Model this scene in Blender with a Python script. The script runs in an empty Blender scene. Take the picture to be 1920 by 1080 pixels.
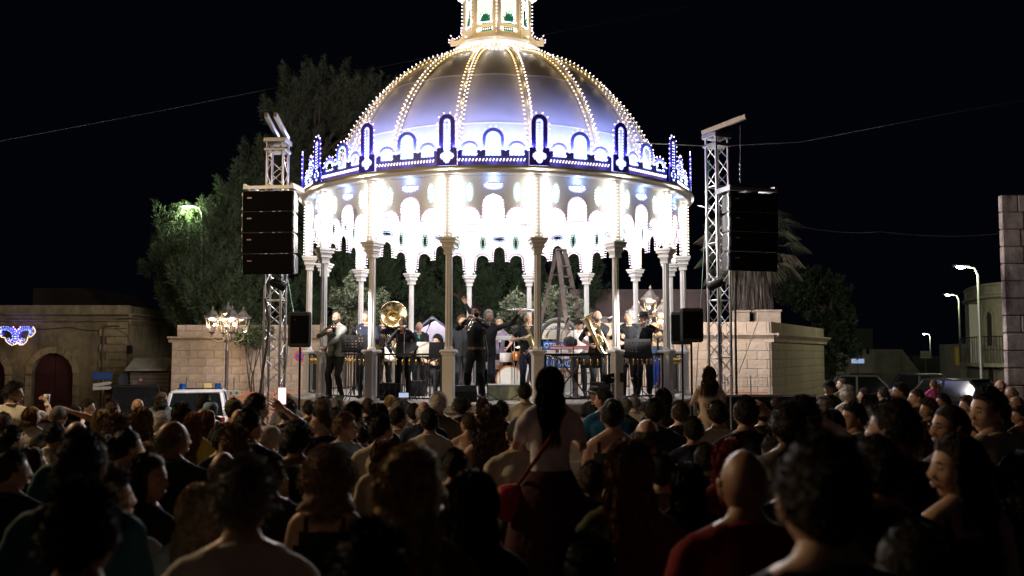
import bpy, math, random
import numpy as np
from math import sin, cos, pi, tan, atan, atan2, sqrt, radians
from mathutils import Matrix, Vector, noise, Euler

SC = bpy.context.scene
COL = SC.collection
random.seed(7)
RNG = np.random.default_rng(7)

# ------------------------------------------------------------ camera, sky, exposure
FPX = 1750.0
TH = math.atan(122 / FPX)
CAMZ = 2.1
cam = bpy.data.cameras.new('camera')
cam.lens = FPX / 1920 * 36
cam.sensor_width = 36
cam.clip_start = 0.05
cam.clip_end = 900
cam.dof.use_dof = True
cam.dof.focus_distance = 17.9
cam.dof.aperture_fstop = 2.0
camo = bpy.data.objects.new('camera', cam)
camo.location = (0, 0, CAMZ)
camo.rotation_euler = (pi / 2 + TH, 0, 0)
COL.objects.link(camo)
SC.camera = camo

w = bpy.data.worlds.new('World')
SC.world = w
w.use_nodes = True
nt = w.node_tree
bg = nt.nodes['Background']
bg.inputs['Color'].default_value = (0.14, 0.18, 0.38, 1)
bg.inputs['Strength'].default_value = 0.0055
SC.view_settings.view_transform = 'Standard'
SC.view_settings.look = 'None'
SC.view_settings.exposure = 0.0
SC.view_settings.gamma = 1.0
try:
    SC.view_settings.use_curve_mapping = False
except Exception:
    pass
cy = SC.cycles
cy.use_denoising = True
try:
    cy.denoiser = 'OPENIMAGEDENOISE'
    cy.denoising_input_passes = 'RGB_ALBEDO_NORMAL'
except Exception:
    pass
cy.max_bounces = 6
cy.diffuse_bounces = 3
cy.glossy_bounces = 3
cy.transmission_bounces = 4
cy.transparent_max_bounces = 8
cy.sample_clamp_indirect = 4.0
cy.sample_clamp_direct = 0
cy.caustics_reflective = False
cy.caustics_refractive = False
cy.use_light_tree = True


def P(px, py, Y):
    """point of the place that the photograph shows at a pixel, Y metres ahead"""
    k = (540 - py) / FPX
    z = CAMZ + Y * tan(TH + atan(k))
    dep = Y * cos(TH) + (z - CAMZ) * sin(TH)
    return Vector(((px - 960) * dep / FPX, Y, z))


def PX(px, Y, z=1.5):
    return (px - 960) * (Y * cos(TH) + (z - CAMZ) * sin(TH)) / FPX


def gz(y):
    """height of the ground, which falls a little towards the far side"""
    t = min(1, max(0, (y - 11) / 9))
    return -0.30 * t * t * (3 - 2 * t)


# ------------------------------------------------------------ materials
MATS = {}


def mat(name, col=(.5, .5, .5), rough=.6, metal=0.0, var=0.0, scale=8.0, bump=0.0, bscale=40.0, emit=None, es=0.0,
        sample=True, spec=0.5, col2=None, alpha=None, trans=0.0, sss=0.0, sheen=0.0, detail=4.0, obvar=0.0):
    if name in MATS:
        return MATS[name]
    m = bpy.data.materials.new(name)
    m.use_nodes = True
    t = m.node_tree
    b = t.nodes['Principled BSDF']
    b.inputs['Base Color'].default_value = (*col, 1)
    b.inputs['Roughness'].default_value = rough
    b.inputs['Metallic'].default_value = metal
    b.inputs['Specular IOR Level'].default_value = spec
    if trans:
        b.inputs['Transmission Weight'].default_value = trans
    if sss:
        b.inputs['Subsurface Weight'].default_value = sss
        b.inputs['Subsurface Radius'].default_value = (.02, .008, .004)
    if sheen:
        b.inputs['Sheen Weight'].default_value = sheen
    if emit is not None:
        b.inputs['Emission Color'].default_value = (*emit, 1)
        b.inputs['Emission Strength'].default_value = es
        try:
            m.cycles.emission_sampling = 'AUTO' if sample else 'NONE'
        except Exception:
            pass
    tc = None
    if var or bump or col2:
        tc = t.nodes.new('ShaderNodeTexCoord')
    cur = None
    if var or col2:
        n = t.nodes.new('ShaderNodeTexNoise')
        n.inputs['Scale'].default_value = scale
        n.inputs['Detail'].default_value = detail
        n.inputs['Roughness'].default_value = .62
        t.links.new(tc.outputs['Object'], n.inputs['Vector'])
        r = t.nodes.new('ShaderNodeMapRange')
        r.inputs['From Min'].default_value = .32
        r.inputs['From Max'].default_value = .68
        t.links.new(n.outputs['Fac'], r.inputs['Value'])
        mx = t.nodes.new('ShaderNodeMix')
        mx.data_type = 'RGBA'
        c2 = col2 if col2 else tuple(max(0, c * (1 - var)) for c in col)
        c1 = col if col2 else tuple(min(1, c * (1 + var * .6)) for c in col)
        mx.inputs['A'].default_value = (*c1, 1)
        mx.inputs['B'].default_value = (*c2, 1)
        t.links.new(r.outputs['Result'], mx.inputs['Factor'])
        cur = mx.outputs['Result']
        t.links.new(cur, b.inputs['Base Color'])
    if obvar:
        oi = t.nodes.new('ShaderNodeObjectInfo')
        r2 = t.nodes.new('ShaderNodeMapRange')
        r2.inputs['To Min'].default_value = 1 - obvar
        r2.inputs['To Max'].default_value = 1 + obvar
        t.links.new(oi.outputs['Random'], r2.inputs['Value'])
        hs = t.nodes.new('ShaderNodeHueSaturation')
        t.links.new(r2.outputs['Result'], hs.inputs['Value'])
        if cur is not None:
            t.links.new(cur, hs.inputs['Color'])
        else:
            hs.inputs['Color'].default_value = (*col, 1)
        t.links.new(hs.outputs['Color'], b.inputs['Base Color'])
    if bump:
        n2 = t.nodes.new('ShaderNodeTexNoise')
        n2.inputs['Scale'].default_value = bscale
        n2.inputs['Detail'].default_value = 5
        t.links.new(tc.outputs['Object'], n2.inputs['Vector'])
        bp = t.nodes.new('ShaderNodeBump')
        bp.inputs['Strength'].default_value = bump
        bp.inputs['Distance'].default_value = .02
        t.links.new(n2.outputs['Fac'], bp.inputs['Height'])
        t.links.new(bp.outputs['Normal'], b.inputs['Normal'])
    MATS[name] = m
    return m


def stain_mat(name, col, col2, rough=.9, scale=1.2, bump=.5, streak=True, obvar=.08):
    """weathered plaster or stone: two scales of stain, drips stretched downward"""
    m = mat(name, col, rough, var=.25, scale=scale * 6, bump=bump, bscale=30, obvar=obvar)
    t = m.node_tree
    b = t.nodes['Principled BSDF']
    src = b.inputs['Base Color'].links[0].from_socket
    tc = [n for n in t.nodes if n.type == 'TEX_COORD'][0]
    geo = t.nodes.new('ShaderNodeNewGeometry')
    mp = t.nodes.new('ShaderNodeMapping')
    mp.inputs['Scale'].default_value = (scale, scale, scale * (.35 if streak else 1))
    t.links.new(geo.outputs['Position'], mp.inputs['Vector'])
    n = t.nodes.new('ShaderNodeTexNoise')
    n.inputs['Scale'].default_value = 1.6
    n.inputs['Detail'].default_value = 8
    n.inputs['Roughness'].default_value = .65
    t.links.new(mp.outputs['Vector'], n.inputs['Vector'])
    r = t.nodes.new('ShaderNodeMapRange')
    r.inputs['From Min'].default_value = .48
    r.inputs['From Max'].default_value = .66
    t.links.new(n.outputs['Fac'], r.inputs['Value'])
    mx = t.nodes.new('ShaderNodeMix')
    mx.data_type = 'RGBA'
    mx.inputs['B'].default_value = (*col2, 1)
    t.links.new(src, mx.inputs['A'])
    t.links.new(r.outputs['Result'], mx.inputs['Factor'])
    t.links.new(mx.outputs['Result'], b.inputs['Base Color'])
    return m


def pane_mat(name):
    m = bpy.data.materials.new(name)
    m.use_nodes = True
    t = m.node_tree
    t.nodes.clear()
    o = t.nodes.new('ShaderNodeOutputMaterial')
    a = t.nodes.new('ShaderNodeBsdfTransparent')
    g = t.nodes.new('ShaderNodeBsdfGlossy')
    g.inputs['Roughness'].default_value = .08
    x = t.nodes.new('ShaderNodeMixShader')
    x.inputs[0].default_value = .12
    t.links.new(a.outputs[0], x.inputs[1])
    t.links.new(g.outputs[0], x.inputs[2])
    t.links.new(x.outputs[0], o.inputs['Surface'])
    return m


def bulbmat(name, col, s):
    return mat(name, (.8, .8, .8), .3, emit=col, es=s, sample=False)


# ------------------------------------------------------------ mesh building
class MB:
    def __init__(self):
        self.v = []
        self.f = []
        self.m = []
        self.s = []

    def add(self, vs, fs, mi=0, smooth=False):
        o = len(self.v)
        self.v.extend([tuple(x) for x in vs])
        self.f.extend([tuple(i + o for i in f) for f in fs])
        self.m.extend([mi] * len(fs))
        self.s.extend([smooth] * len(fs))
        return self

    def box(self, c, s, mi=0, rot=None, bev=0.0):
        x, y, z = s[0] / 2, s[1] / 2, s[2] / 2
        if bev <= 0:
            vs = [(-x, -y, -z), (x, -y, -z), (x, y, -z), (-x, y, -z), (-x, -y, z), (x, -y, z), (x, y, z), (-x, y, z)]
            fs = [(0, 3, 2, 1), (4, 5, 6, 7), (0, 1, 5, 4), (1, 2, 6, 5), (2, 3, 7, 6), (3, 0, 4, 7)]
        else:
            b = min(bev, x * .9, y * .9, z * .9)
            vs = []
            for zz, d in ((-z, b), (-z + b, 0), (z - b, 0), (z, b)):
                X, Y = x - d, y - d
                e = b if d == 0 else b * .5
                vs += [(-X + e, -Y, zz), (X - e, -Y, zz), (X, -Y + e, zz), (X, Y - e, zz), (X - e, Y, zz), (-X + e, Y, zz), (-X, Y - e, zz), (-X, -Y + e, zz)]
            fs = [tuple(range(7, -1, -1)), tuple(range(24, 32))]
            for r in range(3):
                for i in range(8):
                    j = (i + 1) % 8
                    fs.append((r * 8 + i, r * 8 + j, r * 8 + 8 + j, r * 8 + 8 + i))
        M = Matrix.Translation(c) @ (rot.to_4x4() if rot is not None else Matrix.Identity(4))
        return self.add([M @ Vector(p) for p in vs], fs, mi)

    def rings(self, rings, mi=0, smooth=True, cap=True, closed=False):
        n = len(rings[0])
        vs = [p for r in rings for p in r]
        fs = []
        R = len(rings)
        for r in range(R if closed else R - 1):
            r2 = (r + 1) % R
            for i in range(n):
                j = (i + 1) % n
                fs.append((r * n + i, r * n + j, r2 * n + j, r2 * n + i))
        self.add(vs, fs, mi, smooth)
        if cap and not closed:
            self.add(rings[0], [tuple(range(n - 1, -1, -1))], mi, False)
            self.add(rings[-1], [tuple(range(n))], mi, False)
        return self

    def tube(self, pts, rad, n=8, mi=0, smooth=True, cap=True, closed=False):
        pts = [Vector(p) for p in pts]
        if not hasattr(rad, '__len__'):
            rad = [rad] * len(pts)
        rings = []
        up = None
        N = len(pts)
        for i, p in enumerate(pts):
            a = pts[i - 1] if (i > 0 or closed) else p
            b = pts[(i + 1) % N] if (i < N - 1 or closed) else p
            t = (b - a)
            if t.length < 1e-9:
                t = Vector((0, 0, 1))
            t.normalize()
            if up is None:
                up = Vector((0, 0, 1)) if abs(t.z) < .9 else Vector((1, 0, 0))
            x = t.cross(up)
            if x.length < 1e-6:
                x = t.orthogonal()
            x.normalize()
            y = t.cross(x).normalized()
            up = -y if False else x.cross(t)
            r = rad[i]
            rings.append([p + (x * cos(2 * pi * k / n) + (t.cross(x)) * sin(2 * pi * k / n)) * r for k in range(n)])
        return self.rings(rings, mi, smooth, cap, closed)

    def cyl(self, a, b, r, n=8, mi=0, r2=None, smooth=True):
        return self.tube([a, b], [r, r if r2 is None else r2], n, mi, smooth)

    def ell(self, c, s, mi=0, nu=12, nv=8, rot=None, smooth=True):
        rings = []
        R = rot if rot is not None else Matrix.Identity(3)
        c = Vector(c)
        for j in range(nv + 1):
            ph = -pi / 2 + pi * (j + .02 * (j == 0) - .02 * (j == nv)) / nv
            rings.append([c + R @ Vector((s[0] * cos(ph) * cos(2 * pi * i / nu), s[1] * cos(ph) * sin(2 * pi * i / nu), s[2] * sin(ph))) for i in range(nu)])
        return self.rings(rings, mi, smooth)

    def lathe(self, prof, n=24, mi=0, c=(0, 0, 0), axis=None, smooth=True, cap=True):
        """prof: (radius, height) list about z (or a rotation matrix axis)"""
        c = Vector(c)
        R = axis if axis is not None else Matrix.Identity(3)
        rings = [[c + R @ Vector((r * cos(2 * pi * i / n), r * sin(2 * pi * i / n), z)) for i in range(n)] for r, z in prof]
        return self.rings(rings, mi, smooth, cap)

    def quad(self, a, b, c, d, mi=0):
        return self.add([a, b, c, d], [(0, 1, 2, 3)], mi)

    def slab(self, a, b, w, t, mi=0, up=(0, 0, 1)):
        """a bar of width w (sideways) and thickness t between two points"""
        a, b = Vector(a), Vector(b)
        d = b - a
        L = d.length
        d.normalize()
        x = d.cross(Vector(up))
        if x.length < 1e-5:
            x = d.cross(Vector((0, 1, 0)))
        x.normalize()
        y = x.cross(d)
        R = Matrix((x, d, y)).transposed()
        return self.box((a + b) / 2, (w, L, t), mi, R)

    def mesh(self, name, mats):
        me = bpy.data.meshes.new(name)
        me.from_pydata(self.v, [], self.f)
        for m in mats:
            me.materials.append(m)
        me.polygons.foreach_set('material_index', self.m)
        me.polygons.foreach_set('use_smooth', self.s)
        me.update()
        return me


def props(o, label=None, cat=None, group=None, kind=None):
    if label:
        o['label'] = label
    if cat:
        o['category'] = cat
    if group:
        o['group'] = group
    if kind:
        o['kind'] = kind
    return o


def put(name, me, parent=None, M=None, **k):
    o = bpy.data.objects.new(name, me)
    COL.objects.link(o)
    if parent is not None:
        o.parent = parent
    if M is not None:
        o.matrix_local = M
    return props(o, **k)


def empty(name, loc=(0, 0, 0), rz=0, **k):
    o = bpy.data.objects.new(name, None)
    o.location = loc
    o.rotation_euler = (0, 0, rz)
    COL.objects.link(o)
    return props(o, **k)


def T(x, y, z, rz=0):
    return Matrix.Translation((x, y, z)) @ Matrix.Rotation(rz, 4, 'Z')


def copy_tree(src, **k):
    r = src.copy()
    COL.objects.link(r)

    def rec(s, d):
        for ch in s.children:
            c = ch.copy()
            COL.objects.link(c)
            c.parent = d
            rec(ch, c)
    rec(src, r)
    return props(r, **k)


def cutout(name, outer, holes, thick, mats):
    """flat board with real holes, face in the local xy plane, thickness along z"""
    cu = bpy.data.curves.new(name, 'CURVE')
    cu.dimensions = '2D'
    cu.fill_mode = 'BOTH'
    cu.extrude = thick / 2
    for loop in [outer] + holes:
        sp = cu.splines.new('POLY')
        sp.points.add(len(loop) - 1)
        for i, p in enumerate(loop):
            sp.points[i].co = (p[0], p[1], 0, 1)
        sp.use_cyclic_u = True
    ob = bpy.data.objects.new(name, cu)
    me = bpy.data.meshes.new_from_object(ob)
    bpy.data.objects.remove(ob)
    me.materials.clear()
    for m in mats:
        me.materials.append(m)
    return me


def text_mesh(name, s, size, m, depth=.002, align='CENTER'):
    cu = bpy.data.curves.new(name, 'FONT')
    cu.body = s
    cu.size = size
    cu.extrude = depth
    cu.align_x = align
    cu.resolution_u = 2
    ob = bpy.data.objects.new(name, cu)
    me = bpy.data.meshes.new_from_object(ob)
    bpy.data.objects.remove(ob)
    me.materials.clear()
    me.materials.append(m)
    return me


def join_mesh(name, parts, mats):
    """parts: (mesh, matrix, material index)"""
    mb = MB()
    for me, M, mi in parts:
        mb.add([M @ v.co for v in me.vertices], [tuple(p.vertices) for p in me.polygons], mi)
    return mb.mesh(name, mats)


def bulbs(name, pts, mats, L=.045, r=.012, sock=.018):
    """small pointed lamps: pts = (position, direction, index of glow material); socket uses the last material"""
    mb = MB()
    for p, d, mi in pts:
        p = Vector(p)
        d = Vector(d).normalized()
        x = d.orthogonal().normalized()
        y = d.cross(x)
        n = 5

        def ring(t, rr):
            return [p + d * t + (x * cos(2 * pi * k / n) + y * sin(2 * pi * k / n)) * rr for k in range(n)]
        mb.rings([ring(0, r * .7), ring(sock, r * .7)], len(mats) - 1, False)
        mb.rings([ring(sock, r * .6), ring(sock + (L - sock) * .45, r), ring(L, r * .25)], mi, True)
    return mb.mesh(name, mats)


def outline_pts(loop, step, closed=True, inward=None):
    """walk a 2D loop, giving (x, y, nx, ny) at even steps; normal to the right of travel"""
    P_ = [Vector((a, b)) for a, b in loop]
    if closed:
        P_.append(P_[0])
    seg = [(P_[i + 1] - P_[i]).length for i in range(len(P_) - 1)]
    tot = sum(seg)
    n = max(3, int(round(tot / step)))
    out = []
    for k in range(n):
        s = (k + .5) * tot / n
        i = 0
        while i < len(seg) - 1 and s > seg[i]:
            s -= seg[i]
            i += 1
        d = (P_[i + 1] - P_[i]).normalized()
        p = P_[i] + d * s
        out.append((p.x, p.y, d.y, -d.x))
    return out


def area_sign(loop):
    return sum(loop[i - 1][0] * loop[i][1] - loop[i][0] * loop[i - 1][1] for i in range(len(loop)))


def arch_loop(cx, hw, zb, zs, n=12):
    """round-headed opening, counter-clockwise from bottom left"""
    return [(cx - hw, zb), (cx + hw, zb)] + [(cx + hw * cos(pi * i / n), zs + hw * sin(pi * i / n)) for i in range(n + 1)]


def ell_loop(cx, cz, a, b, n=20):
    return [(cx + a * cos(2 * pi * i / n), cz + b * sin(2 * pi * i / n)) for i in range(n)]


def lamp(name, kind, loc, col, power, parent=None, size=.1, rot=None, **k):
    l = bpy.data.lights.new(name, kind)
    l.color = col
    l.energy = power
    if kind == 'AREA':
        l.shape = 'RECTANGLE'
        l.size, l.size_y = size if hasattr(size, '__len__') else (size, size)
    else:
        l.shadow_soft_size = size
    if kind == 'SPOT':
        l.spot_size = k.get('spot', 1.2)
        l.spot_blend = .6
    o = bpy.data.objects.new(name, l)
    COL.objects.link(o)
    o.parent = parent
    o.matrix_local = Matrix.Translation(loc) @ (rot.to_4x4() if rot is not None else Matrix.Identity(4))
    return o
# ------------------------------------------------------------ ground
M_ground = mat('paving_stone', (.16, .14, .12), .8, var=.35, scale=3, bump=.6, bscale=18)


def build_ground():
    mb = MB()
    ys = [-60, -20, 0, 8, 11, 12, 13, 14, 15, 16, 17, 18, 19, 20, 24, 40, 120, 500]
    xs = [-300, -60, -20, 0, 20, 60, 300]
    vs = [(x, y, gz(y)) for y in ys for x in xs]
    fs = []
    for j in range(len(ys) - 1):
        for i in range(len(xs) - 1):
            a = j * len(xs) + i
            fs.append((a, a + 1, a + 1 + len(xs), a + len(xs)))
    mb.add(vs, fs)
    put('ground', mb.mesh('ground', [M_ground]), kind='structure')
    # flagstones of the square where the crowd leaves it open
    slab = MB()
    slab.box((0, 0, 0), (.78, .48, .02), 0, bev=.006).mesh
    me = slab.mesh('flagstone', [mat('flagstone', (.2, .17, .14), .75, var=.3, scale=5, bump=.4, obvar=.25)])
    root = empty('flagstone_paving', (0, 0, 0), kind='structure')
    for j in range(8):
        for i in range(14):
            y = 15.0 + j * .5
            x = -14.2 + i * .8 + (j % 2) * .4
            put('flagstone', me, root, T(x, y, gz(y) + .013))


build_ground()

# ------------------------------------------------------------ bandstand
CX, CY, BR = -.35, 21.5, 4.23
FLOOR = 1.18
M_white = mat('white_paint', (.74, .72, .70), .45, var=.08, scale=3, bump=.08)
M_panel = mat('white_board', (.66, .66, .66), .55, var=.06, scale=2)
M_stonebase = stain_mat('base_stone', (.42, .38, .34), (.3, .26, .22), scale=1.5, bump=.4)
M_gold = mat('gold_paint', (.42, .38, .24), .5, metal=.2, var=.1)
M_indigo = mat('indigo_board', (.07, .05, .62), .5, var=.2)
M_teal = mat('slate_board', (.08, .08, .34), .5, var=.2)
M_iron = mat('black_iron', (.012, .012, .014), .45, spec=.5)
M_brass = mat('brass', (.72, .5, .17), .25, metal=1.0)
M_floor = mat('stage_floor', (.42, .39, .36), .7, var=.2, scale=3, bump=.2)
B_white = bulbmat('glow_white', (1.0, .95, .90), 2.6)
B_cool = bulbmat('glow_cool', (.82, .90, 1.0), 2.4)
B_gold = bulbmat('glow_gold', (1.0, .66, .18), 2.4)
B_pink = bulbmat('glow_pink', (1.0, .80, 1.0), 2.6)
B_blue = bulbmat('glow_blue', (.25, .45, 1.0), 3)
B_amber = bulbmat('glow_amber', (1.0, .62, .25), 3)
S_purple = mat('glowing_socket_purple', (.25, .02, .2), .4, emit=(.7, .06, .55), es=.7, sample=False)  # sockets are no lamps; their coloured glow is added emission
S_blue = mat('glowing_socket_blue', (.02, .08, .7), .4, emit=(.02, .12, 1), es=1.3, sample=False)
S_green = mat('glowing_socket_green', (.0, .25, .14), .4, emit=(.0, .45, .28), es=1.1, sample=False)
S_gold = mat('socket_gold', (.5, .3, .05), .4)

BS = empty('bandstand', (CX, CY, 0), label='round white bandstand with a glowing dome and strings of festival bulbs on the square', cat='bandstand')


def bay(a, r, z=0):
    """frame with x tangential, y up, z outward at angle a (0 = towards the crowd)"""
    d = Vector((sin(a), -cos(a), 0))
    t = Vector((cos(a), sin(a), 0))
    M = Matrix((t, Vector((0, 0, 1)), d)).transposed().to_4x4()
    M.translation = d * r + Vector((0, 0, z))
    return M


STEP = 2 * pi / 16


def ringpoly(r, off=.5):
    return [Vector((sin((k + off) * STEP) * r, -cos((k + off) * STEP) * r, 0)) for k in range(16)]


def build_base():
    # platform: stone drum with a moulded edge, in sixteen faces
    mb = MB()
    prof = [(BR + .42, -.32), (BR + .42, .1), (BR + .36, .14), (BR + .36, FLOOR - .2), (BR + .44, FLOOR - .15), (BR + .44, FLOOR - .03), (BR + .42, FLOOR - .0)]
    rings = [[p + Vector((0, 0, z)) for p in ringpoly(r)] for r, z in prof]
    mb.rings(rings, 0, False, cap=False)
    put('platform', mb.mesh('platform', [M_stonebase]), BS)
    mb = MB()
    mb.add([p + Vector((0, 0, FLOOR)) for p in ringpoly(BR + .42)], [tuple(range(16))])
    put('stage_floor', mb.mesh('stage_floor', [M_floor]), BS)


def build_column_meshes():
    # fluted shaft, 16 grooves
    n = 32
    prof = [(.082, 2.165), (.082, 2.2), (.069, 2.22), (.067, 3.0), (.063, 3.93), (.063, 3.945)]
    rings = []
    for i, (r, z) in enumerate(prof):
        fl = .84 if 2 <= i <= 4 else 1
        rings.append([(r * (fl if k % 4 in (0, 1) else 1) * cos(2 * pi * k / n), r * (fl if k % 4 in (0, 1) else 1) * sin(2 * pi * k / n), z) for k in range(n)])
    shaft = MB().rings(rings, 0, False).mesh('column_shaft', [M_white])
    p = MB()
    p.box((0, 0, (1.18 + 2.05) / 2 + .03), (.20, .20, .84), 0, bev=.012)
    p.box((0, 0, 1.235), (.24, .24, .11), 0, bev=.012)
    p.box((0, 0, 2.085), (.24, .24, .045), 0, bev=.008)
    p.box((0, 0, 2.13), (.29, .29, .045), 0, bev=.008)
    p.box((0, 0, 2.158), (.25, .25, .014), 0)
    ped = p.mesh('column_pedestal', [M_white])
    c = MB()
    for (z0, z1, w0, w1) in ((3.94, 3.99, .17, .17), (3.99, 4.06, .15, .2), (4.06, 4.10, .24, .24), (4.10, 4.15, .21, .26), (4.15, 4.20, .30, .30), (4.203, 4.245, .34, .34)):
        vs = []
        for z, ww in ((z0, w0), (z1 - .002, w1)):
            vs += [(-ww / 2, -ww / 2, z), (ww / 2, -ww / 2, z), (ww / 2, ww / 2, z), (-ww / 2, ww / 2, z)]
        c.add(vs, [(0, 3, 2, 1), (4, 5, 6, 7), (0, 1, 5, 4), (1, 2, 6, 5), (2, 3, 7, 6), (3, 0, 4, 7)])
    cap = c.mesh('column_capital', [M_white])
    return shaft, ped, cap


def build_columns():
    shaft, ped, cap = build_column_meshes()
    # square pilaster over the capital, studded with bulbs on its outer face and edges
    pw = .17
    pm = MB()
    pm.box((0, (4.245 + 5.43) / 2, 0), (pw, 5.43 - 4.245, .12), 0, bev=.01)
    pil = pm.mesh('pilaster', [M_white])
    pts = []
    z = 4.30
    while z < 5.40:
        for u, mi in ((-.075, 1), (-.04, 0), (.035, 0)):
            pts.append(((u, z, .06), (0, -.25, 1), mi))
        for s in (-1, 1):
            pts.append(((s * pw / 2, z + .02, .03), (s, 0, .25), 2))
        z += .066
    pb = bulbs('pilaster_bulbs', pts, [B_white, B_gold, B_pink, S_gold], L=.04, r=.011)
    brace = MB().slab((0, 4.72, -.08), (0, 5.38, -.62), .06, .05, 0, up=(1, 0, 0)).mesh('brace', [M_white])
    for k in range(16):
        a = (k + .5) * STEP
        M = T(sin(a) * BR, -cos(a) * BR, 0, a)
        c = put('column', shaft, BS, M)
        put('pedestal', ped, c)
        put('capital', cap, c)
        p = put('pilaster', pil, BS, bay(a, BR + .045))
        put('light_bulbs', pb, p, kind='stuff')
        put('brace', brace, BS, bay(a, BR))


def build_arch_panels():
    hb = BR * sin(STEP / 2)
    z0, z1 = 4.25, 5.44
    uo = .69
    # lower outline: from the left capital up through three lobes to the right capital
    def lobe(cx, hw, zs, n=10):
        return [(cx - hw * cos(pi * i / n), zs + hw * sin(pi * i / n)) for i in range(n + 1)]
    under = [(-hb + .06, z0), (-.755, z0), (-.735, z0 + .06), (-.70, z0 + .10)]
    under += lobe(-.462, .228, 4.62)[0:]
    under += [(-.222, 4.60)]
    under += lobe(0, .205, 4.875)
    under += [(.222, 4.60)]
    under += lobe(.462, .228, 4.62)
    under += [(.70, z0 + .10), (.735, z0 + .06), (.755, z0), (hb - .06, z0)]
    outer = under + [(hb - .02, z1), (-hb + .02, z1)]
    e_h = ell_loop(0, 5.235, .19, .082)
    e_l = ell_loop(-.455, 5.12, .088, .205)
    e_r = ell_loop(.455, 5.12, .088, .205)
    me = cutout('arch_panel', outer, [e_h, e_l, e_r], .035, [M_panel])
    # lamps on both faces of each edge, pointing into the openings
    pts = []
    for (x, y, nx, ny) in outline_pts(under[2:-2], .062, closed=False):
        for zz in (-.012, .014):
            pts.append(((x, y, zz), (nx, ny, .3 if zz > 0 else -.3), 0 if zz > 0 else 1))
    b1 = bulbs('arch_bulbs', pts, [B_white, B_pink, S_purple], L=.062, r=.0105, sock=.030)
    pts = []
    for loop in (e_l, e_r):
        for (x, y, nx, ny) in outline_pts(loop, .06):
            pts.append(((x, y, 0), (-nx, -ny, .1), 0))
    b2 = bulbs('oval_bulbs', pts, [B_cool, S_green], L=.048, r=.0125, sock=.034)
    pts = []
    for (x, y, nx, ny) in outline_pts(e_h, .06):
        pts.append(((x, y, 0), (-nx, -ny, .1), 0))
    b3 = bulbs('oval_bulbs_blue', pts, [B_cool, S_blue], L=.044, r=.0125, sock=.030)
    for k in range(16):
        a = k * STEP
        p = put('arch_panel', me, BS, bay(a, BR * cos(STEP / 2)))
        put('light_bulbs', b1, p, kind='stuff')
        put('light_bulbs', b2, p, kind='stuff')
        put('light_bulbs', b3, p, kind='stuff')


def build_cornice():
    mb = MB()
    prof = [(BR - .18, 5.44), (BR + .10, 5.44), (BR + .16, 5.46), (BR + .16, 5.48), (BR + .25, 5.50), (BR + .27, 5.53), (BR + .27, 5.56), (BR + .2, 5.575), (BR - .56, 5.58), (BR - .56, 5.45)]
    n = 64
    rings = [[(r * sin(2 * pi * i / n), -r * cos(2 * pi * i / n), z) for i in range(n)] for r, z in prof]
    mb.rings(rings, 0, True, closed=True)
    me = mb.mesh('cornice', [M_gold, M_white])
    for p in me.polygons:
        j = p.index // n
        p.material_index = 1 if j in (0, 1, 2, 3, 7, 8, 9) else 0
    put('cornice', me, BS)
    # ring beam inside, at the top of the arches
    mb = MB()
    prof = [(BR - .2, 5.30), (BR - .13, 5.30), (BR - .13, 5.43), (BR - .2, 5.43)]
    rings = [[p + Vector((0, 0, z)) for p in ringpoly(r)] for r, z in prof]
    mb.rings(rings, 0, False, closed=True)
    put('ring_beam', mb.mesh('ring_beam', [M_white]), BS)


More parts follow.
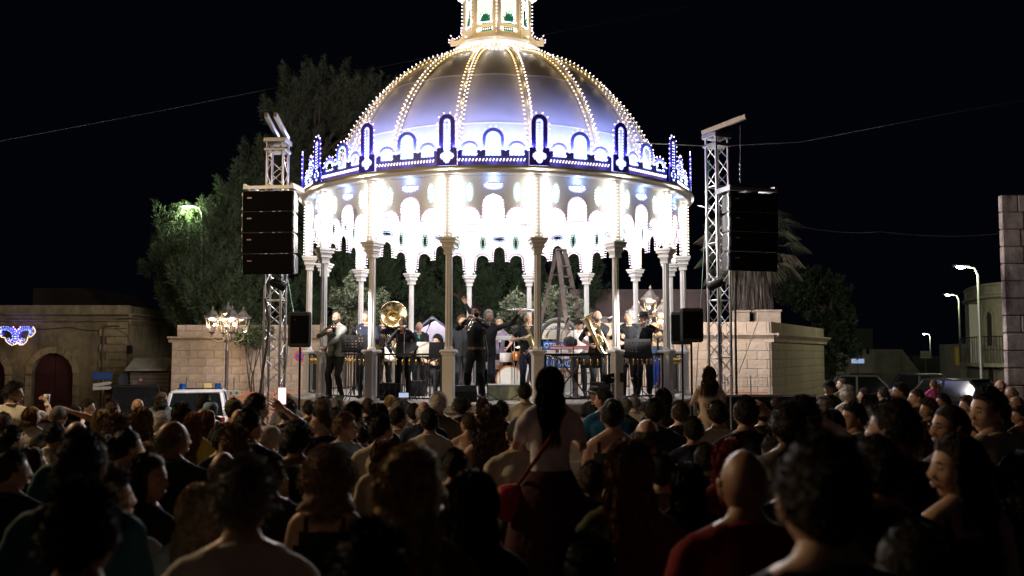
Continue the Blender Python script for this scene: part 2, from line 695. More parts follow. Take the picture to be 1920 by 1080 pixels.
def build_crown():
    R2 = 4.39
    hb = R2 * sin(STEP / 2)
    zb = 5.585
    uj = .665

    def hump(cx, hw, zs, n=10):
        return [(cx + hw * cos(pi * i / n), zs + hw * sin(pi * i / n)) for i in range(n + 1)]
    top = [(uj, 5.86)] + [(.64, 5.86)] + hump(.44, .19, 5.865) + [(.225, 5.86)] + [(.2, 5.92)] + hump(0, .2, 6.10) + [(-.2, 5.92), (-.225, 5.86)] + hump(-.44, .19, 5.865) + [(-.64, 5.86), (-uj, 5.86)]
    outer = [(-uj, zb), (uj, zb)] + top
    o1 = arch_loop(.44, .14, 5.77, 5.875)
    o2 = arch_loop(0, .145, 5.77, 6.10)
    o3 = arch_loop(-.44, .14, 5.77, 5.875)
    me = cutout('crown_panel', outer, [o1, o2, o3], .03, [M_teal])
    out = []
    for (x, y, nx, ny) in outline_pts(top, .095, closed=False):
        out.append(((x, y, 0), (nx, ny, .1), 0))
    bo = bulbs('crown_top_bulbs', out, [B_pink, S_purple], L=.055, r=.014)
    pin = []
    for loop in (o1, o3):
        for (x, y, nx, ny) in outline_pts(loop, .062):
            pin.append(((x, y, 0), (-nx, -ny, .2), 0))
    bi = bulbs('crown_arch_bulbs', pin, [B_cool, S_blue], L=.055, r=.014, sock=.022)
    pin = []
    for (x, y, nx, ny) in outline_pts(o2, .062):
        pin.append(((x, y, 0), (-nx, -ny, .2), 0))
    bg_ = bulbs('crown_arch_bulbs_green', pin, [B_cool, S_green], L=.055, r=.014, sock=.022)
    row = []
    x = -.64
    while x <= .64:
        for dz in (0, .028):
            row.append(((x + dz * .5, 5.665 + dz, .015), (0, .35, 1), 0))
        x += .064
    br = bulbs('crown_row_bulbs', row, [B_white, S_purple], L=.045, r=.015)
    # pinnacle boards
    pw = .15
    zt = 6.40
    outer = [(-.19, zb), (.19, zb), (.19, 5.9), (pw, 5.93)] + [(pw * cos(pi * i / 12), zt + pw * sin(pi * i / 12)) for i in range(13)] + [(-pw, 5.93), (-.19, 5.9)]
    keyhole = []
    fc = 5.76
    # slot with a four-petalled flower at its foot
    keyhole += [(.075, 5.88)] + [(.075 * cos(pi * i / 8), zt + .0 + .075 * sin(pi * i / 8)) for i in range(9)] + [(-.075, 5.88)]
    fl = []
    for i in range(24):
        th = pi / 2 + .5 + (2 * pi - 1.0) * i / 23
        rr = .095 + .045 * abs(cos(2 * th)) ** .8
        fl.append((rr * cos(th), fc + rr * sin(th)))
    keyhole = keyhole + fl
    pm = cutout('crown_pinnacle', outer, [keyhole], .03, [M_indigo])
    ob = []
    for (x, y, nx, ny) in outline_pts(outer[3:-1], .1, closed=False):
        ob.append(((x, y, 0), (nx, ny, .1), 0))
    b5 = bulbs('pinnacle_edge_bulbs', ob, [B_pink, S_purple], L=.055, r=.014)
    s = 1 if area_sign(keyhole) > 0 else -1
    ib = []
    for (x, y, nx, ny) in outline_pts(keyhole, .058):
        ib.append(((x, y, 0), (-nx * s, -ny * s, .25), 0))
    b6 = bulbs('pinnacle_slot_bulbs', ib, [B_cool, S_blue], L=.05, r=.013, sock=.02)
    for k in range(16):
        p = put('crown_panel', me, BS, bay(k * STEP, R2 * cos(STEP / 2)))
        for b_ in (bo, bi, bg_, br):
            put('light_bulbs', b_, p, kind='stuff')
        p = put('crown_pinnacle', pm, BS, bay((k + .5) * STEP, R2 + .03))
        put('light_bulbs', b5, p, kind='stuff')
        put('light_bulbs', b6, p, kind='stuff')
        for u in (-.5, 0, .5):
            lamp('crown_row_lamp', 'POINT', bay(k * STEP, R2 * cos(STEP / 2) + .13, 5.68) @ Vector((u, 0, 0)), (.50, .50, 1.0), .6, BS, .05)
        lamp('pinnacle_lamp', 'POINT', bay((k + .5) * STEP, R2 - .06, 6.58).translation, (.46, .50, 1.0), 15, BS, .08)
        lamp('crown_lamp', 'AREA', (0, 0, 0), (.40, .48, 1.0), 58, BS, (1.5, .35)).matrix_local = bay(k * STEP, R2 * cos(STEP / 2) - .03, 5.85) @ Matrix.Rotation(radians(56), 4, 'X')


DR, DZ0, DH, DPW, DQW = 3.70, 5.58, 3.40, .9, 1.2
TMAX = radians(76)


def dome_pt(t, a, dr=0.0):
    def f(u):
        u = max(0.0, u)
        return DR * max(0, cos(u)) ** DPW, DZ0 + DH * sin(u) ** DQW
    r, z = f(t)
    (r0, z0), (r1, z1) = f(t - .02), f(t + .02)
    nx, nz = z1 - z0, r0 - r1
    l = sqrt(nx * nx + nz * nz)
    r += dr * nx / l
    z += dr * nz / l
    return Vector((sin(a) * r, -cos(a) * r, z))


M_dome = mat('dome_sheet', (.58, .58, .70), .5, var=.10, scale=1.2, bump=.05, bscale=6)  # lavender of the blue crown lamps is put into this colour
M_seam = mat('dome_seam', (.95, .95, .98), .5)


def build_dome():
    nt_, na = 42, 6
    me = None
    mb = MB()
    vs = []
    for s in (0.0, -.02):
        for i in range(nt_ + 1):
            for j in range(na + 1):
                t = TMAX * i / nt_
                a = (j / na - .5) * STEP
                bow = .035 * cos((j / na - .5) * pi) * sin(pi * i / nt_) ** .5 if 0 < i < nt_ else 0
                vs.append(dome_pt(t, a, s - .03 + bow))
    fs = []
    n1 = (nt_ + 1) * (na + 1)
    for i in range(nt_):
        for j in range(na):
            q = i * (na + 1) + j
            fs.append((q, q + 1, q + na + 2, q + na + 1))
            fs.append((n1 + q, n1 + q + na + 1, n1 + q + na + 2, n1 + q + 1))
    mb.add(vs, fs, 0, True)
    # welded seam where upper and lower sheets overlap
    for t0 in (radians(21.5), radians(44.3)):
        ridge = []
        for s in ((-.010, .010) if t0 < .5 else (-.013, .013)):
            for j in range(na + 1):
                a = (j / na - .5) * STEP
                bow = .035 * cos((j / na - .5) * pi) * sin(pi * t0 / TMAX) ** .5
                ridge.append(dome_pt(t0 + s * .6, a, -.014 + bow))
        mb.add(ridge, [(j, j + 1, na + 2 + j, na + 1 + j) for j in range(na)], 1)
    me = mb.mesh('dome_panel', [M_dome, M_seam, mat('dome_upper_sheet', (.42, .395, .43), .45, var=.12, scale=1.5, bump=.06, bscale=7), mat('dome_lower_sheet', (.66, .68, .78), .5, var=.05)])  # lamp blue put into the lower sheets; tones darken upwards
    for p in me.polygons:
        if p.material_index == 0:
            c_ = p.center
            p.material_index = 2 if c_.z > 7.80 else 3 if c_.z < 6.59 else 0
    rb = MB()
    pts = [dome_pt(TMAX * i / 22, 0, .02) for i in range(23)]
    for i in range(22):
        rb.slab(pts[i], pts[i + 1] + (pts[i + 1] - pts[i]) * .02, .075, .07, 0)
    for off in (.075,):
        q = [dome_pt(TMAX * i / 22, 0, .02 + off) for i in range(23)]
        for i in range(22):
            rb.slab(q[i], q[i + 1] + (q[i + 1] - q[i]) * .02, .025, .02, 0)
    rib = rb.mesh('dome_rib', [mat('rib_paint', (.62, .56, .42), .5)])
    bp = []
    n = 40
    for i in range(n + 1):
        t = TMAX * (i + .3) / (n + 1)
        p = dome_pt(t, 0, .05)
        nrm = (dome_pt(t, 0, .2) - dome_pt(t, 0, 0)).normalized()
        bp.append((p + nrm * .04 + Vector((.03, 0, 0)), nrm + Vector((.5, 0, 0)), 0))
        bp.append((p + Vector((-.04, 0, 0)), Vector((-1, 0, 0)) + nrm * .25, 1))
        bp.append((p + Vector((.04, 0, -.0)), Vector((1, 0, 0)) + nrm * .1, 1))
    # these lamps light the sheets beside them
    Bg = mat('glow_rib', (.8, .8, .8), .3, emit=(1.0, .68, .25), es=2.6, sample=False)
    Bw = bulbmat('glow_rib_white', (1.0, .86, .84), 3)
    bm = bulbs('rib_bulbs', bp, [Bw, Bg, S_gold], L=.06, r=.0145)
    for k in range(16):
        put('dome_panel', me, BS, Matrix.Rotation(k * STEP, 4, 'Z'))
        r = put('dome_rib', rib, BS, Matrix.Rotation((k + .5) * STEP, 4, 'Z'))
        for i in range(9):
            t = TMAX * (i + .6) / 9.4
            q = dome_pt(t, 0, .15)
            lamp('rib_lamp', 'POINT', q, (1.0, .74, .36), .6, r, .05)
        put('light_bulbs', bm, r, kind='stuff')


def build_lantern():
    M_cream = mat('cream_paint', (.80, .68, .46), .5, var=.06)
    L = put('lantern', MB().lathe([(1.0, 9.14), (1.03, 9.2), (.98, 9.26), (.82, 9.28), (.8, 9.35), (.74, 9.36)], 8, 0, smooth=False, axis=Matrix.Rotation(radians(0), 3, 'Z')).mesh('lantern_base', [M_cream]), BS)
    lc = put('lantern_collar', MB().lathe([(1.05, 8.80), (.93, 8.84), (.93, 9.06), (.99, 9.14)], 32, 0, cap=False).mesh('lantern_collar', [M_white]), BS)
    cb = []  # bulb rows and lamps added to whiten the plain collar
    for i in range(72):
        an = 2 * pi * i / 72
        cb.append(((.94 * cos(an), .94 * sin(an), 8.90), (cos(an), sin(an), .2), 0))
        cb.append(((.94 * cos(an + .04), .94 * sin(an + .04), 9.02), (cos(an), sin(an), .2), 1))
    put('light_bulbs', bulbs('added_collar_bulbs', cb, [B_white, B_gold, S_gold], L=.06, r=.018), lc, kind='stuff')
    for i in range(16):
        an = 2 * pi * (i + .5) / 16
        lamp('collar_fill', 'POINT', (1.22 * cos(an), 1.22 * sin(an), 8.97), (.86, .86, 1.0), 3.2, BS, .05)
    r8 = .76
    st = pi / 4
    h8 = r8 * sin(st / 2)
    # octagonal arcade: posts on the axis towards the crowd
    outer = [(-h8, 9.36), (h8, 9.36), (h8, 10.55), (-h8, 10.55)]
    o = arch_loop(0, .19, 9.60, 10.2)
    slot = [(-.2, 9.43), (.2, 9.43), (.2, 9.53), (-.2, 9.53)]
    me = cutout('lantern_panel', outer, [o, slot], .03, [M_cream])
    pts = []
    for (x, y, nx, ny) in outline_pts(o, .05):
        pts.append(((x, y, 0), (-nx, -ny, .4), 0))
        pts.append(((x, y, -.01), (-nx, -ny, -.4), 0))
    x = -.18
    while x < .2:
        pts.append(((x, 9.44, .0), (0, 1, .5), 0))
        x += .05
    bm = bulbs('lantern_bulbs', pts, [B_white, S_green], L=.06, r=.015, sock=.03)
    rs = MB()
    rs.lathe([(.085, -.008), (.085, .008)], 16, 0, (0, 9.73, 0))
    for i in range(13):
        an = 2 * pi * i / 13
        rs.box((.12 * cos(an), 9.73 + .12 * sin(an), 0), (.09, .022, .016), 0, Matrix.Rotation(an, 3, 'Z'))
    for i in range(5):
        an = pi * (i + .5) / 5
        rs.box((.11 * cos(an), 10.22 + .11 * sin(an), 0), (.09, .026, .016), 0, Matrix.Rotation(an, 3, 'Z'))
    ros = rs.mesh('green_rosette', [mat('rosette_green', (.0, .16, .10), .5)])
    post = MB().box((0, 9.95, 0), (.07, 1.2, .07), 0).mesh('lantern_post', [M_cream])
    pp = [((0, 9.4 + i * .085, .035), (0, 0, 1), 0) for i in range(14)]
    pb = bulbs('post_bulbs', pp, [B_white, S_gold], L=.05, r=.018)
    # scrolled bracket at each corner
    sc = MB()
    prof = [(0, 9.75), (.06, 9.55), (.14, 9.44), (.24, 9.42), (.30, 9.50), (.34, 9.44), (.34, 9.3), (0, 9.3)]
    sc.add([(.015, y, x) for x, y in prof] + [(-.015, y, x) for x, y in prof],
           [tuple(range(8)), tuple(range(15, 7, -1))] + [(i, (i + 1) % 8, 8 + (i + 1) % 8, 8 + i) for i in range(8)])
    scm = sc.mesh('scroll', [M_cream])
    sb = [((0, y, x), (0, .8, .6), 0) for x, y in ((.03, 9.66), (.07, 9.58), (.11, 9.5), (.16, 9.46), (.22, 9.44), (.27, 9.46), (.31, 9.52), (.35, 9.42), (.35, 9.36))]
    sbm = bulbs('scroll_bulbs', sb, [B_pink, S_purple], L=.055, r=.015)
    globe = MB().ell((0, 0, 0), (.1, .1, .11)).mesh('globe', [mat('glow_globe', (.9, .9, .9), .3, emit=(1, .93, .88), es=2.2, sample=False)])
    for k in range(8):
        p = put('lantern_panel', me, BS, bay((k + .5) * st, r8 * cos(st / 2)))
        put('light_bulbs', bm, p, kind='stuff')
        put('green_rosette', ros, p, kind='stuff')
        p = put('lantern_post', post, BS, bay(k * st, r8))
        put('light_bulbs', pb, p, kind='stuff')
        p = put('scroll', scm, BS, bay(k * st, r8))
        put('light_bulbs', sbm, p, kind='stuff')
        put('globe', globe, BS, bay(k * st, r8 + .08, 10.46))
    roof = MB().lathe([(.8, 10.55), (.9, 10.6), (.9, 10.68), (.72, 10.72), (.62, 11.0), (.4, 11.3), (.12, 11.5), (.05, 11.7), (.01, 12.0)], 16, 0)
    put('lantern_roof', roof.mesh('lantern_roof', [M_cream]), BS)
    put('lantern_floor', MB().lathe([(.01, 9.355), (.72, 9.352)], 8, 0, cap=False).mesh('lantern_floor', [M_cream]), BS)
    lamp('lantern_lamp', 'POINT', (0, 0, 9.95), (1, .90, .74), 75, BS, .12)
    for k in range(8):
        a = k * st + st / 2
        lamp('lantern_lamp', 'POINT', (sin(a) * 1.05, -cos(a) * 1.05, 9.62), (1, .80, .50), 3.0, BS, .06)


def build_railings():
    ch = 2 * BR * sin(STEP / 2) - .27
    bal = MB()
    bal.cyl((0, 1.27, 0), (0, 2.06, 0), .009, 6)
    bal.lathe([(.01, -.055), (.022, -.045), (.014, -.02), (.026, 0), (.014, .02), (.022, .045), (.01, .055)], 8, 1, (0, 1.93, 0), axis=Matrix.Rotation(-pi / 2, 3, 'X'))
    bme = bal.mesh('baluster', [M_iron, M_brass])
    fr = MB()
    fr.box((0, 2.075, 0), (ch, .035, .045))
    fr.box((0, 1.255, 0), (ch, .03, .03))
    for s in (-1, 1):
        fr.box((s * (ch / 2 - .02), 1.66, 0), (.03, .8, .03))
    fme = fr.mesh('railing', [M_iron])
    for k in range(16):
        if k in (0, 8):
            continue
        r = put('railing', fme, BS, bay(k * STEP, BR * cos(STEP / 2)))
        n = 9
        for i in range(n):
            put('baluster', bme, r, Matrix.Translation(((i - (n - 1) / 2) * ch / (n + .6), 0, 0)))


build_base()
build_columns()
build_arch_panels()
build_cornice()
build_crown()
build_dome()
build_lantern()
build_railings()
# the strings of bulbs inside the arcade light the stage, the ceiling and the far arches
for k in range(16):
    a = k * STEP
    lamp('arcade_lamp', 'POINT', (sin(a) * (BR - .55), -cos(a) * (BR - .55), 4.95), (1.0, .95, .93), 40, BS, .16)
for k in range(16):
    a = (k + .5) * STEP
    for u in (-.15, .15):
        lamp('pilaster_lamp', 'AREA', (0, 0, 0), (1.0, .93, .78) if u < 0 else (1, .97, .94), 4.2, BS, (.03, 1.05)).matrix_local = bay(a, BR + .16, 4.87) @ Matrix.Translation((u, 0, 0))
    lamp('pilaster_string_lamp', 'AREA', (0, 0, 0), (1.0, .92, .86), 140, BS, (.16, 1.1)).matrix_local = bay(a, BR + .2, 4.85) @ Matrix.Rotation(pi, 4, 'Y')
for k in range(16):
    a = k * STEP
    lamp('oval_lamp', 'POINT', bay(a, BR * cos(STEP / 2) + .10, 5.36) @ Vector((0, 0, 0)), (.25, .42, 1.0), 2.4, BS, .04)
    lamp('vault_fill', 'POINT', (sin(a) * 3.3, -cos(a) * 3.3, 5.75), (1.0, .97, .98), 13, BS, .12)  # added fill without bulbs, whitens the inside of the dome
# ------------------------------------------------------------ speaker towers
M_alu = mat('aluminium', (.50, .50, .54), .34, metal=.9, var=.12, scale=20)
M_black = mat('black_cabinet', (.008, .008, .009), .6, var=.2, scale=30, spec=.2)
M_grille = mat('black_grille', (.004, .004, .005), .9, bump=.6, bscale=220, spec=.1)
M_badge = mat('badge', (.35, .15, .16), .4)
M_cable = mat('black_cable', (.012, .012, .012), .6)
M_steel = mat('steel', (.28, .28, .3), .3, metal=1.0)
M_rig = mat('grey_rig', (.16, .165, .18), .4, metal=.6)


def truss_tower(px, Y, top_py, yaw, w_, label, side, group):
    g = gz(Y)
    t = empty('truss_tower', (PX(px, Y), Y, g), yaw, label=label, cat='truss tower', group=group)
    H = P(px, top_py, Y).z - g
    mb = MB()
    for sx in (-1, 1):
        for sy in (-1, 1):
            mb.cyl((sx * w_ / 2, sy * w_ / 2, .06), (sx * w_ / 2, sy * w_ / 2, H), .025, 8)
    z = .1
    k = 0
    while z < H - .3:
        for (a, b) in (((-1, -1), (1, -1)), ((1, -1), (1, 1)), ((1, 1), (-1, 1)), ((-1, 1), (-1, -1))):
            p = [a, b] if k % 2 == 0 else [b, a]
            mb.cyl((p[0][0] * w_ / 2, p[0][1] * w_ / 2, z), (p[1][0] * w_ / 2, p[1][1] * w_ / 2, z + .27), .010, 5)
        if k % 4 == 0:
            for (a, b) in (((-1, -1), (1, -1)), ((1, -1), (1, 1)), ((1, 1), (-1, 1)), ((-1, 1), (-1, -1))):
                mb.cyl((a[0] * w_ / 2, a[1] * w_ / 2, z), (b[0] * w_ / 2, b[1] * w_ / 2, z), .012, 5)
        z += .27
        k += 1
    put('truss', mb.mesh('truss', [M_alu]), t)
    hd = MB()
    hd.box((0, 0, H + .02), (w_ + .12, w_ + .12, .09), 0, bev=.01)
    hd.box((0, 0, H - .16), (w_ + .1, w_ + .1, .06), 0, bev=.01)
    put('head_block', hd.mesh('head_block', [M_rig]), t)
    bs = MB()
    bs.box((0, 0, .03), (.7, .7, .05))
    for s1 in (-1, 1):
        bs.slab((s1 * .2, 0, .08), (s1 * 1.1, 0, .05), .08, .06)
        bs.slab((0, s1 * .2, .08), (0, s1 * 1.1, .05), .08, .06)
    put('tower_base', bs.mesh('tower_base', [M_rig]), t)
    for s1 in (-1, 1):
        bm = MB()
        a = Vector((side * -.1, s1 * .08 - side * 0, H + .1))
        if side < 0:
            b = Vector((.17 + s1 * .085, -.95, H + .30))
            a = Vector((.06 + s1 * .09, .15, H + .1))
        else:
            a = Vector((-.20, .10 + s1 * .08, H + .10))
            b = Vector((.10, -.62 + s1 * .08, H + .26))
        bm.slab(a, b, .06, .085)
        put('hoist_beam', bm.mesh('hoist_beam', [M_alu]), t)
    return t, H


def line_array(cx, Y, top_py, bot_py, yaw, label, n=4):
    ztop, zbot = P(cx, top_py, Y).z, P(cx, bot_py, Y).z
    wd = .96
    h = (ztop - zbot - .14) / n
    t = empty('line_array', (PX(cx, Y, 4.4), Y, zbot), yaw, label=label, cat='loudspeaker', group='line arrays on the towers')
    fr = MB()
    H = ztop - zbot
    for s1 in (-1, 1):
        fr.box((s1 * (wd / 2 - .03), .05, H - .05), (.05, .6, .09))
        fr.box((0, .05 + s1 * .27, H - .07), (wd, .05, .06))
    fr.box((0, .05, H - .07), (.1, .6, .05))
    put('flying_frame', fr.mesh('flying_frame', [M_rig]), t)
    cab = MB()
    d = .5
    y0, y1 = -d / 2, d / 2
    w2 = wd / 2
    hh = h / 2 - .004
    vs = []
    for z in (-1, 1):
        for (x, y, s_) in ((-w2, y0, 1), (w2, y0, 1), (w2, y0 + .1, 1), (w2 * .82, y1, .82), (-w2 * .82, y1, .82), (-w2, y0 + .1, 1)):
            vs.append((x, y, z * hh * s_))
    fs = [(5, 4, 3, 2, 1, 0), (6, 7, 8, 9, 10, 11)] + [(i, (i + 1) % 6, 6 + (i + 1) % 6, 6 + i) for i in range(6)]
    cab.add(vs, fs)
    cme = cab.mesh('cabinet', [M_black])
    gr = MB()
    gr.box((0, y0 - .012, 0), (wd - .02, .02, h - .022), 0, bev=.008)
    gme = gr.mesh('grille', [M_grille])
    bd = MB().box((-wd / 2 + .14, y0 - .026, .06), (.085, .006, .022)).mesh('badge', [M_badge])
    hw = MB()
    for s1 in (-1, 1):
        hw.box((s1 * (w2 + .006), y0 + .04, 0), (.012, .035, h * .92))
        for z in (-.34, .34):
            hw.box((s1 * (w2 + .014), y0 + .04, z * h), (.02, .05, .05))
        hw.box((s1 * .12, y0 - .014, h / 2 - .004), (.05, .01, .009))
    hw.box((w2 * .5, y0 - .014, h / 2 - .004), (.04, .01, .009))
    hme = hw.mesh('rigging', [M_rig])
    for i in range(n):
        z = H - .14 - h * (i + .5)
        tilt = max(0, (i - 1)) * radians(1.6)
        M = Matrix.Translation((0, .012 * max(0, i - 1) ** 2, z)) @ Matrix.Rotation(tilt, 4, 'X')
        c = put('cabinet', cme, t, M)
        put('grille', gme, c)
        put('badge', bd, c)
        put('rigging', hme, c, kind='stuff')
    return t


tl, HL = truss_tower(513, 17.6, 268, radians(-4), .31, 'aluminium lattice tower to the left of the bandstand carrying a hanging speaker column', -1, 'lattice towers beside the bandstand')
tr, HR = truss_tower(1351, 17.6, 258, radians(28), .29, 'aluminium lattice tower to the right of the bandstand with slanted hoist beams', 1, 'lattice towers beside the bandstand')
line_array(511, 17.15, 348, 515, radians(-7), 'black hanging column of four loudspeaker boxes on the tower left of the dome')
line_array(1402, 17.1, 352, 509, radians(14), 'black hanging column of four loudspeaker boxes on the tower right of the dome')
# hoist chain of the right tower
ch = MB()
a = P(1388, 236, 17.1)
b = P(1388, 343, 17.1)
ch.cyl(a, b, .006, 5)
for i in range(4):
    ch.ell(b + Vector((0, 0, .08 + i * .09)), (.02, .02, .035), 0, 6, 5)
put('hoist_chain', ch.mesh('hoist_chain', [M_steel]), label='thin hoist chain hanging from the beam above the right speaker column', cat='chain')
# black multicore down each tower
for nm, px0, lab, pts in (('speaker_cable', 497, 'thick black cable running down the left lattice tower', [(497, 560, 17.3), (505, 600, 17.3), (500, 650, 17.3), (492, 700, 17.25), (486, 745, 17.1), (470, 790, 17.0)]),
                          ('speaker_cable', 1378, 'thick black cable running down the right lattice tower', [(1379, 515, 17.2), (1379, 600, 17.2), (1380, 680, 17.2), (1382, 790, 17.2)])):
    mb = MB()
    mb.tube([P(*p) for p in pts], .022, 7)
    put(nm, mb.mesh(nm, [M_cable]), label=lab, cat='cable')

# front lamps added on the towers to brighten the columns and band
def spot(x, y, z, aim, lab):
    t = empty('added_spotlight', (x, y, z), label=lab, cat='spotlight', group='added spotlights clipped to the towers')
    d = (Vector(aim) - Vector((x, y, z))).normalized()
    R = d.to_track_quat('-Z', 'Y').to_matrix()
    mb = MB()
    mb.lathe([(.05, .2), (.075, .16), (.085, 0), (.095, -.08), (.092, -.08), (.07, -.02)], 14, 0, axis=R)
    put('housing', mb.mesh('housing', [M_black]), t)
    mb = MB()
    mb.lathe([(.005, -.05), (.082, -.052)], 14, 0, axis=R, cap=False)
    put('lens', mb.mesh('lens', [mat('lamp_lens', (.8, .8, .8), .2, emit=(1, .92, .84), es=1.2, sample=False)]), t)
    mb = MB().tube([(-.1, 0, .02), (-.1, 0, .12), (0, 0, .16), (.1, 0, .12), (.1, 0, .02)], .008, 5)
    mb.cyl((0, 0, .16), (0, .22, .16), .012, 6)
    put('bracket', mb.mesh('bracket', [M_rig]), t)
    lamp('stage_fill', 'SPOT', d * .1, (1.0, .93, .88), 1250, t, .08, R, spot=radians(46))


spot(tl.location.x + .2, 17.2, 3.35, (CX - .6, CY - 1.5, 1.9), 'small black spotlight added to the left tower under its speaker column')
spot(tr.location.x - .2, 17.2, 3.35, (CX + .6, CY - 1.5, 1.9), 'small black spotlight added to the right tower under its speaker column')


def pa_speaker(px, Y, yaw, top, bot, lab, wd=.40):
    zt, zb = P(px, top, Y).z, P(px, bot, Y).z
    g = gz(Y)
    x = PX(px, Y, 2.4)
    t = empty('loudspeaker', (x, Y, zb), yaw, label=lab, cat='loudspeaker', group='covered loudspeakers on stands')
    mb = MB()
    H = zt - zb
    rings = []
    for z, f in ((0, .86), (.03, .97), (.1, 1), (H - .08, 1), (H - .02, .97), (H, .88)):
        w2, d2 = wd / 2 * f, .17 * f
        loop = [(-w2 + .04, -d2), (w2 - .04, -d2), (w2, -d2 + .04), (w2 * .8, d2), (-w2 * .8, d2), (-w2, -d2 + .04)]
        rings.append([(a, b, z) for a, b in loop])
    mb.rings(rings, 0, False)
    o = put('cabinet', mb.mesh('cabinet', [mat('padded_cover', (.018, .018, .020), .75, bump=.8, bscale=12)]), t)
    put('grille', MB().box((0, -.176, H / 2), (wd * .78, .012, H * .78), 0, bev=.004).mesh('grille', [M_grille]), t)
    s = empty('speaker_stand', (x, Y + .0, g), yaw, label='black tripod stand holding the ' + ('covered loudspeaker left of the bandstand' if px < 900 else 'covered loudspeaker right of the bandstand' if px > 1290 else 'half hidden loudspeaker right of the stage'), cat='speaker stand', group='tripod speaker stands')
    mb = MB()
    mb.cyl((0, 0, .25), (0, 0, zb - g - .002), .019, 8)
    put('pole', mb.mesh('pole', [M_black]), s)
    mb = MB()
    mb.cyl((0, 0, 1.05), (0, 0, 1.2), .034, 8)
    mb.cyl((0, 0, .55), (0, 0, .62), .032, 8)
    put('collar', mb.mesh('collar', [M_black]), s)
    lg = MB().cyl((0, 0, .95), (.55, 0, .02), .013, 6).cyl((0, 0, .55), (.28, 0, .48), .010, 6).mesh('leg', [M_black])
    for k in range(3):
        put('leg', lg, s, Matrix.Rotation(k * 2.094 + .5, 4, 'Z'))


pa_speaker(563, 16.4, radians(8), 585, 651, 'black padded loudspeaker on a stand in front of the columns left of the stage')
pa_speaker(1296, 16.4, radians(-6), 578, 642, 'black padded loudspeaker on a stand in front of the columns right of the stage')
pa_speaker(1279, 17.0, radians(-30), 584, 646, 'black loudspeaker half hidden behind the padded one right of the stage', .34)

# ------------------------------------------------------------ overhead wires
M_wire = mat('grey_wire', (.2, .2, .22), .5)


def wire(pts, r, lab, n=24, sag=0):
    mb = MB()
    q = []
    for i in range(len(pts) - 1):
        a, b = P(*pts[i]), P(*pts[i + 1])
        for k in range(n):
            f = k / n
            p = a.lerp(b, f)
            p.z -= sag * 4 * f * (1 - f)
            q.append(p)
    q.append(P(*pts[-1]))
    mb.tube(q, r, 5)
    put('overhead_wire', mb.mesh('overhead_wire', [M_wire]), label=lab, cat='wire')


wire([(1336, 274, 17.7), (1500, 266, 19.5), (1800, 208, 24), (2200, 140, 30)], .012, 'overhead wire running from the top of the right tower up to the right', 10)
wire([(1190, 267, 17.2), (1330, 274, 17.6)], .010, 'short wire between the crown of the dome and the right tower', 10)
wire([(1448, 413, 17.0), (1650, 434, 22), (1882, 437, 26)], .013, 'overhead wire from the right speaker column to the stone tower', 10, .1)
wire([(-60, 276, 30), (300, 208, 34), (700, 128, 40), (1300, 10, 55)], .005, 'faint long wire crossing the sky on the left above the tree', 10)
wire([(1308, 385, 21), (1345, 394, 17.8)], .008, 'short wire between the cornice and the right tower', 6)
for (a, b, lab) in (((536, 505, 17.6), (553, 600, 16.2), 'thin green guy rope beside the left tower'), ((1330, 300, 17.5), (1302, 770, 15.8), 'thin green guy rope beside the right tower')):
    mb = MB().cyl(P(*a), P(*b), .007, 5)
    put('guy_rope', mb.mesh('guy_rope', [mat('green_rope', (.12, .28, .22), .6)]), label=lab, cat='rope')
for (a, b, lab) in (((486, 640, 17.5), (494, 760, 19), 'steel guy cable left of the left tower'), ((1422, 600, 24), (1385, 700, 18.2), 'steel guy cable right of the right tower'), ((540, 640, 18), (531, 750, 19), 'steel guy cable right of the left tower')):
    mb = MB().cyl(P(*a), P(*b), .008, 5)
    put('guy_cable', mb.mesh('guy_cable', [M_steel]), label=lab, cat='cable')

# ------------------------------------------------------------ stone enclosure behind the stage
M_tufa = stain_mat('tufa_block', (.56, .45, .36), (.44, .35, .27), scale=.8, bump=.5, obvar=.05)
M_joint = mat('mortar', (.42, .34, .27), .95, bump=.3)


def block_wall(root, a, b, z0, z1, bh, bl, mb_core, thick=.3, group='blocks'):
    """courses of separate blocks on the camera-side face from a to b (xy), core behind"""
    a, b = Vector((*a, 0)), Vector((*b, 0))
    d = (b - a)
    L = d.length
    d.normalize()
    n = Vector((d.y, -d.x, 0))
    ang = atan2(d.y, d.x)
    rows = max(1, round((z1 - z0) / bh))
    bh = (z1 - z0) / rows
    full = BLK(bl - .008, .1, bh - .007)
    for r in range(rows):
        x = -(bl / 2) * (r % 2)
        while x < L - .02:
            x0, x1 = max(0, x), min(L, x + bl)
            if x1 - x0 > .06:
                c = a + d * ((x0 + x1) / 2) + Vector((0, 0, z0 + bh * (r + .5))) + n * random.uniform(-.004, .004)
                M = Matrix.Translation(c - root.location) @ Matrix.Rotation(ang, 4, 'Z') @ Matrix.Diagonal(((x1 - x0 - .008) / (bl - .008), 1, 1, 1))
                put('stone_block', full, root, M)
            x += bl
    c = (a + b) / 2 - n * (thick / 2 + .01 - .0)
    M = Matrix.Rotation(ang, 3, 'Z')
    mb_core.box(c - root.location + Vector((0, 0, (z0 + z1) / 2)), (L - .02, thick, z1 - z0 - .01), 0, M)


_blk = {}


def BLK(l, d, h, m=None):
    k = (round(l, 3), round(h, 3), m.name if m else '')
    if k not in _blk:
        _blk[k] = MB().box((0, 0, 0), (l, d, h), 0, bev=.007).mesh('stone_block', [m or M_tufa])
    return _blk[k]


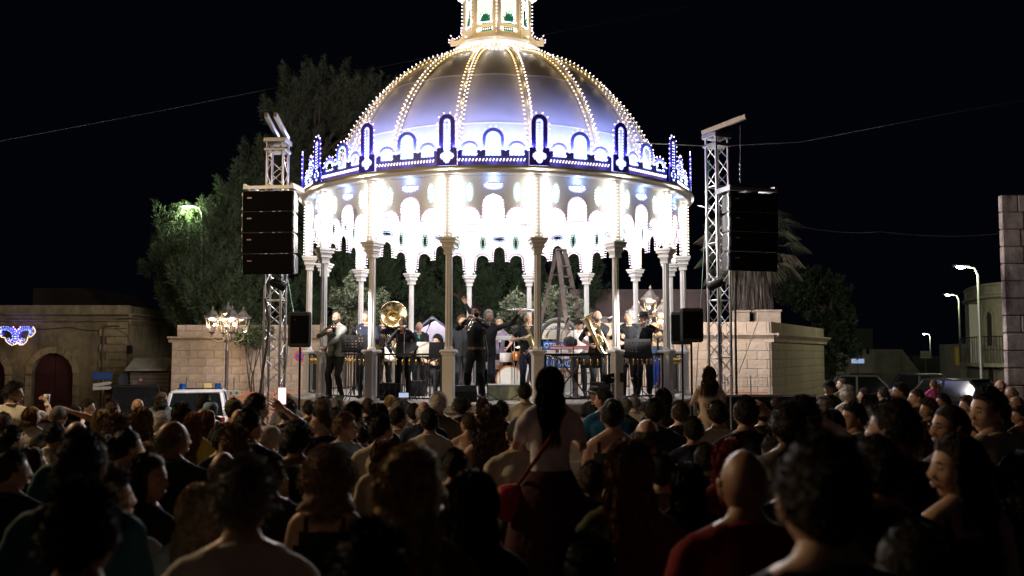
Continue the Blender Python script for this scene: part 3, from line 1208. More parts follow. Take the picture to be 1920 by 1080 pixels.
def cornice_bar(mb, a, b, z, ext=.12, h=.22, mi=0):
    a, b = Vector((*a, 0)), Vector((*b, 0))
    d = (b - a).normalized()
    n = Vector((d.y, -d.x, 0))
    prof = [(-.1, z), (.01, z), (.03, z + h * .35), (ext * .7, z + h * .65), (ext, z + h * .8), (ext, z + h), (-.1, z + h)]
    r0 = [a - d * .0 + n * p + Vector((0, 0, q)) for p, q in prof]
    r1 = [b + d * .0 + n * p + Vector((0, 0, q)) for p, q in prof]
    mb.rings([r1, r0], mi, False)


Yw = 29.5
gw = gz(Yw)
xa, xb = PX(322, Yw), PX(590, Yw)
root = empty('stone_wall', (0, 0, 0), label='low wall of pale tufa blocks behind the street lamp left of the stage', cat='wall')
core = MB()
zt = P(400, 642, Yw).z
block_wall(root, (xa, Yw), (PX(760, Yw), Yw), gw, zt, .25, .54, core)
block_wall(root, (xa + .1, Yw + .15), (PX(600, Yw), Yw + .15), zt + .17, P(400, 616, Yw).z + .12, .25, .54, core)
put('wall_core', core.mesh('wall_core', [M_joint]), root)
mb = MB()
cornice_bar(mb, (xa - .12, Yw), (PX(760, Yw), Yw), zt, .16, .18)
put('coping', mb.mesh('coping', [M_tufa]), root)

root = empty('stone_wall', (0, 0, 0), label='pale tufa block corner building with a moulded cornice right of the stage', cat='wall')
core = MB()
xr0, xr1 = PX(1040, Yw), PX(1444, 26.0)
zt = P(1400, 641, 26.0).z
# front face runs slightly towards us on the right; side face goes away
A_, B_, C_ = (xr0, 27.5), (xr1, 26.0), (PX(1543, 33.5), 33.5)
block_wall(root, A_, B_, gw, zt, .25, .54, core)
block_wall(root, B_, C_, gw, zt, .25, .54, core)
zc = zt + .24
zt2 = P(1400, 603, 26.0).z
block_wall(root, A_, B_, zc, zt2, .25, .54, core)
block_wall(root, B_, C_, zc, zt2, .25, .54, core)
put('wall_core', core.mesh('wall_core', [M_joint]), root)
mb = MB()
cornice_bar(mb, A_, (B_[0] + .12, B_[1] - .02), zt, .16, .24)
cornice_bar(mb, (B_[0] + .1, B_[1] - .0), (C_[0] + .15, C_[1]), zt + .001, .16, .238)
put('cornice', mb.mesh('cornice', [M_tufa]), root)
# planter boxes standing on the roof edge
for i, (p0, p1, y0, lab) in enumerate(((1378, 1404, 586, 'pale stone parapet block on the right wall, left of the palm trunk'), (1418, 1462, 585, 'pale stone parapet block on the right wall, right of the palm trunk'))):
    mb = MB()
    Yp = 28.4
    x0, x1 = PX(p0, Yp), PX(p1, Yp)
    zz0, zz1 = zt2 - .1, P(p0, y0, Yp).z
    mb.box(((x0 + x1) / 2, Yp, (zz0 + zz1) / 2), (x1 - x0, .5, zz1 - zz0), 0, bev=.015)
    mb.box(((x0 + x1) / 2, Yp, zz1 + .03), (x1 - x0 + .06, .56, .06), 0, bev=.01)
    put('parapet_block', mb.mesh('parapet_block', [M_tufa]), label=lab, cat='parapet')

# darker building with a flat roof behind the stage on the right
M_dkpl = stain_mat('dim_plaster', (.20, .14, .14), (.13, .1, .1), scale=.4, bump=.3)
mb = MB()
x0, x1 = PX(1075, 36), PX(1330, 36)
z1 = P(1100, 548, 36).z
mb.box(((x0 + x1) / 2, 38, (z1 + gw) / 2), (x1 - x0, 3, z1 - gw))
mb.box(((x0 + x1) / 2, 38, z1 + .07), (x1 - x0 + .2, 3.2, .14))
bl = put('back_building', mb.mesh('back_building', [M_dkpl]), label='dim flat-roofed building behind the right half of the stage', cat='building')
mb = MB()
c0 = P(1118, 590, 33)
mb.box((c0.x, 33, 2.6), (.75, .6, 1.4), 0, bev=.02)
mb.box((c0.x, 33, 3.33), (.85, .7, .08), 0, bev=.01)
put('chimney_block', mb.mesh('chimney_block', [stain_mat('pale_plaster', (.42, .36, .34), (.3, .26, .24))]), label='pale square chimney block behind the euphonium player', cat='chimney')

# ------------------------------------------------------------ left building
M_ochre = stain_mat('ochre_plaster', (.17, .135, .07), (.035, .03, .018), scale=.7, bump=.6)
M_stone2 = stain_mat('ochre_stone', (.22, .175, .095), (.09, .075, .045), scale=1.0, bump=.5)
M_door = mat('maroon_door', (.035, .006, .007), .5, var=.25, scale=5)


def left_building():
    Y = 32.0
    g = gw
    root = empty('old_building', (0, 0, 0), label='low old building with stained ochre plaster and arched maroon doors on the far left', cat='building')
    xc = PX(236, Y)
    x_l = PX(-260, Y)
    ztop = P(100, 573, Y).z
    # facade in the xz plane, with real arched openings
    def ar(px0, px1, pyt):
        x0, x1 = PX(px0, Y), PX(px1, Y)
        hw = (x1 - x0) / 2
        zt = P((px0 + px1) / 2, pyt, Y).z
        return (x0 + x1) / 2, hw, zt - hw
    doors = [ar(60, 137, 662), ar(-66, 10, 664)]
    holes = [arch_loop(c, hw, g - .4, zs, 14) for c, hw, zs in doors]
    # holes reach under the facade: build the outline with notches
    outer = [(x_l, g - .5)]
    for c, hw, zs in sorted(doors):
        outer += [(c - hw, g - .5)] + [(c - hw * cos(pi * i / 14), zs + hw * sin(pi * i / 14)) for i in range(15)] + [(c + hw, g - .5)]
    outer += [(xc, g - .5), (xc, ztop - .32), (x_l, ztop - .32)]
    me = cutout('facade', outer, [], .5, [M_ochre])
    RX = Matrix.Rotation(pi / 2, 4, 'X')
    put('facade', me, root, Matrix.Translation((0, Y + .25, 0)) @ RX)
    # parapet and cornices
    mb = MB()
    cornice_bar(mb, (x_l, Y), (xc + .1, Y), ztop - .62, .14, .12)
    cornice_bar(mb, (x_l, Y), (xc + .1, Y), ztop - .42, .22, .14)
    mb.box(((x_l + xc) / 2, Y + .1, ztop - .13), (xc - x_l, .3, .28))
    # side wall running away to the right
    C2 = (PX(338, 37.5), 37.5)
    cornice_bar(mb, (xc + .05, Y), C2, ztop - .62, .14, .12)
    cornice_bar(mb, (xc + .05, Y), C2, ztop - .42, .22, .14)
    put('parapet', mb.mesh('parapet', [M_stone2]), root)
    mb = MB()
    d = Vector((C2[0] - xc, C2[1] - Y, 0))
    ang = atan2(d.y, d.x)
    nn = Vector((d.y, -d.x, 0)).normalized()
    mid = Vector(((xc + C2[0]) / 2, (Y + C2[1]) / 2, (ztop + g - .5) / 2)) - nn * .16
    mb.box(mid, (d.length, .3, ztop - g + .5), 0, Matrix.Rotation(ang, 3, 'Z'))
    put('side_wall', mb.mesh('side_wall', [M_ochre]), root)
    # quoins on the corner
    zz = g
    r = 0
    while zz < ztop - .7:
        wq = .95 if r % 2 else .7
        q = MB().box((xc - wq / 2 + .02, Y - .01, zz + .135), (wq, .1, .255), 0, bev=.01)
        put('quoin', q.mesh('quoin', [M_stone2]), root)
        zz += .27
        r += 1
    for c, hw, zs in doors:
        # surround of separate voussoirs, and the two-leaf door
        n = 9
        for i in range(n):
            a0, a1 = pi * i / n + .012, pi * (i + 1) / n - .012
            v = []
            for rr in (hw + .004, hw + .22):
                for aa in (a0, a1):
                    v.append((c - rr * cos(aa), Y - .04, zs + rr * sin(aa)))
                    v.append((c - rr * cos(aa), Y + .05, zs + rr * sin(aa)))
            q = MB().add(v, [(0, 2, 6, 4), (1, 5, 7, 3), (0, 4, 5, 1), (2, 3, 7, 6), (0, 1, 3, 2), (4, 6, 7, 5)])
            put('arch_stone', q.mesh('arch_stone', [M_stone2]), root)
        for s1 in (-1, 1):
            z_ = g - .1
            while z_ < zs - .1:
                q = MB().box((c + s1 * (hw + .11), Y - .0, z_ + .17), (.2, .09, .33), 0, bev=.01)
                put('arch_stone', q.mesh('arch_stone', [M_stone2]), root)
                z_ += .345
        mb = MB()
        for s1 in (-1, 1):
            loop = [(0, g - .5), (s1 * (hw), g - .5)] + [(s1 * hw * cos(pi / 2 * i / 8), zs + hw * sin(pi / 2 * i / 8)) for i in range(9)]
            lo = [(c + x_ + s1 * .01, Y + .2, z_) for x_, z_ in loop]
            hi = [(c + x_ + s1 * .01, Y + .26, z_) for x_, z_ in loop]
            mb.rings([lo, hi], 0, False)
            for zz_ in (g + .35, g + 1.0):
                mb.box((c + s1 * hw * .5, Y + .19, zz_), (hw * .7, .03, .5), 0, bev=.01)
        mb.box((c, Y + .185, zs - .05), (hw * 2 - .02, .04, .05))
        put('door', mb.mesh('door', [M_door]), root)
    # drain pipe and the wires along the front
    mb = MB()
    xp = PX(193, Y)
    mb.tube([(xp + .55, Y - .06, ztop - .7), (xp + .05, Y - .06, ztop - .72), (xp, Y - .06, ztop - .85), (xp - .04, Y - .06, g)], .03, 7)
    put('drain_pipe', mb.mesh('drain_pipe', [mat('rust_pipe', (.06, .045, .03), .7)]), root)
    mb = MB()
    x_ = x_l
    q = []
    for i in range(40):
        f = i / 39
        q.append((x_l + (xc - x_l) * f, Y - .05, ztop - .78 - .03 * sin(f * 30) - .05 * (f > .8)))
    mb.tube(q, .012, 5)
    mb.tube([(xc - .35, Y - .06, ztop - .8), (xc + .02, Y - .06, ztop - 1.0), (xc + .16, Y + .0, ztop - 1.4), (xc + .18, Y + .0, ztop - 1.9)], .012, 5)
    put('facade_wire', mb.mesh('facade_wire', [M_cable]), root)
    mb = MB().box((xc + .12, Y - .02, ztop - 1.5), (.16, .12, .28), 0, bev=.01)
    put('junction_box', mb.mesh('junction_box', [M_black]), root)
    return root


left_building()
# faint house beyond it
mb = MB()
x0, x1, x2 = PX(57, 44), PX(155, 44), PX(200, 44)
z0, z1 = 0, P(100, 540, 44).z
zz = P(100, 575, 44).z - .3
mb.add([(x0, 44, z0), (x2, 44, z0), (x2, 44, zz), (x1, 44, z1), (x0, 44, z1), (x0, 50, z0), (x2, 50, z0), (x2, 50, zz), (x1, 50, z1), (x0, 50, z1)],
       [(0, 1, 2, 3, 4), (9, 8, 7, 6, 5), (0, 5, 6, 1), (1, 6, 7, 2), (2, 7, 8, 3), (3, 8, 9, 4), (4, 9, 5, 0)])
mb.box(((x0 + x1) / 2 + .3, 43.97, z1 - .9), (.9, .06, .5))
put('far_house', mb.mesh('far_house', [mat('grey_plaster', (.10, .09, .09), .9, var=.3, scale=1)]), label='dim grey house gable rising behind the old building on the far left', cat='house')

# light festoon of two blue scrolls on the facade
def festoon():
    Y = 31.4
    root = empty('light_ornament', (0, 0, 0), label='small festival light of two blue scrolls edged with amber bulbs on the left facade', cat='light ornament')
    def spiral(s, px0, py0):
        # scroll drawn in pixels of the motif, unfolded as real metres on a board
        key = [(46, 636), (44, 642), (38, 643), (34, 636), (34, 628), (38, 621), (45, 617), (53, 616), (60, 618), (62, 623), (59, 627), (55, 626)]
        if s < 0:
            key = [(63 - a_, b_) for a_, b_ in key]
        return key
    mb = MB()
    for s in (1, -1):
        k = [P(a, b, Y) for a, b in spiral(s, 0, 0)]
        mb.tube([p + Vector((0, .03, 0)) for p in k], [.03, .05, .06, .075, .085, .085, .08, .075, .065, .06, .05, .03], 8, 0)
    put('scroll_board', mb.mesh('scroll_board', [M_indigo]), root)
    pts = []
    for s in (1, -1):
        k = [P(a, b, Y) for a, b in spiral(s, 0, 0)]
        for i in range(len(k) - 1):
            for f in (0, .5):
                p = k[i].lerp(k[i + 1], f)
                t = (k[i + 1] - k[i]).normalized()
                n = Vector((-t.z, 0, t.x))
                for e in (-.055, 0, .055):
                    pts.append((p + n * e + Vector((0, -.07, 0)), (0, -1, .5), 0 if e else 1))
    Bm = bulbmat('glow_scroll', (.35, .62, 1.0), 2.6)
    Bv = bulbmat('glow_violet', (.35, .22, 1.0), 2.0)
    put('light_bulbs', bulbs('scroll_lights', pts, [Bm, Bv, S_blue], L=.05, r=.013), root, kind='stuff')
    edge = [(1, 615), (2, 630), (4, 633), (10, 634), (12, 640), (17, 645), (23, 648), (30, 646), (33, 643), (38, 647), (44, 647), (49, 643), (52, 638), (53, 633), (59, 632), (64, 628), (67, 623), (66, 618), (63, 614)]
    top = [(26, 614), (29, 618), (32, 621), (36, 618), (39, 614)]
    pts = [(P(a, b, Y) + Vector((0, 0, 0)), (0, -1, .4), 0) for a, b in edge + top]
    for i in range(len(edge) - 1):
        pts.append((P(*[(edge[i][j] + edge[i + 1][j]) / 2 for j in (0, 1)], Y), (0, -1, .4), 0))
    put('light_bulbs', bulbs('amber_lights', pts, [B_amber, S_gold], L=.06, r=.018), root, kind='stuff')
    lamp('ornament_lamp', 'POINT', P(33, 644, Y - .15), (1, .55, .2), 6, root, .1)
    lamp('ornament_lamp', 'POINT', P(33, 614, Y - .05), (.25, .15, 1), 9, root, .1)


festoon()
# signs in front of it
def pole_sign():
    Y = 29.8
    root = empty('direction_sign', (PX(193, Y), Y, gz(Y)), label='blue street sign over two crooked white direction arrows before the old building', cat='sign')
    g = gz(Y)
    o = Vector((PX(193, Y), Y, g))
    mb = MB().cyl((0, .03, 0), (0, .03, P(193, 697, Y).z - g), .025, 8)
    put('post', mb.mesh('post', [M_rig]), root)
    c = P(192, 705, Y) - o
    b_ = MB().box(c, (.62, .02, .25), 0, bev=.004)
    put('blue_board', b_.mesh('blue_board', [mat('sign_blue', (.02, .07, .26), .5)]), root)
    ln = MB()
    for dz in (-.06, .0, .06):
        ln.box(c + Vector((0, -.012, dz)), (.5, .004, .012))
    put('sign_lines', ln.mesh('sign_lines', [mat('sign_faded', (.1, .16, .3), .5)]), root)
    for dz, rz in ((0, .14), (-.13, .05)):
        c = P(192, 720, Y) - o + Vector((0, 0, dz))
        q = MB()
        R = Matrix.Rotation(rz * -1, 3, 'Y')
        pr = [(-.3, -.05), (.24, -.05), (.31, 0), (.24, .05), (-.3, .05)]
        q.rings([[c + R @ Vector((x, y, z)) for x, z in pr] for y in (-.01, .01)], 0, False)
        put('arrow_board', q.mesh('arrow_board', [mat('sign_white', (.55, .54, .5), .5)]), root)
    # round mirror-like sign seen from the back at the corner
    Y = 30.6
    root = empty('road_sign', (PX(235, Y), Y, g), label='dark round road sign seen edgewise at the building corner', cat='sign')
    o = root.location.copy()
    c = P(235, 714, Y) - o
    put('post', MB().cyl((0, .03, 0), (0, .03, c.z + .2), .025, 8).mesh('post', [M_rig]), root)
    R = Matrix.Rotation(radians(60), 3, 'Z') @ Matrix.Rotation(pi / 2, 3, 'X')
    put('disc', MB().lathe([(.3, -.01), (.3, .01)], 20, 0, c, R).mesh('disc', [mat('sign_back', (.03, .035, .04), .5)]), root)


pole_sign()
# kiosk with sloping grey roof and rolling shutter
def kiosk():
    Y = 30.8
    g = gz(Y)
    root = empty('kiosk', (0, 0, 0), label='small kiosk with a sloping grey roof and closed shutter beside the old building', cat='kiosk')
    x0, x1 = PX(246, Y), PX(322, Y)
    za, zb = P(280, 671, Y).z, P(280, 692, Y).z
    mb = MB()
    mb.add([(x0, Y - .5, zb), (x1, Y - .5, zb), (x1, Y + .1, za), (x0 + .05, Y + .1, za), (x0, Y - .5, zb - .05), (x1, Y - .5, zb - .05), (x1, Y + .1, za - .05), (x0 + .05, Y + .1, za - .05)],
           [(0, 1, 2, 3), (7, 6, 5, 4), (0, 4, 5, 1), (1, 5, 6, 2), (2, 6, 7, 3), (3, 7, 4, 0)])
    put('roof', mb.mesh('roof', [stain_mat('zinc', (.30, .27, .23), (.2, .18, .15))]), root)
    n = 14
    zt = zb - .06
    for i in range(n):
        h = (zt - g) / n
        q = MB().box(((x0 + x1) / 2 + .02, Y - .2, g + h * (i + .5)), (x1 - x0 - .06, .04, h * .9), 0, bev=.01)
        put('shutter_slat', q.mesh('shutter_slat', [mat('shutter', (.16, .13, .115), .6, var=.15)]), root)
    q = MB().box(((x0 + x1) / 2 + .02, Y - .12, (zt + g) / 2), (x1 - x0 - .04, .06, zt - g))
    put('back_panel', q.mesh('back_panel', [mat('shutter_dark', (.05, .045, .04), .8)]), root)
    for px, py, nm, cc in ((252, 722, 'notice', (.2, .17, .15)),):
        c = P(px, py, Y - .25)
        q = MB().box(c, (.16, .02, .28), 0, bev=.003)
        put('notice', q.mesh('notice', [mat('notice_paper', cc, .7)]), root)
    c = P(264, 712, Y - .24)
    R = Matrix.Rotation(pi / 2, 3, 'X')
    q = MB().lathe([(.06, -.006), (.06, .006)], 16, 0, c, R).lathe([(.04, -.007), (.04, .007)], 16, 1, c + Vector((0, -.004, 0)), R)
    put('prohibition_disc', q.mesh('prohibition_disc', [mat('sign_red', (.5, .05, .04), .5), mat('sign_white', (.55, .54, .5), .5)]), root)
    q = MB().add([(P(248, 742, Y - .4)), (P(256, 742, Y - .4)), (P(252, 733, Y - .4)), (P(248, 742, Y - .37)), (P(256, 742, Y - .37)), (P(252, 733, Y - .37))], [(0, 1, 2), (5, 4, 3), (0, 3, 4, 1), (1, 4, 5, 2), (2, 5, 3, 0)])
    put('red_flag', q.mesh('red_flag', [mat('sign_red', (.5, .05, .04), .5)]), root)


kiosk()

# ------------------------------------------------------------ ornate street lamps
M_castiron = mat('cast_iron_paint', (.16, .14, .13), .45, metal=.4, var=.2)
M_glass = pane_mat('lamp_glass')
M_filament = mat('lamp_tray', (.8, .8, .8), .3, emit=(1.0, .80, .62), es=3.5, sample=False)


def ornate_lamp(px, Y, py_top, py_arm, lab, lit, s=1.0, power=14):
    g = gz(Y)
    o = Vector((PX(px, Y), Y, g))
    root = empty('street_lamp', o, label=lab, cat='street lamp', group='ornate street lamps with several lanterns')
    H = P(px, py_top, Y).z - g
    za = P(px, py_arm, Y).z - g      # bottom of the scrolled arms
    mb = MB()
    mb.lathe([(.17, 0), (.17, .1), (.13, .16), (.12, .5), (.14, .55), (.09, .62), (.07, .75), (.055, .8), (.05, za - .3), (.075, za - .27), (.05, za - .24), (.04, za), (.06, za + .05), (.035, za + .1), (.03, H - .62 * s)], 14, 0)
    put('post', mb.mesh('post', [M_castiron]), root)
    def lantern_mesh():
        fr = MB()
        a, b, hh = .11 * s, .19 * s, .36 * s
        R = 4
        for k in range(4):
            an = pi / 4 + k * pi / 2
            fr.cyl((a * cos(an), a * sin(an), 0), (b * cos(an), b * sin(an), hh), .011 * s, 5)
        fr.lathe([(.02, -.08 * s), (.05 * s, -.03 * s), (a, 0), (a * 1.02, .02 * s), (.02, .02 * s)], 4, 0, axis=Matrix.Rotation(pi / 4, 3, 'Z'), smooth=False)
        rf = MB()
        rf.lathe([(b * 1.02, hh), (b * 1.22, hh + .01 * s), (b * 1.18, hh + .04 * s), (b * .8, hh + .10 * s), (b * .55, hh + .16 * s), (b * .5, hh + .18 * s), (b * .28, hh + .22 * s), (.02 * s, hh + .24 * s), (.035 * s, hh + .28 * s), (.008, hh + .34 * s)], 8, 0, smooth=False)
        for k in range(4):
            an = pi / 4 + k * pi / 2
            rf.ell((b * 1.15 * cos(an), b * 1.15 * sin(an), hh + .05 * s), (.02 * s, .02 * s, .035 * s), 0, 6, 5)
        tr = MB().lathe([(.01, hh - .035 * s), (b * .5, hh - .035 * s), (b * .6, hh - .01 * s), (.01, hh - .008 * s)], 10, 0)
        gl = MB()
        for k in range(4):
            a0, a1 = pi / 4 + k * pi / 2, pi / 4 + (k + 1) * pi / 2
            gl.quad((a * .95 * cos(a0), a * .95 * sin(a0), .02), (a * .95 * cos(a1), a * .95 * sin(a1), .02), (b * .95 * cos(a1), b * .95 * sin(a1), hh - .01), (b * .95 * cos(a0), b * .95 * sin(a0), hh - .01))
        return fr.mesh('lantern_frame', [M_castiron]), rf.mesh('lantern_roof', [M_castiron]), tr.mesh('lamp_tray', [M_filament]), gl.mesh('glass', [M_glass])
    L = lantern_mesh()
    armR = .40 * s
    spots_ = [(0, 0, H - .60 * s)]
    zl = za + .23 * s
    for k in range(4):
        an = k * pi / 2 + radians(32)
        spots_.append((armR * cos(an), armR * sin(an), zl))
        mb = MB()
        q = []
        for i in range(13):
            t = pi * i / 12
            rr = armR / 2 * (1 - cos(t))
            q.append(((.03 + rr) * cos(an), (.03 + rr) * sin(an), za + .16 * s - sin(t) * .17 * s))
        q[-1] = (armR * cos(an), armR * sin(an), zl - .06 * s)
        mb.tube(q, .017 * s, 7)
        q2 = []
        for i in range(10):
            t = i / 9 * 1.6 * pi
            rr = .07 * s * (1 - i / 13)
            q2.append(((.14 * s + rr * cos(t)) * cos(an), (.14 * s + rr * cos(t)) * sin(an), za + .12 * s + rr * sin(t)))
        mb.tube(q2, .009 * s, 5)
        put('arm', mb.mesh('arm', [M_castiron]), root)
    for i, p in enumerate(spots_):
        ln = put('lantern', L[0], root, Matrix.Translation(p))
        put('lantern_roof', L[1], ln)
        put('glass', L[3], ln)
        if i in lit:
            put('lamp_tray', L[2], ln)
            lamp('street_light', 'POINT', (0, 0, .24 * s), (1.0, .72, .42), power, ln, .05)
        else:
            tr2 = L[2].copy()
            tr2.materials[0] = M_castiron
            put('lamp_tray', tr2, ln)


ornate_lamp(425, 27.5, 572, 640, 'ornate street lamp with five lanterns in front of the tufa wall left of the stage', (0, 2, 3, 4), 1.12, 26)
ornate_lamp(1221, 26.0, 543, 640, 'ornate street lamp with lit lanterns behind the trumpeters at the right of the stage', (0, 1, 3, 4), 1.25, 22)

# no-stopping sign beside the left speaker stand
def nostop():
    Y = 24.5
    g = gz(Y)
    o = Vector((PX(564, Y), Y, g))
    root = empty('road_sign', o, label='round red and blue no-stopping sign between the left tower and the stage', cat='sign')
    c = P(564, 667, Y) - o
    put('post', MB().cyl((-.05, .03, 0), (-.05, .03, c.z + .1), .02, 8).mesh('post', [M_rig]), root)
    R = Matrix.Rotation(pi / 2, 3, 'X')
    mb = MB()
    mb.lathe([(.165, -.008), (.165, .008)], 28, 0, c, R)
    mb.lathe([(.125, -.002), (.125, .002)], 28, 1, c + Vector((0, -.011, 0)), R)
    for a in (pi / 4, -pi / 4):
        mb.box(c + Vector((0, -.016, 0)), (.245, .004, .034), 0, Matrix.Rotation(a, 3, 'Y'))
    put('disc', mb.mesh('disc', [mat('sign_red2', (.75, .07, .03), .45), mat('sign_blue2', (.02, .12, .65), .45)]), root)


nostop()

# plain mast street lights
def mast_light(px, py, Y, lab, col=(.9, 1.0, .75), power=260, arm=-1, es=18):
    g = -.3
    o = Vector((PX(px, Y), Y, g))
    root = empty('mast_light', o, label=lab, cat='street light', group='tall mast street lights')
    z = P(px, py, Y).z - g
    mb = MB()
    xo = -arm * .55
    mb.tube([(xo, 0, 0), (xo, 0, z - .25), (xo * .8, 0, z - .02), (xo * .2, 0, z + .05)], [.07, .045, .04, .035], 8)
    put('mast', mb.mesh('mast', [mat('galvanised', (.45, .47, .42), .4, metal=.5)]), root)
    hd = MB().box((0, 0, z + .05), (.5, .24, .08), 0, bev=.03)
    put('lamp_head', hd.mesh('lamp_head', [M_rig]), root)
    q = MB().ell((0, 0, z), (.16, .09, .05), 0, 10, 6)
    put('diffuser', q.mesh('diffuser', [mat('glow_mast' + str(es), (.9, .9, .9), .3, emit=(.86, .9, 1.0), es=es, sample=False)]), root)
    lamp('mast_lamp', 'POINT', (0, 0, z - .12), col, power, root, .1)


mast_light(343, 388, 32.6, 'street light glowing above the conifer on the left', (.80, 1, .55), 260, -1)
mast_light(1808, 501, 30, 'tallest of the three mast lights, beside the rounded building at right', (.95, 1, .62), 220, -1)
mast_light(1782, 553, 48, 'middle one of the three mast lights at the right', (.9, 1, .6), 250, -1)
mast_light(1735, 626, 95, 'smallest and farthest of the three mast lights at the right', (.9, 1, .7), 420, -1, 30)
# sodium lamp of the square, out of the picture on the left
mast_light(-640, -150, 9.5, 'warm street light standing at the left edge of the square', (1.0, .70, .38), 1500, 1, 19)
mast_light(-2300, -900, 6.0, 'warm street light near the camera at the left edge of the square', (1.0, .62, .3), 180, 1, 19)

# ------------------------------------------------------------ right side buildings
M_sooty = stain_mat('sooty_stone', (.50, .42, .40), (.08, .06, .06), scale=1.1, bump=.7, obvar=.2)


def right_tower():
    Y = 22.0
    g = -.3
    x0 = PX(1884, Y, 2)
    x1 = x0 + 3.2
    zt = P(1890, 366, Y).z
    root = empty('stone_tower', (0, 0, 0), label='tall stone corner building with sooty blocks at the right edge', cat='building')
    core = MB()
    M = M_sooty
    rows = 15
    bh = (zt - g) / rows
    rnd = random.Random(3)
    for r in range(rows):
        x = x0
        i = 0
        while x < x1:
            l = rnd.uniform(.35, .75)
            l = min(l, x1 - x)
            if l < .15:
                break
            q = MB().box((x + l / 2, Y + rnd.uniform(-.012, .012), g + bh * (r + .5)), (l - .016, .16, bh - .016), 0, bev=.02)
            put('stone_block', q.mesh('stone_block', [M]), root)
            x += l
    pl = [(x0 + .02, Y + .06), (x1, Y + .06), (x1 + 3, Y + 4), (x0 + 2.4, Y + 4)]
    core.rings([[(a, b, z) for a, b in pl] for z in (g, zt - .02)], 0, False)
    put('tower_core', core.mesh('tower_core', [mat('dark_mortar', (.1, .08, .075), .95)]), root)


right_tower()


def balcony_house():
    """curved-corner house with parapet, tall window, balcony"""
    g = -.3
    M = stain_mat('grey_green_plaster', (.27, .25, .17), (.15, .14, .1), scale=.8)
    root = empty('corner_house', (0, 0, 0), label='rounded corner house with a balcony lit by the tall mast light at right', cat='house')
    Y = 33.0
    plan = [(PX(p_, y_), y_) for p_, y_ in ((1813, 39), (1817, 37.6), (1826, 36.4), (1838, 35.4), (1852, 34.7), (1867, 34.2), (1884, 33.8), (1902, 33.5), (1922, 33.3), (1990, 33.0))]
    xl, xr = plan[0][0], plan[9][0]
    zt = P(1860, 535, 34).z
    zc = P(1860, 560, 34).z
    mb = MB()
    rings = []
    back = [(xr + 3, 42), (PX(1824, 42), 42)]
    pl = plan + back
    rings = [[(x, y, z) for x, y in pl] for z in (g, zc)]
    mb.rings(rings, 0, False)
    put('wall', mb.mesh('wall', [M]), root)
    mb = MB()
    def off(d):
        return [(x - d, y - d * .8) for x, y in plan] + back
    rings = [[(x, y, z) for x, y in off(d)] for d, z in ((.0, zc), (.18, zc + .06), (.2, zc + .14), (.02, zc + .18), (.02, zt), (.08, zt + .02), (.08, zt + .1))]
    mb.rings(rings, 0, False)
    put('parapet', mb.mesh('parapet', [M]), root)
    # storey band
    zb = P(1860, 655, 33.6).z
    mb = MB()
    rings = [[(x, y, z) for x, y in off(d)] for d, z in ((.0, zb), (.1, zb + .02), (.1, zb + .12), (.0, zb + .14))]
    mb.rings(rings, 0, False)
    put('string_course', mb.mesh('string_course', [M]), root)
    # windows: tall arched recesses with dark shutters and stone surrounds
    for (f, wz0, wz1, nm) in ((.55, 585, 650, 'window'), (.57, 688, 728, 'window')):
        a = Vector((*plan[4], 0))
        b = Vector((*plan[5], 0))
        c = a.lerp(b, .35) - Vector((0, .05, 0))
        z0_, z1_ = P(1850, wz1, c.y).z, P(1850, wz0, c.y).z
        hw = .2
        fr = cutout('window_frame', [(-hw - .1, z0_ - .05)] + [(hw + .1, z0_ - .05)] + [((hw + .1) * cos(pi * i / 10), z1_ - hw + (hw + .1) * sin(pi * i / 10)) for i in range(11)], [arch_loop(0, hw, z0_ + .02, z1_ - hw)], .12, [M])
        Mx = Matrix.Translation((c.x, c.y - .03, 0)) @ Matrix.Rotation(atan2(b.y - a.y, b.x - a.x), 4, 'Z') @ Matrix.Rotation(pi / 2, 4, 'X')
        fo = put('window', fr, root, Mx)
        pa = MB()
        pa.rings([[(x, y, z) for x, y in arch_loop(0, hw - .003, z0_ + .022, z1_ - hw)] for z in (-.02, .0)], 0, False)
        put('shutter', pa.mesh('shutter', [mat('dark_shutter', (.02, .02, .018), .6)]), fo)
    # balcony on the rounded corner
    zb2 = P(1830, 680, 35).z
    mb = MB()
    bp = [(x - .55, y - .55) for x, y in plan[:8]]
    ring = bp + list(reversed([(x, y) for x, y in plan[:8]]))
    mb.rings([[(x, y, z) for x, y in ring] for z in (zb2 - .14, zb2)], 0, False)
    put('balcony_slab', mb.mesh('balcony_slab', [M]), root)
    mb = MB()
    mb.tube([(x, y, zb2 + .95) for x, y in bp], .02, 5)
    put('balcony_rail', mb.mesh('balcony_rail', [M_iron]), root)
    bb = MB().cyl((0, 0, 0), (0, 0, .94), .011, 5).mesh('baluster', [M_iron])
    for i in range(len(bp) - 1):
        for f in (0, .33, .66):
            p = Vector((*bp[i], zb2)).lerp(Vector((*bp[i + 1], zb2)), f)
            put('baluster', bb, root, Matrix.Translation(p))
    mb = MB()
    mb.box((plan[3][0] - .12, plan[3][1] - .1, zb2 + 1.1), (.5, .12, 2.2), 0, Matrix.Rotation(radians(-50), 3, 'Z'))
    put('balcony_door', mb.mesh('balcony_door', [mat('pale_door', (.4, .38, .3), .6)]), root)


balcony_house()


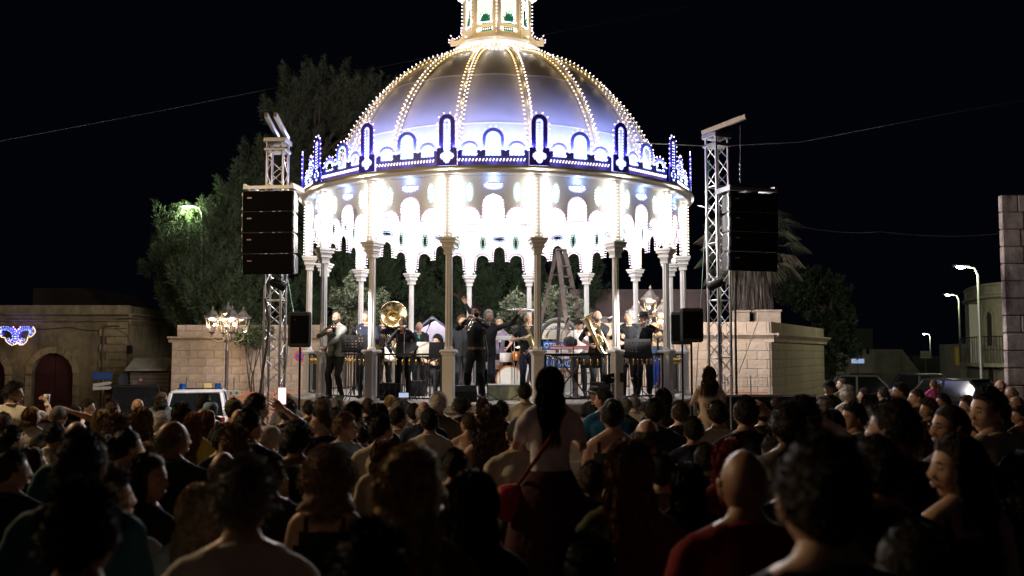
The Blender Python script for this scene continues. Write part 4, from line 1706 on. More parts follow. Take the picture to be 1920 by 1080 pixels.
def street_end():
    # low pale house with one sloping side
    Y = 46
    g = -.3
    M = stain_mat('pale_olive_plaster', (.27, .26, .19), (.18, .17, .12), scale=.3)
    def poly(nm, pts, Yf, dep, m, lab, cat):
        f = [P(a, b, Yf) for a, b in pts]
        bk = [p + Vector((0, dep, 0)) for p in f]
        mb = MB().rings([bk, f], 0, False)
        return put(nm, mb.mesh(nm, [m]), label=lab, cat=cat)
    h = poly('low_house', [(1560, 760), (1560, 655), (1692, 655), (1732, 707), (1732, 760)], Y, 5, M, 'pale low house with a sloping end wall in the distance right of the tufa wall', 'house')
    for (a, b, c, d) in ((1607, 653, 1616, 664), (1624, 653, 1630, 664)):
        p0, p1 = P(a, b, Y - .02), P(c, d, Y - .02)
        q = MB().box(((p0.x + p1.x) / 2, Y - .01, (p0.z + p1.z) / 2), (p1.x - p0.x, .06, abs(p0.z - p1.z)))
        put('window', q.mesh('window', [mat('black_opening', (.01, .01, .01), .8)]), h)
    p0, p1 = P(1692, 668, Y - .3), P(1700, 705, Y - .3)
    q = MB().box(((p0.x + p1.x) / 2, Y - .05, (p0.z + p1.z) / 2), (.08, .1, abs(p0.z - p1.z)))
    put('pilaster', q.mesh('pilaster', [M]), h)
    # lower gate wall in front
    mb = MB()
    p0, p1 = P(1600, 700, 40), P(1732, 700, 40)
    mb.box(((p0.x + p1.x) / 2, 40.2, (p0.z + g) / 2), (p1.x - p0.x, .3, p0.z - g))
    put('garden_wall', mb.mesh('garden_wall', [mat('dim_wall', (.10, .10, .075), .9, var=.3, scale=2)]), label='dim low garden wall behind the parked cars at right', cat='wall')
    mb = MB()
    p0, p1 = P(1684, 709, 38), P(1712, 735, 38)
    mb.box(((p0.x + p1.x) / 2, 38, (p0.z + g) / 2), (p1.x - p0.x, .1, p0.z - g))
    put('panel_board', mb.mesh('panel_board', [mat('pale_panel', (.36, .35, .28), .8)]), label='pale rectangular panel beyond the crowd at right', cat='panel')
    # long dark block down the street
    mb = MB()
    p0, p1 = P(1712, 668, 60), P(1835, 668, 60)
    mb.box(((p0.x + p1.x) / 2 + 2, 64, (p0.z + g) / 2), (p1.x - p0.x + 4, 8, p0.z - g))
    put('street_house', mb.mesh('street_house', [mat('dim_brown', (.06, .055, .04), .9, var=.3, scale=.5)]), label='dark brown row house at the end of the street on the right', cat='house')
    mb = MB()
    p0, p1 = P(1590, 616, 62), P(1636, 616, 62)
    mb.box(((p0.x + p1.x) / 2, 66, (p0.z + g) / 2), (p1.x - p0.x, 8, p0.z - g))
    put('tall_house', mb.mesh('tall_house', [mat('dim_grey', (.07, .07, .07), .9, var=.3, scale=.5)]), label='dim tall house rising behind the low pale one at right', cat='house')
    # sign boards
    p = P(1736, 665, 44)
    root = empty('street_sign', p, label='white horizontal board sign hanging over the street at right', cat='sign')
    put('board', MB().box((0, 0, 0), (.5, .04, .34), 0, bev=.005).mesh('board', [mat('sign_white', (.55, .54, .5), .5)]), root)
    put('lettering', MB().box((-.02, -.025, .05), (.36, .006, .03)).box((-.02, -.025, -.04), (.4, .006, .03)).mesh('lettering', [mat('sign_ink', (.2, .2, .18), .6)]), root)
    put('post', MB().cyl((.0, .05, -p.z - .3), (.0, .05, .17), .03, 6).mesh('post', [M_rig]), root)
    p = P(1608, 677, 42)
    root = empty('lit_sign', p, label='small lit blue-white double sign under the dark tree at right', cat='sign')
    for i, dx in enumerate((-.14, .16)):
        q = put('sign_panel', MB().box((dx, 0, 0), (.26, .06, .2), 0, bev=.005).mesh('sign_panel', [mat('glow_sign', (.6, .7, .9), .4, emit=(.45, .62, 1), es=.55, sample=False)]), root)
    put('post', MB().cyl((.0, .05, -p.z - .3), (.0, .05, .1), .03, 6).mesh('post', [M_rig]), root)
    # balcony front with yellow box
    p = P(1795, 668, 40)
    q = MB().box((p.x, 40, p.z), (.18, .2, .8), 0, bev=.02)
    put('yellow_sign', q.mesh('yellow_sign', [mat('yellow_paint', (.45, .36, .05), .5)]), label='narrow yellow upright sign on the wall by the second mast', cat='sign')
    mb = MB()
    p0 = P(1798, 645, 41)
    mb.box((p0.x + .55, 42, (p0.z + g) / 2), (1.0, 2, p0.z - g))
    put('narrow_house', mb.mesh('narrow_house', [M]), label='narrow low pale house beside the rounded corner house', cat='house')


street_end()

# ------------------------------------------------------------ barrier of orange mesh
def mesh_fence(p0, p1, Y, lab):
    a, b = PX(p0, Y, 1), PX(p1, Y, 1)
    g = gz(Y)
    root = empty('safety_fence', (a, Y, g), label=lab, cat='fence', group='orange mesh safety fencing')
    L = b - a
    mb = MB()
    zt = P(p0, 736, Y).z - g
    for i in range(9):
        z = .08 + (zt - .08) * i / 8
        mb.box((L / 2, 0, z), (L, .006, .022))
    n = int(L / .06)
    for i in range(n):
        mb.box((i * .06, .004, zt / 2 + .04), (.012, .005, zt - .08))
    put('mesh_sheet', mb.mesh('mesh_sheet', [mat('orange_mesh', (.75, .16, .05), .6)]), root, kind='stuff')
    pm = MB().cyl((0, .02, 0), (0, .02, zt + .45), .018, 6).mesh('fence_post', [M_rig])
    k = max(2, int(L / 1.4))
    for i in range(k):
        put('fence_post', pm, root, Matrix.Translation((L * (i + .3) / k, 0, 0)))
    mb = MB()
    for i in range(5):
        mb.box((L / 2, .03, zt + .05 + i * .08), (L, .003, .003))
    for i in range(int(L / .1)):
        mb.box((i * .1, .03, zt + .2), (.003, .003, .4))
    put('wire_mesh', mb.mesh('wire_mesh', [M_rig]), root, kind='stuff')


mesh_fence(322, 590, 27.8, 'orange mesh fencing with grey posts in front of the left tufa wall')
mesh_fence(1345, 1442, 24.6, 'orange mesh fencing at the foot of the tufa corner building on the right')

# ------------------------------------------------------------ vehicles
def car(nm, M, length, width, height, col, lab, cat='car', police=False, grp=None, suv=False):
    """M places the car: x across, y along its length (front at -y)"""
    paint = mat('car_paint_' + nm, col, .42, spec=.4)
    glass = mat('car_glass', (.012, .013, .015), .08, spec=.8)
    rubber = mat('tyre_rubber', (.015, .015, .015), .8)
    root = empty('parked_car', M.translation, 0, label=lab, cat=cat, group=grp)
    root.matrix_world = M
    L, W, H = length, width, height
    belt = H * .58
    # body sections along the length: (y, half width, bottom, top)
    sec = [(-L / 2, .40, .32, .55), (-L / 2 + .08, .46, .22, .66), (-L / 2 + .5, .49, .2, belt * .92), (-L * .22, .5, .2, belt), (L * .1, .5, .2, belt), (L / 2 - .5, .5, .2, belt), (L / 2 - .1, .47, .22, belt * .97), (L / 2, .42, .32, belt * .8)]
    rings = []
    for y, hw, zb, zt in sec:
        hw *= W
        rings.append([(-hw * .94, y, zb), (hw * .94, y, zb), (hw, y, zb + .1), (hw, y, zt - .18), (hw * .95, y, zt - .04), (hw * .86, y, zt), (-hw * .86, y, zt), (-hw * .95, y, zt - .04), (-hw, y, zt - .18), (-hw, y, zb + .1)])
    mb = MB().rings(rings, 0, True)
    put('body', mb.mesh('body', [paint]), root)
    # cabin: glass shell with painted roof and pillars
    yb0, yb1 = -L * .2, (L / 2 - (.12 if suv else .45))
    yt0, yt1 = -L * .06, (L / 2 - (.4 if suv else .95))
    hwb, hwt = W * .455, W * .38
    b = [(-hwb, yb0, belt - .02), (hwb, yb0, belt - .02), (hwb, yb1, belt - .02), (-hwb, yb1, belt - .02)]
    t_ = [(-hwt, yt0, H - .05), (hwt, yt0, H - .05), (hwt, yt1, H - .05), (-hwt, yt1, H - .05)]
    g = MB().add(b + t_, [(0, 3, 2, 1), (4, 5, 6, 7), (0, 1, 5, 4), (1, 2, 6, 5), (2, 3, 7, 6), (3, 0, 4, 7)])
    put('windows', g.mesh('windows', [glass]), root)
    r = MB()
    ym = (yt0 + yt1) / 2
    r.box((0, ym, H - .025), (hwt * 2 + .03, yt1 - yt0 + .05, .055), 0, bev=.02)
    for i in range(4):
        r.slab(b[i], t_[i], .075, .06, 0)
    for s1 in (-1, 1):
        r.slab((s1 * hwb, ym + .1, belt - .02), (s1 * hwt, ym + .08, H - .05), .07, .04, 0)
    put('roof', r.mesh('roof', [paint]), root)
    for sx in (-1, 1):
        for sy in (-.31, .3):
            wh = MB()
            wh.lathe([(.14, -.1), (.30, -.1), (.33, -.06), (.33, .06), (.30, .1), (.14, .1)], 20, 0, axis=Matrix.Rotation(pi / 2, 3, 'Y'))
            wo = put('wheel', wh.mesh('wheel', [rubber]), root, Matrix.Translation((sx * (W / 2 - .1), L * sy, .33)))
            put('rim', MB().lathe([(.02, .06 * sx), (.2, .1 * sx), (.21, .08 * sx)], 14, 0, axis=Matrix.Rotation(pi / 2, 3, 'Y')).mesh('rim', [M_alu]), wo)
        put('headlight', MB().ell((sx * W * .36, -L / 2 + .06, .62), (.16, .08, .08), 0, 10, 6).mesh('headlight', [mat('headlight_glass', (.12, .12, .12), .35)]), root)
        put('tail_light', MB().box((sx * W * .42, L / 2 - .03, belt * .8), (.14, .06, .22), 0, bev=.02).mesh('tail_light', [mat('tail_light_red', (.35, .01, .01), .2)]), root)
        put('wing_mirror', MB().ell((sx * (W / 2 + .06), yb0 + .25, belt + .03), (.1, .06, .07), 0, 8, 6).mesh('wing_mirror', [paint]), root)
    if police:
        for sx in (-1, 1):
            bk = MB()
            bk.cyl((sx * hwt * .75, yt0 + .3, H), (sx * hwt * .75, yt0 + .3, H + .16), .085, 12)
            put('beacon', bk.mesh('beacon', [mat('beacon_blue', (.01, .06, .22), .15)]), root)
        bk = MB().box((-hwt * .3, yt0 + .32, H + .1), (.2, .1, .14), 0, bev=.02)
        put('siren', bk.mesh('siren', [mat('siren_amber', (.5, .38, .15), .4)]), root)
        put('light_bar', MB().box((0, yt0 + .3, H + .02), (hwt * 1.9, .09, .04)).mesh('light_bar', [M_black]), root)
    return root


def carM(px, Y, yaw, z=None):
    return T(PX(px, Y, 1), Y, gz(Y) if z is None else z, yaw)


car('white', carM(376, 25.5, radians(-166)), 3.6, 1.60, 1.42, (.72, .72, .78), 'white patrol car with two blue roof beacons parked before the left tufa wall', 'car', True, suv=True)
car('black', carM(256, 29.0, radians(24)), 3.6, 1.6, 1.40, (.012, .012, .014), 'black parked car in front of the kiosk on the left')
car('silver', carM(1630, 36, radians(75)), 4.1, 1.7, 1.55, (.16, .17, .15), 'pale parked car glinting beyond the crowd at right', grp='cars parked at the right of the square')
car('dark', carM(1752, 35, radians(70)), 4.3, 1.75, 1.62, (.02, .022, .025), 'dark parked estate car in the middle of the right car row', grp='cars parked at the right of the square')
car('dark2', carM(1822, 29, radians(40)), 4.3, 1.75, 1.6, (.015, .015, .018), 'dark parked car closest to the rounded corner house', grp='cars parked at the right of the square')
# white notice board beside the patrol car
p = P(438, 737, 22.5)
nb = empty('notice_board', (p.x, 22.5, gz(22.5)), label='small white notice board with two marks beside the patrol car', cat='notice board')
put('board', MB().box((0, 0, p.z - gz(22.5)), (.34, .02, .12), 0, bev=.004).mesh('board', [mat('board_white', (.6, .6, .58), .5)]), nb)
put('marks', MB().box((-.06, -.013, p.z - gz(22.5)), (.05, .005, .06)).box((.08, -.013, p.z - gz(22.5)), (.06, .005, .05)).mesh('marks', [mat('mark_green', (.1, .2, .1), .5)]), nb)
put('post', MB().cyl((0, .02, 0), (0, .02, p.z - gz(22.5)), .015, 6).mesh('post', [M_rig]), nb)

# ------------------------------------------------------------ trees
def needle_plumes(name, plumes, mats_, n_per=260, ln=.16, wd=.012, seed=1, spread=.5):
    """plumes: (base, dir, length, radius); many thin blades swept along each plume"""
    r = np.random.default_rng(seed)
    V, F, MI = [], [], []
    base = 0
    Vall = []
    for (b, d, L, R) in plumes:
        n = n_per
        d = np.array(d, float)
        d /= np.linalg.norm(d)
        t = r.random(n) ** .8
        an = r.random(n) * 2 * pi
        ax = np.cross(d, [0.3, .2, 1.0])
        ax /= np.linalg.norm(ax) + 1e-9
        ay = np.cross(d, ax)
        prof = R * np.sin(np.clip(t * 1.05 + .12, 0, 1) * pi) ** .7 * np.sqrt(r.random(n))
        c = np.array(b)[None] + d[None] * (t * L)[:, None] + (ax[None] * np.cos(an)[:, None] + ay[None] * np.sin(an)[:, None]) * prof[:, None]
        out = (ax[None] * np.cos(an)[:, None] + ay[None] * np.sin(an)[:, None])
        dir_ = d[None] * (1 - spread) + out * spread + r.normal(0, .28, (n, 3)) + np.array([0, 0, .25])[None]
        dir_ /= np.linalg.norm(dir_, axis=1)[:, None]
        side = np.cross(dir_, r.normal(0, 1, (n, 3)))
        side /= np.linalg.norm(side, axis=1)[:, None] + 1e-9
        l = ln * (.5 + r.random(n))[:, None]
        ww = wd * (.6 + .8 * r.random(n))[:, None]
        a = c
        m_ = c + dir_ * l * .5
        e = c + dir_ * l
        q = np.stack([a, m_ + side * ww, e, m_ - side * ww], 1)
        Vall.append(q.reshape(-1, 3))
    Vall = np.concatenate(Vall)
    nf = len(Vall) // 4
    me = bpy.data.meshes.new(name)
    me.vertices.add(len(Vall))
    me.vertices.foreach_set('co', Vall.astype('f').ravel())
    me.loops.add(nf * 4)
    me.loops.foreach_set('vertex_index', np.arange(nf * 4, dtype='i'))
    me.polygons.add(nf)
    me.polygons.foreach_set('loop_start', np.arange(nf, dtype='i') * 4)
    me.polygons.foreach_set('loop_total', np.full(nf, 4, 'i'))
    for m in mats_:
        me.materials.append(m)
    me.polygons.foreach_set('material_index', r.integers(0, len(mats_), nf).astype('i'))
    me.update()
    me.validate()
    return me


G1 = mat('needle_green', (.045, .075, .028), .75, var=.4, scale=1.5)
G2 = mat('needle_olive', (.065, .08, .04), .75, var=.4, scale=1.5)
G3 = mat('needle_dark', (.03, .055, .025), .8, var=.3, scale=1.5)
M_bark = mat('bark', (.08, .06, .045), .9, var=.4, scale=12, bump=1.0, bscale=30)


def conifer(lab, lobes, Y, trunk, n_per=260, plume=(.9, .28), seed=1, mats_=None, ln=.17, wd=.012, dens=1.0, up=.75, kind=('conifer', 'tree')):
    """lobes: (px, py, rx_px, ry_px) outline ellipses seen in the picture, given depth as real volumes"""
    r = random.Random(seed)
    plumes = []
    for (px, py, rx, ry, dy) in lobes:
        c = P(px, py, Y + dy)
        m = (Y + dy) / FPX
        RX, RZ = rx * m, ry * m
        RY = min(RX, 1.6)
        n = int(dens * 26 * RX * RZ + 6)
        for _ in range(n):
            # mostly on the shell, opened by gaps
            u = Vector((r.gauss(0, 1), r.gauss(0, 1), r.gauss(0, 1))).normalized()
            k = r.uniform(.35, 1.0) ** .5
            if noise.noise(Vector((c.x + u.x * 2.2, seed, c.z + u.z * 2.2)) * .9) > .28:
                continue
            b = c + Vector((u.x * RX, u.y * RY, u.z * RZ)) * k
            d = Vector((u.x * .6, u.y * .6, up + u.z * .25))
            L = plume[0] * r.uniform(.6, 1.2)
            plumes.append((tuple(b - d.normalized() * L * .5), tuple(d), L, plume[1] * r.uniform(.7, 1.2)))
    root = empty(kind[0], (PX(trunk, Y), Y, gz(Y)), label=lab, cat=kind[1])
    me = needle_plumes('crown', plumes, mats_ or [G1, G2, G3], n_per, ln, wd, seed)
    me.transform(Matrix.Translation(-root.location))
    put('crown', me, root)
    mb = MB()
    top = max(P(l[0], l[1], Y + l[4]).z for l in lobes)
    H = top - gz(Y)
    pts = [(0, 0, 0)] + [(r.uniform(-.15, .15), r.uniform(-.15, .15), H * f) for f in (.25, .5, .75, .95)]
    mb.tube(pts, [.28, .22, .16, .1, .04], 9)
    for l in lobes:
        c = P(l[0], l[1], Y + l[4]) - root.location
        z0 = max(.6, min(c.z - abs(c.x) * .6, H * .8))
        mb.tube([(0, 0, z0), (c.x * .5, c.y * .5, (z0 + c.z) / 2 - .1), tuple(c)], [.1, .06, .02], 6)
    put('trunk', mb.mesh('trunk', [M_bark]), root)
    return root


conifer('broad feathery conifer on the left lit green by the street light in its crown',
        [(345, 450, 55, 60, 0), (310, 500, 34, 48, 0), (385, 520, 70, 70, -1), (430, 450, 55, 80, 0), (340, 560, 45, 40, -.5), (420, 570, 80, 45, -1), (455, 380, 45, 60, 1), (500, 560, 60, 70, 0), (375, 415, 40, 30, 0)],
        33, 430, 240, (1.0, .26), 11, dens=1.35)
conifer('tall dark conifer rising behind the left speaker tower and the dome',
        [(600, 180, 85, 52, 0), (560, 220, 60, 60, 0), (660, 180, 60, 40, 0), (500, 330, 60, 60, 0), (560, 330, 80, 80, 1), (620, 270, 90, 90, 1), (480, 400, 40, 60, 0), (700, 200, 40, 50, 1), (680, 300, 60, 80, 1)],
        37, 590, 260, (1.2, .3), 12, [mat('needle_grey', (.07, .075, .05), .75, var=.35, scale=1.5), G2], dens=1.1)
conifer('dark conifer behind the left half of the stage', [(600, 520, 60, 90, 0), (680, 500, 70, 90, 0), (640, 590, 90, 60, -.5), (740, 540, 60, 90, 0)], 35, 650, 220, (1.0, .28), 13, [G1, G3], dens=1.0)
conifer('dark conifer behind the middle of the stage', [(800, 520, 70, 90, 0), (880, 500, 70, 90, 0), (860, 590, 90, 60, 0), (950, 520, 60, 80, 0)], 35.5, 860, 220, (1.0, .28), 14, [G3, G3, G1], dens=1.0)
conifer('dark conifer behind the step ladder at the right of the stage', [(1020, 500, 60, 80, 0), (1080, 520, 60, 80, 0), (1010, 590, 50, 50, 0)], 36, 1040, 200, (1.0, .28), 15, [G3, G3, G1], dens=.9)
conifer('dark broad tree at the right beyond the tufa corner, faintly lit from below',
        [(1540, 560, 50, 50, 0), (1560, 620, 45, 50, 0), (1500, 540, 50, 40, 0), (1575, 660, 30, 40, -.5), (1555, 690, 40, 40, 0)], 38, 1560, 200, (.7, .3), 16,
        [mat('leaf_dim', (.028, .036, .012), .7, var=.4, scale=2), G3], ln=.14, wd=.035, dens=1.1, kind=('broad_tree', 'tree'))


def shrub(px, py, rx, ry, Y, lab, seed, n=60, mats_=None, wd=.03, per=60):
    r = random.Random(seed)
    c = P(px, py, Y)
    m = Y / FPX
    plumes = []
    for _ in range(n):
        u = Vector((r.gauss(0, 1), r.gauss(0, 1), r.gauss(0, 1))).normalized() * r.uniform(.2, 1) ** .5
        b = c + Vector((u.x * rx * m * (1 - .35 * max(0, u.z)), u.y * .6, u.z * ry * m))
        d = Vector((u.x, u.y, .9))
        plumes.append((tuple(b), tuple(d), .34, .1))
    g = gz(Y)
    root = empty('shrub', (c.x, Y, g), label=lab, cat='shrub', group='pale leaved shrubs behind the stage')
    me = needle_plumes('foliage', plumes, mats_ or [mat('olive_leaf', (.085, .10, .06), .65, var=.3, scale=3), mat('olive_leaf_dark', (.05, .065, .035), .7)], per, .10, wd * .6, seed, .8)
    me.transform(Matrix.Translation(-root.location))
    put('foliage', me, root)
    mb = MB()
    for k in range(5):
        mb.tube([(r.uniform(-.1, .1), 0, 0), (r.uniform(-.3, .3), r.uniform(-.2, .2), (c.z - g) * .6), (r.uniform(-.5, .5), 0, c.z - g + ry * m * .5)], [.03, .02, .01], 5)
    put('stem', mb.mesh('stem', [M_bark]), root)


shrub(975, 605, 34, 42, 27.5, 'pointed grey-green shrub behind the raised saxophone', 31, 80)
shrub(1040, 590, 36, 40, 27.8, 'grey-green shrub seen through the legs of the step ladder', 32, 80)
shrub(655, 575, 26, 42, 27.0, 'slim grey-green shrub behind the bald clarinettist', 33, 60)
shrub(705, 590, 24, 36, 27.4, 'low grey-green shrub left of the sousaphone bell', 34, 45)
shrub(480, 640, 30, 22, 29.0, 'grey-green shrub top hanging over the left tufa wall', 35, 40, [G1, G2])
shrub(1082, 600, 20, 30, 27.6, 'grey-green shrub on the right side of the step ladder', 36, 40)


def palm():
    Y = 29.2
    g = -.3
    o = Vector((PX(1409, Y, 4), Y, g))
    root = empty('palm_tree', o, label='fan palm with a hanging skirt of dry fronds behind the right speaker column', cat='palm tree')
    H = P(1409, 460, Y).z - g
    mb = MB()
    mb.tube([(0, 0, 0), (0, 0, H * .5), (.05, 0, H)], [.24, .2, .22], 10)
    put('trunk', mb.mesh('trunk', [M_bark]), root)
    r = np.random.default_rng(5)
    # skirt: thousands of limp blades
    V = []
    def blade(a, d1, L, w_, droop):
        a = np.array(a)
        d1 = np.array(d1, float)
        d1 /= np.linalg.norm(d1)
        b = a + d1 * L * .5
        d2 = d1 + np.array([0, 0, -droop])
        d2 /= np.linalg.norm(d2)
        c = b + d2 * L * .5
        s = np.cross(d1, [r.normal(), r.normal(), .2])
        s /= np.linalg.norm(s) + 1e-9
        V.extend([a - s * w_ * .3, a + s * w_ * .3, b + s * w_, b - s * w_, b - s * w_, b + s * w_, c + s * w_ * .15, c - s * w_ * .15])
    for _ in range(2600):
        an = r.random() * 2 * pi
        zz = H - .1 - r.random() ** 1.2 * 2.0
        rad = .24 + .55 * r.random() * (1 - (H - zz) / 3.2)
        blade((rad * cos(an), rad * sin(an) * .9, zz), (cos(an) * .2, sin(an) * .2, -1), .5 + r.random() * .45, .014, 1.0)
    nskirt = len(V)
    me = bpy.data.meshes.new('dry_skirt')
    me.from_pydata([tuple(v) for v in V], [], [(i, i + 1, i + 2, i + 3) for i in range(0, len(V), 4)])
    me.materials.append(mat('dry_frond', (.12, .095, .08), .8, var=.4, scale=6))
    put('dry_skirt', me, root)
    fm = mat('palm_leaf', (.05, .055, .03), .6, var=.3)
    fm2 = mat('palm_leaf_dry', (.13, .11, .07), .6, var=.3)
    for k in range(26):
        V.clear()
        an = k * 2.4
        el = .9 - (k / 26) * 1.7
        d = np.array([cos(an) * cos(el), sin(an) * cos(el), sin(el)])
        st = 1.0
        e = np.array([0, 0, H]) + d * st + np.array([0, 0, -.1])
        sd = np.cross(d, [0, 0, 1.0])
        sd /= np.linalg.norm(sd) + 1e-9
        up = np.cross(sd, d)
        for j in range(26):
            f = -1.25 + 2.5 * j / 25
            dd = d * cos(f) + sd * sin(f) + up * .12
            blade(e, dd, .75 + .25 * cos(f), .024, 1.1)
        mbm = bpy.data.meshes.new('frond')
        mbm.from_pydata([tuple(v) for v in V], [], [(i, i + 1, i + 2, i + 3) for i in range(0, len(V), 4)])
        mbm.materials.append(fm2 if k % 3 == 0 else fm)
        mb2 = MB().tube([(0, 0, H - .05), tuple((np.array([0, 0, H]) + e) / 2 + np.array([0, 0, .05])), tuple(e)], [.03, .02, .012], 5)
        fr = put('frond', mbm, root)
        put('stalk', mb2.mesh('stalk', [fm]), fr)


palm()
# ------------------------------------------------------------ people
SKIN = mat('skin', (.40, .23, .155), .55, var=.12, scale=14, sss=.0)
SKIN2 = mat('skin_tanned', (.34, .19, .12), .5, var=.12, scale=14)
SKIN3 = mat('skin_pale', (.55, .35, .26), .5, var=.12, scale=14)
M_eye = mat('eye_white', (.7, .68, .66), .2)
M_iris = mat('iris', (.02, .012, .008), .15)
M_lip = mat('lip', (.30, .11, .09), .45)
M_shoe = mat('shoe_black', (.015, .013, .012), .35)
M_sole = M_shoe


def cloth(name, col, rough=.85, var=.18, scale=5):
    return mat('cloth_' + name, col, rough, var=var, scale=scale, bump=.35, bscale=22, spec=.25)


def hairm(name, col, rough=.62):
    return mat('hair_' + name, col, rough, var=.5, scale=30, spec=.28, bump=1.0, bscale=70)


HAIR = {'black': hairm('black', (.022, .017, .014)), 'brown': hairm('brown', (.085, .048, .028)), 'chestnut': hairm('chestnut', (.20, .105, .05)),
        'grey': hairm('grey', (.26, .25, .24)), 'white': hairm('white', (.62, .60, .57)), 'blonde': hairm('blonde', (.50, .36, .18)),
        'red': hairm('red', (.30, .03, .035)), 'darkgrey': hairm('darkgrey', (.10, .095, .09)), 'auburn': hairm('auburn', (.24, .09, .04))}

V3 = Vector


def ik(S, W, l1, l2, pole):
    S, W = V3(S), V3(W)
    d = W - S
    L = min(d.length, (l1 + l2) * .995)
    if d.length < 1e-6:
        d = V3((0, 0, -1))
    u = d.normalized()
    W2 = S + u * L
    a = (l1 * l1 - l2 * l2 + L * L) / (2 * L)
    h = sqrt(max(0, l1 * l1 - a * a))
    p = V3(pole)
    p = p - u * p.dot(u)
    if p.length < 1e-5:
        p = u.orthogonal()
    return S + u * a + p.normalized() * h, W2


def capsule(mb, a, b, ra, rb, n=10, cap=True):
    a, b = V3(a), V3(b)
    d = (b - a)
    L = d.length
    d.normalize()
    pts, rad = [], []
    for i in range(1, 4):
        t = i / 4 * pi / 2
        pts.append(a - d * ra * cos(t)); rad.append(ra * sin(t))
    pts.append(a); rad.append(ra)
    for f in (.25, .5, .75):
        pts.append(a.lerp(b, f)); rad.append((ra + (rb - ra) * f) * (1.03 if f == .25 else 1.0))
    pts.append(b); rad.append(rb)
    for i in range(3, 0, -1):
        t = i / 4 * pi / 2
        pts.append(b + d * rb * cos(t)); rad.append(rb * sin(t))
    mb.tube(pts, rad, n)


def hand(mb, W, D, N, curl=.5, s=1.0, side=1, mi=0):
    """palm from wrist W along D, palm facing N; five fingers, unequal, bent towards N"""
    D, N = V3(D).normalized(), V3(N)
    N = (N - D * N.dot(D)).normalized()
    X = D.cross(N) * side
    def loop(c, w_, t_):
        return [c + X * (w_ * cos(2 * pi * k / 8)) + N * (t_ * sin(2 * pi * k / 8)) for k in range(8)]
    W = V3(W)
    mb.rings([loop(W - D * .02, .024 * s, .019 * s), loop(W + D * .02 * s, .030 * s, .016 * s), loop(W + D * .06 * s, .040 * s, .015 * s), loop(W + D * .092 * s, .039 * s, .012 * s)], mi)
    for i, (x, L) in enumerate(((.030, .072), (.010, .082), (-.011, .076), (-.030, .060))):
        p = W + D * .086 * s + X * x * s
        d = (D + X * x * 1.5).normalized()
        pts, r = [p], [.0095 * s]
        ang = 0
        for j, f in enumerate((.45, .32, .23)):
            ang += curl * (.55, .9, .7)[j] * (1 + .1 * i)
            dd = d * cos(ang) + N * sin(ang)
            p = p + dd * L * f * s
            pts.append(p)
            r.append((.0085, .008, .0055)[j] * s)
        mb.tube(pts, r, 6, mi)
    p = W + D * .022 * s + X * .026 * s
    d = (D * .75 + X * .75 + N * .25).normalized()
    pts, r = [p, p + d * .032 * s], [.014 * s, .012 * s]
    d2 = (D * .9 + X * .2 + N * (.2 + curl * .6)).normalized()
    pts.append(pts[-1] + d2 * .03 * s)
    r.append(.010 * s)
    pts.append(pts[-1] + (d2 + N * curl * .5).normalized() * .022 * s)
    r.append(.007 * s)
    mb.tube(pts, r, 6, mi)


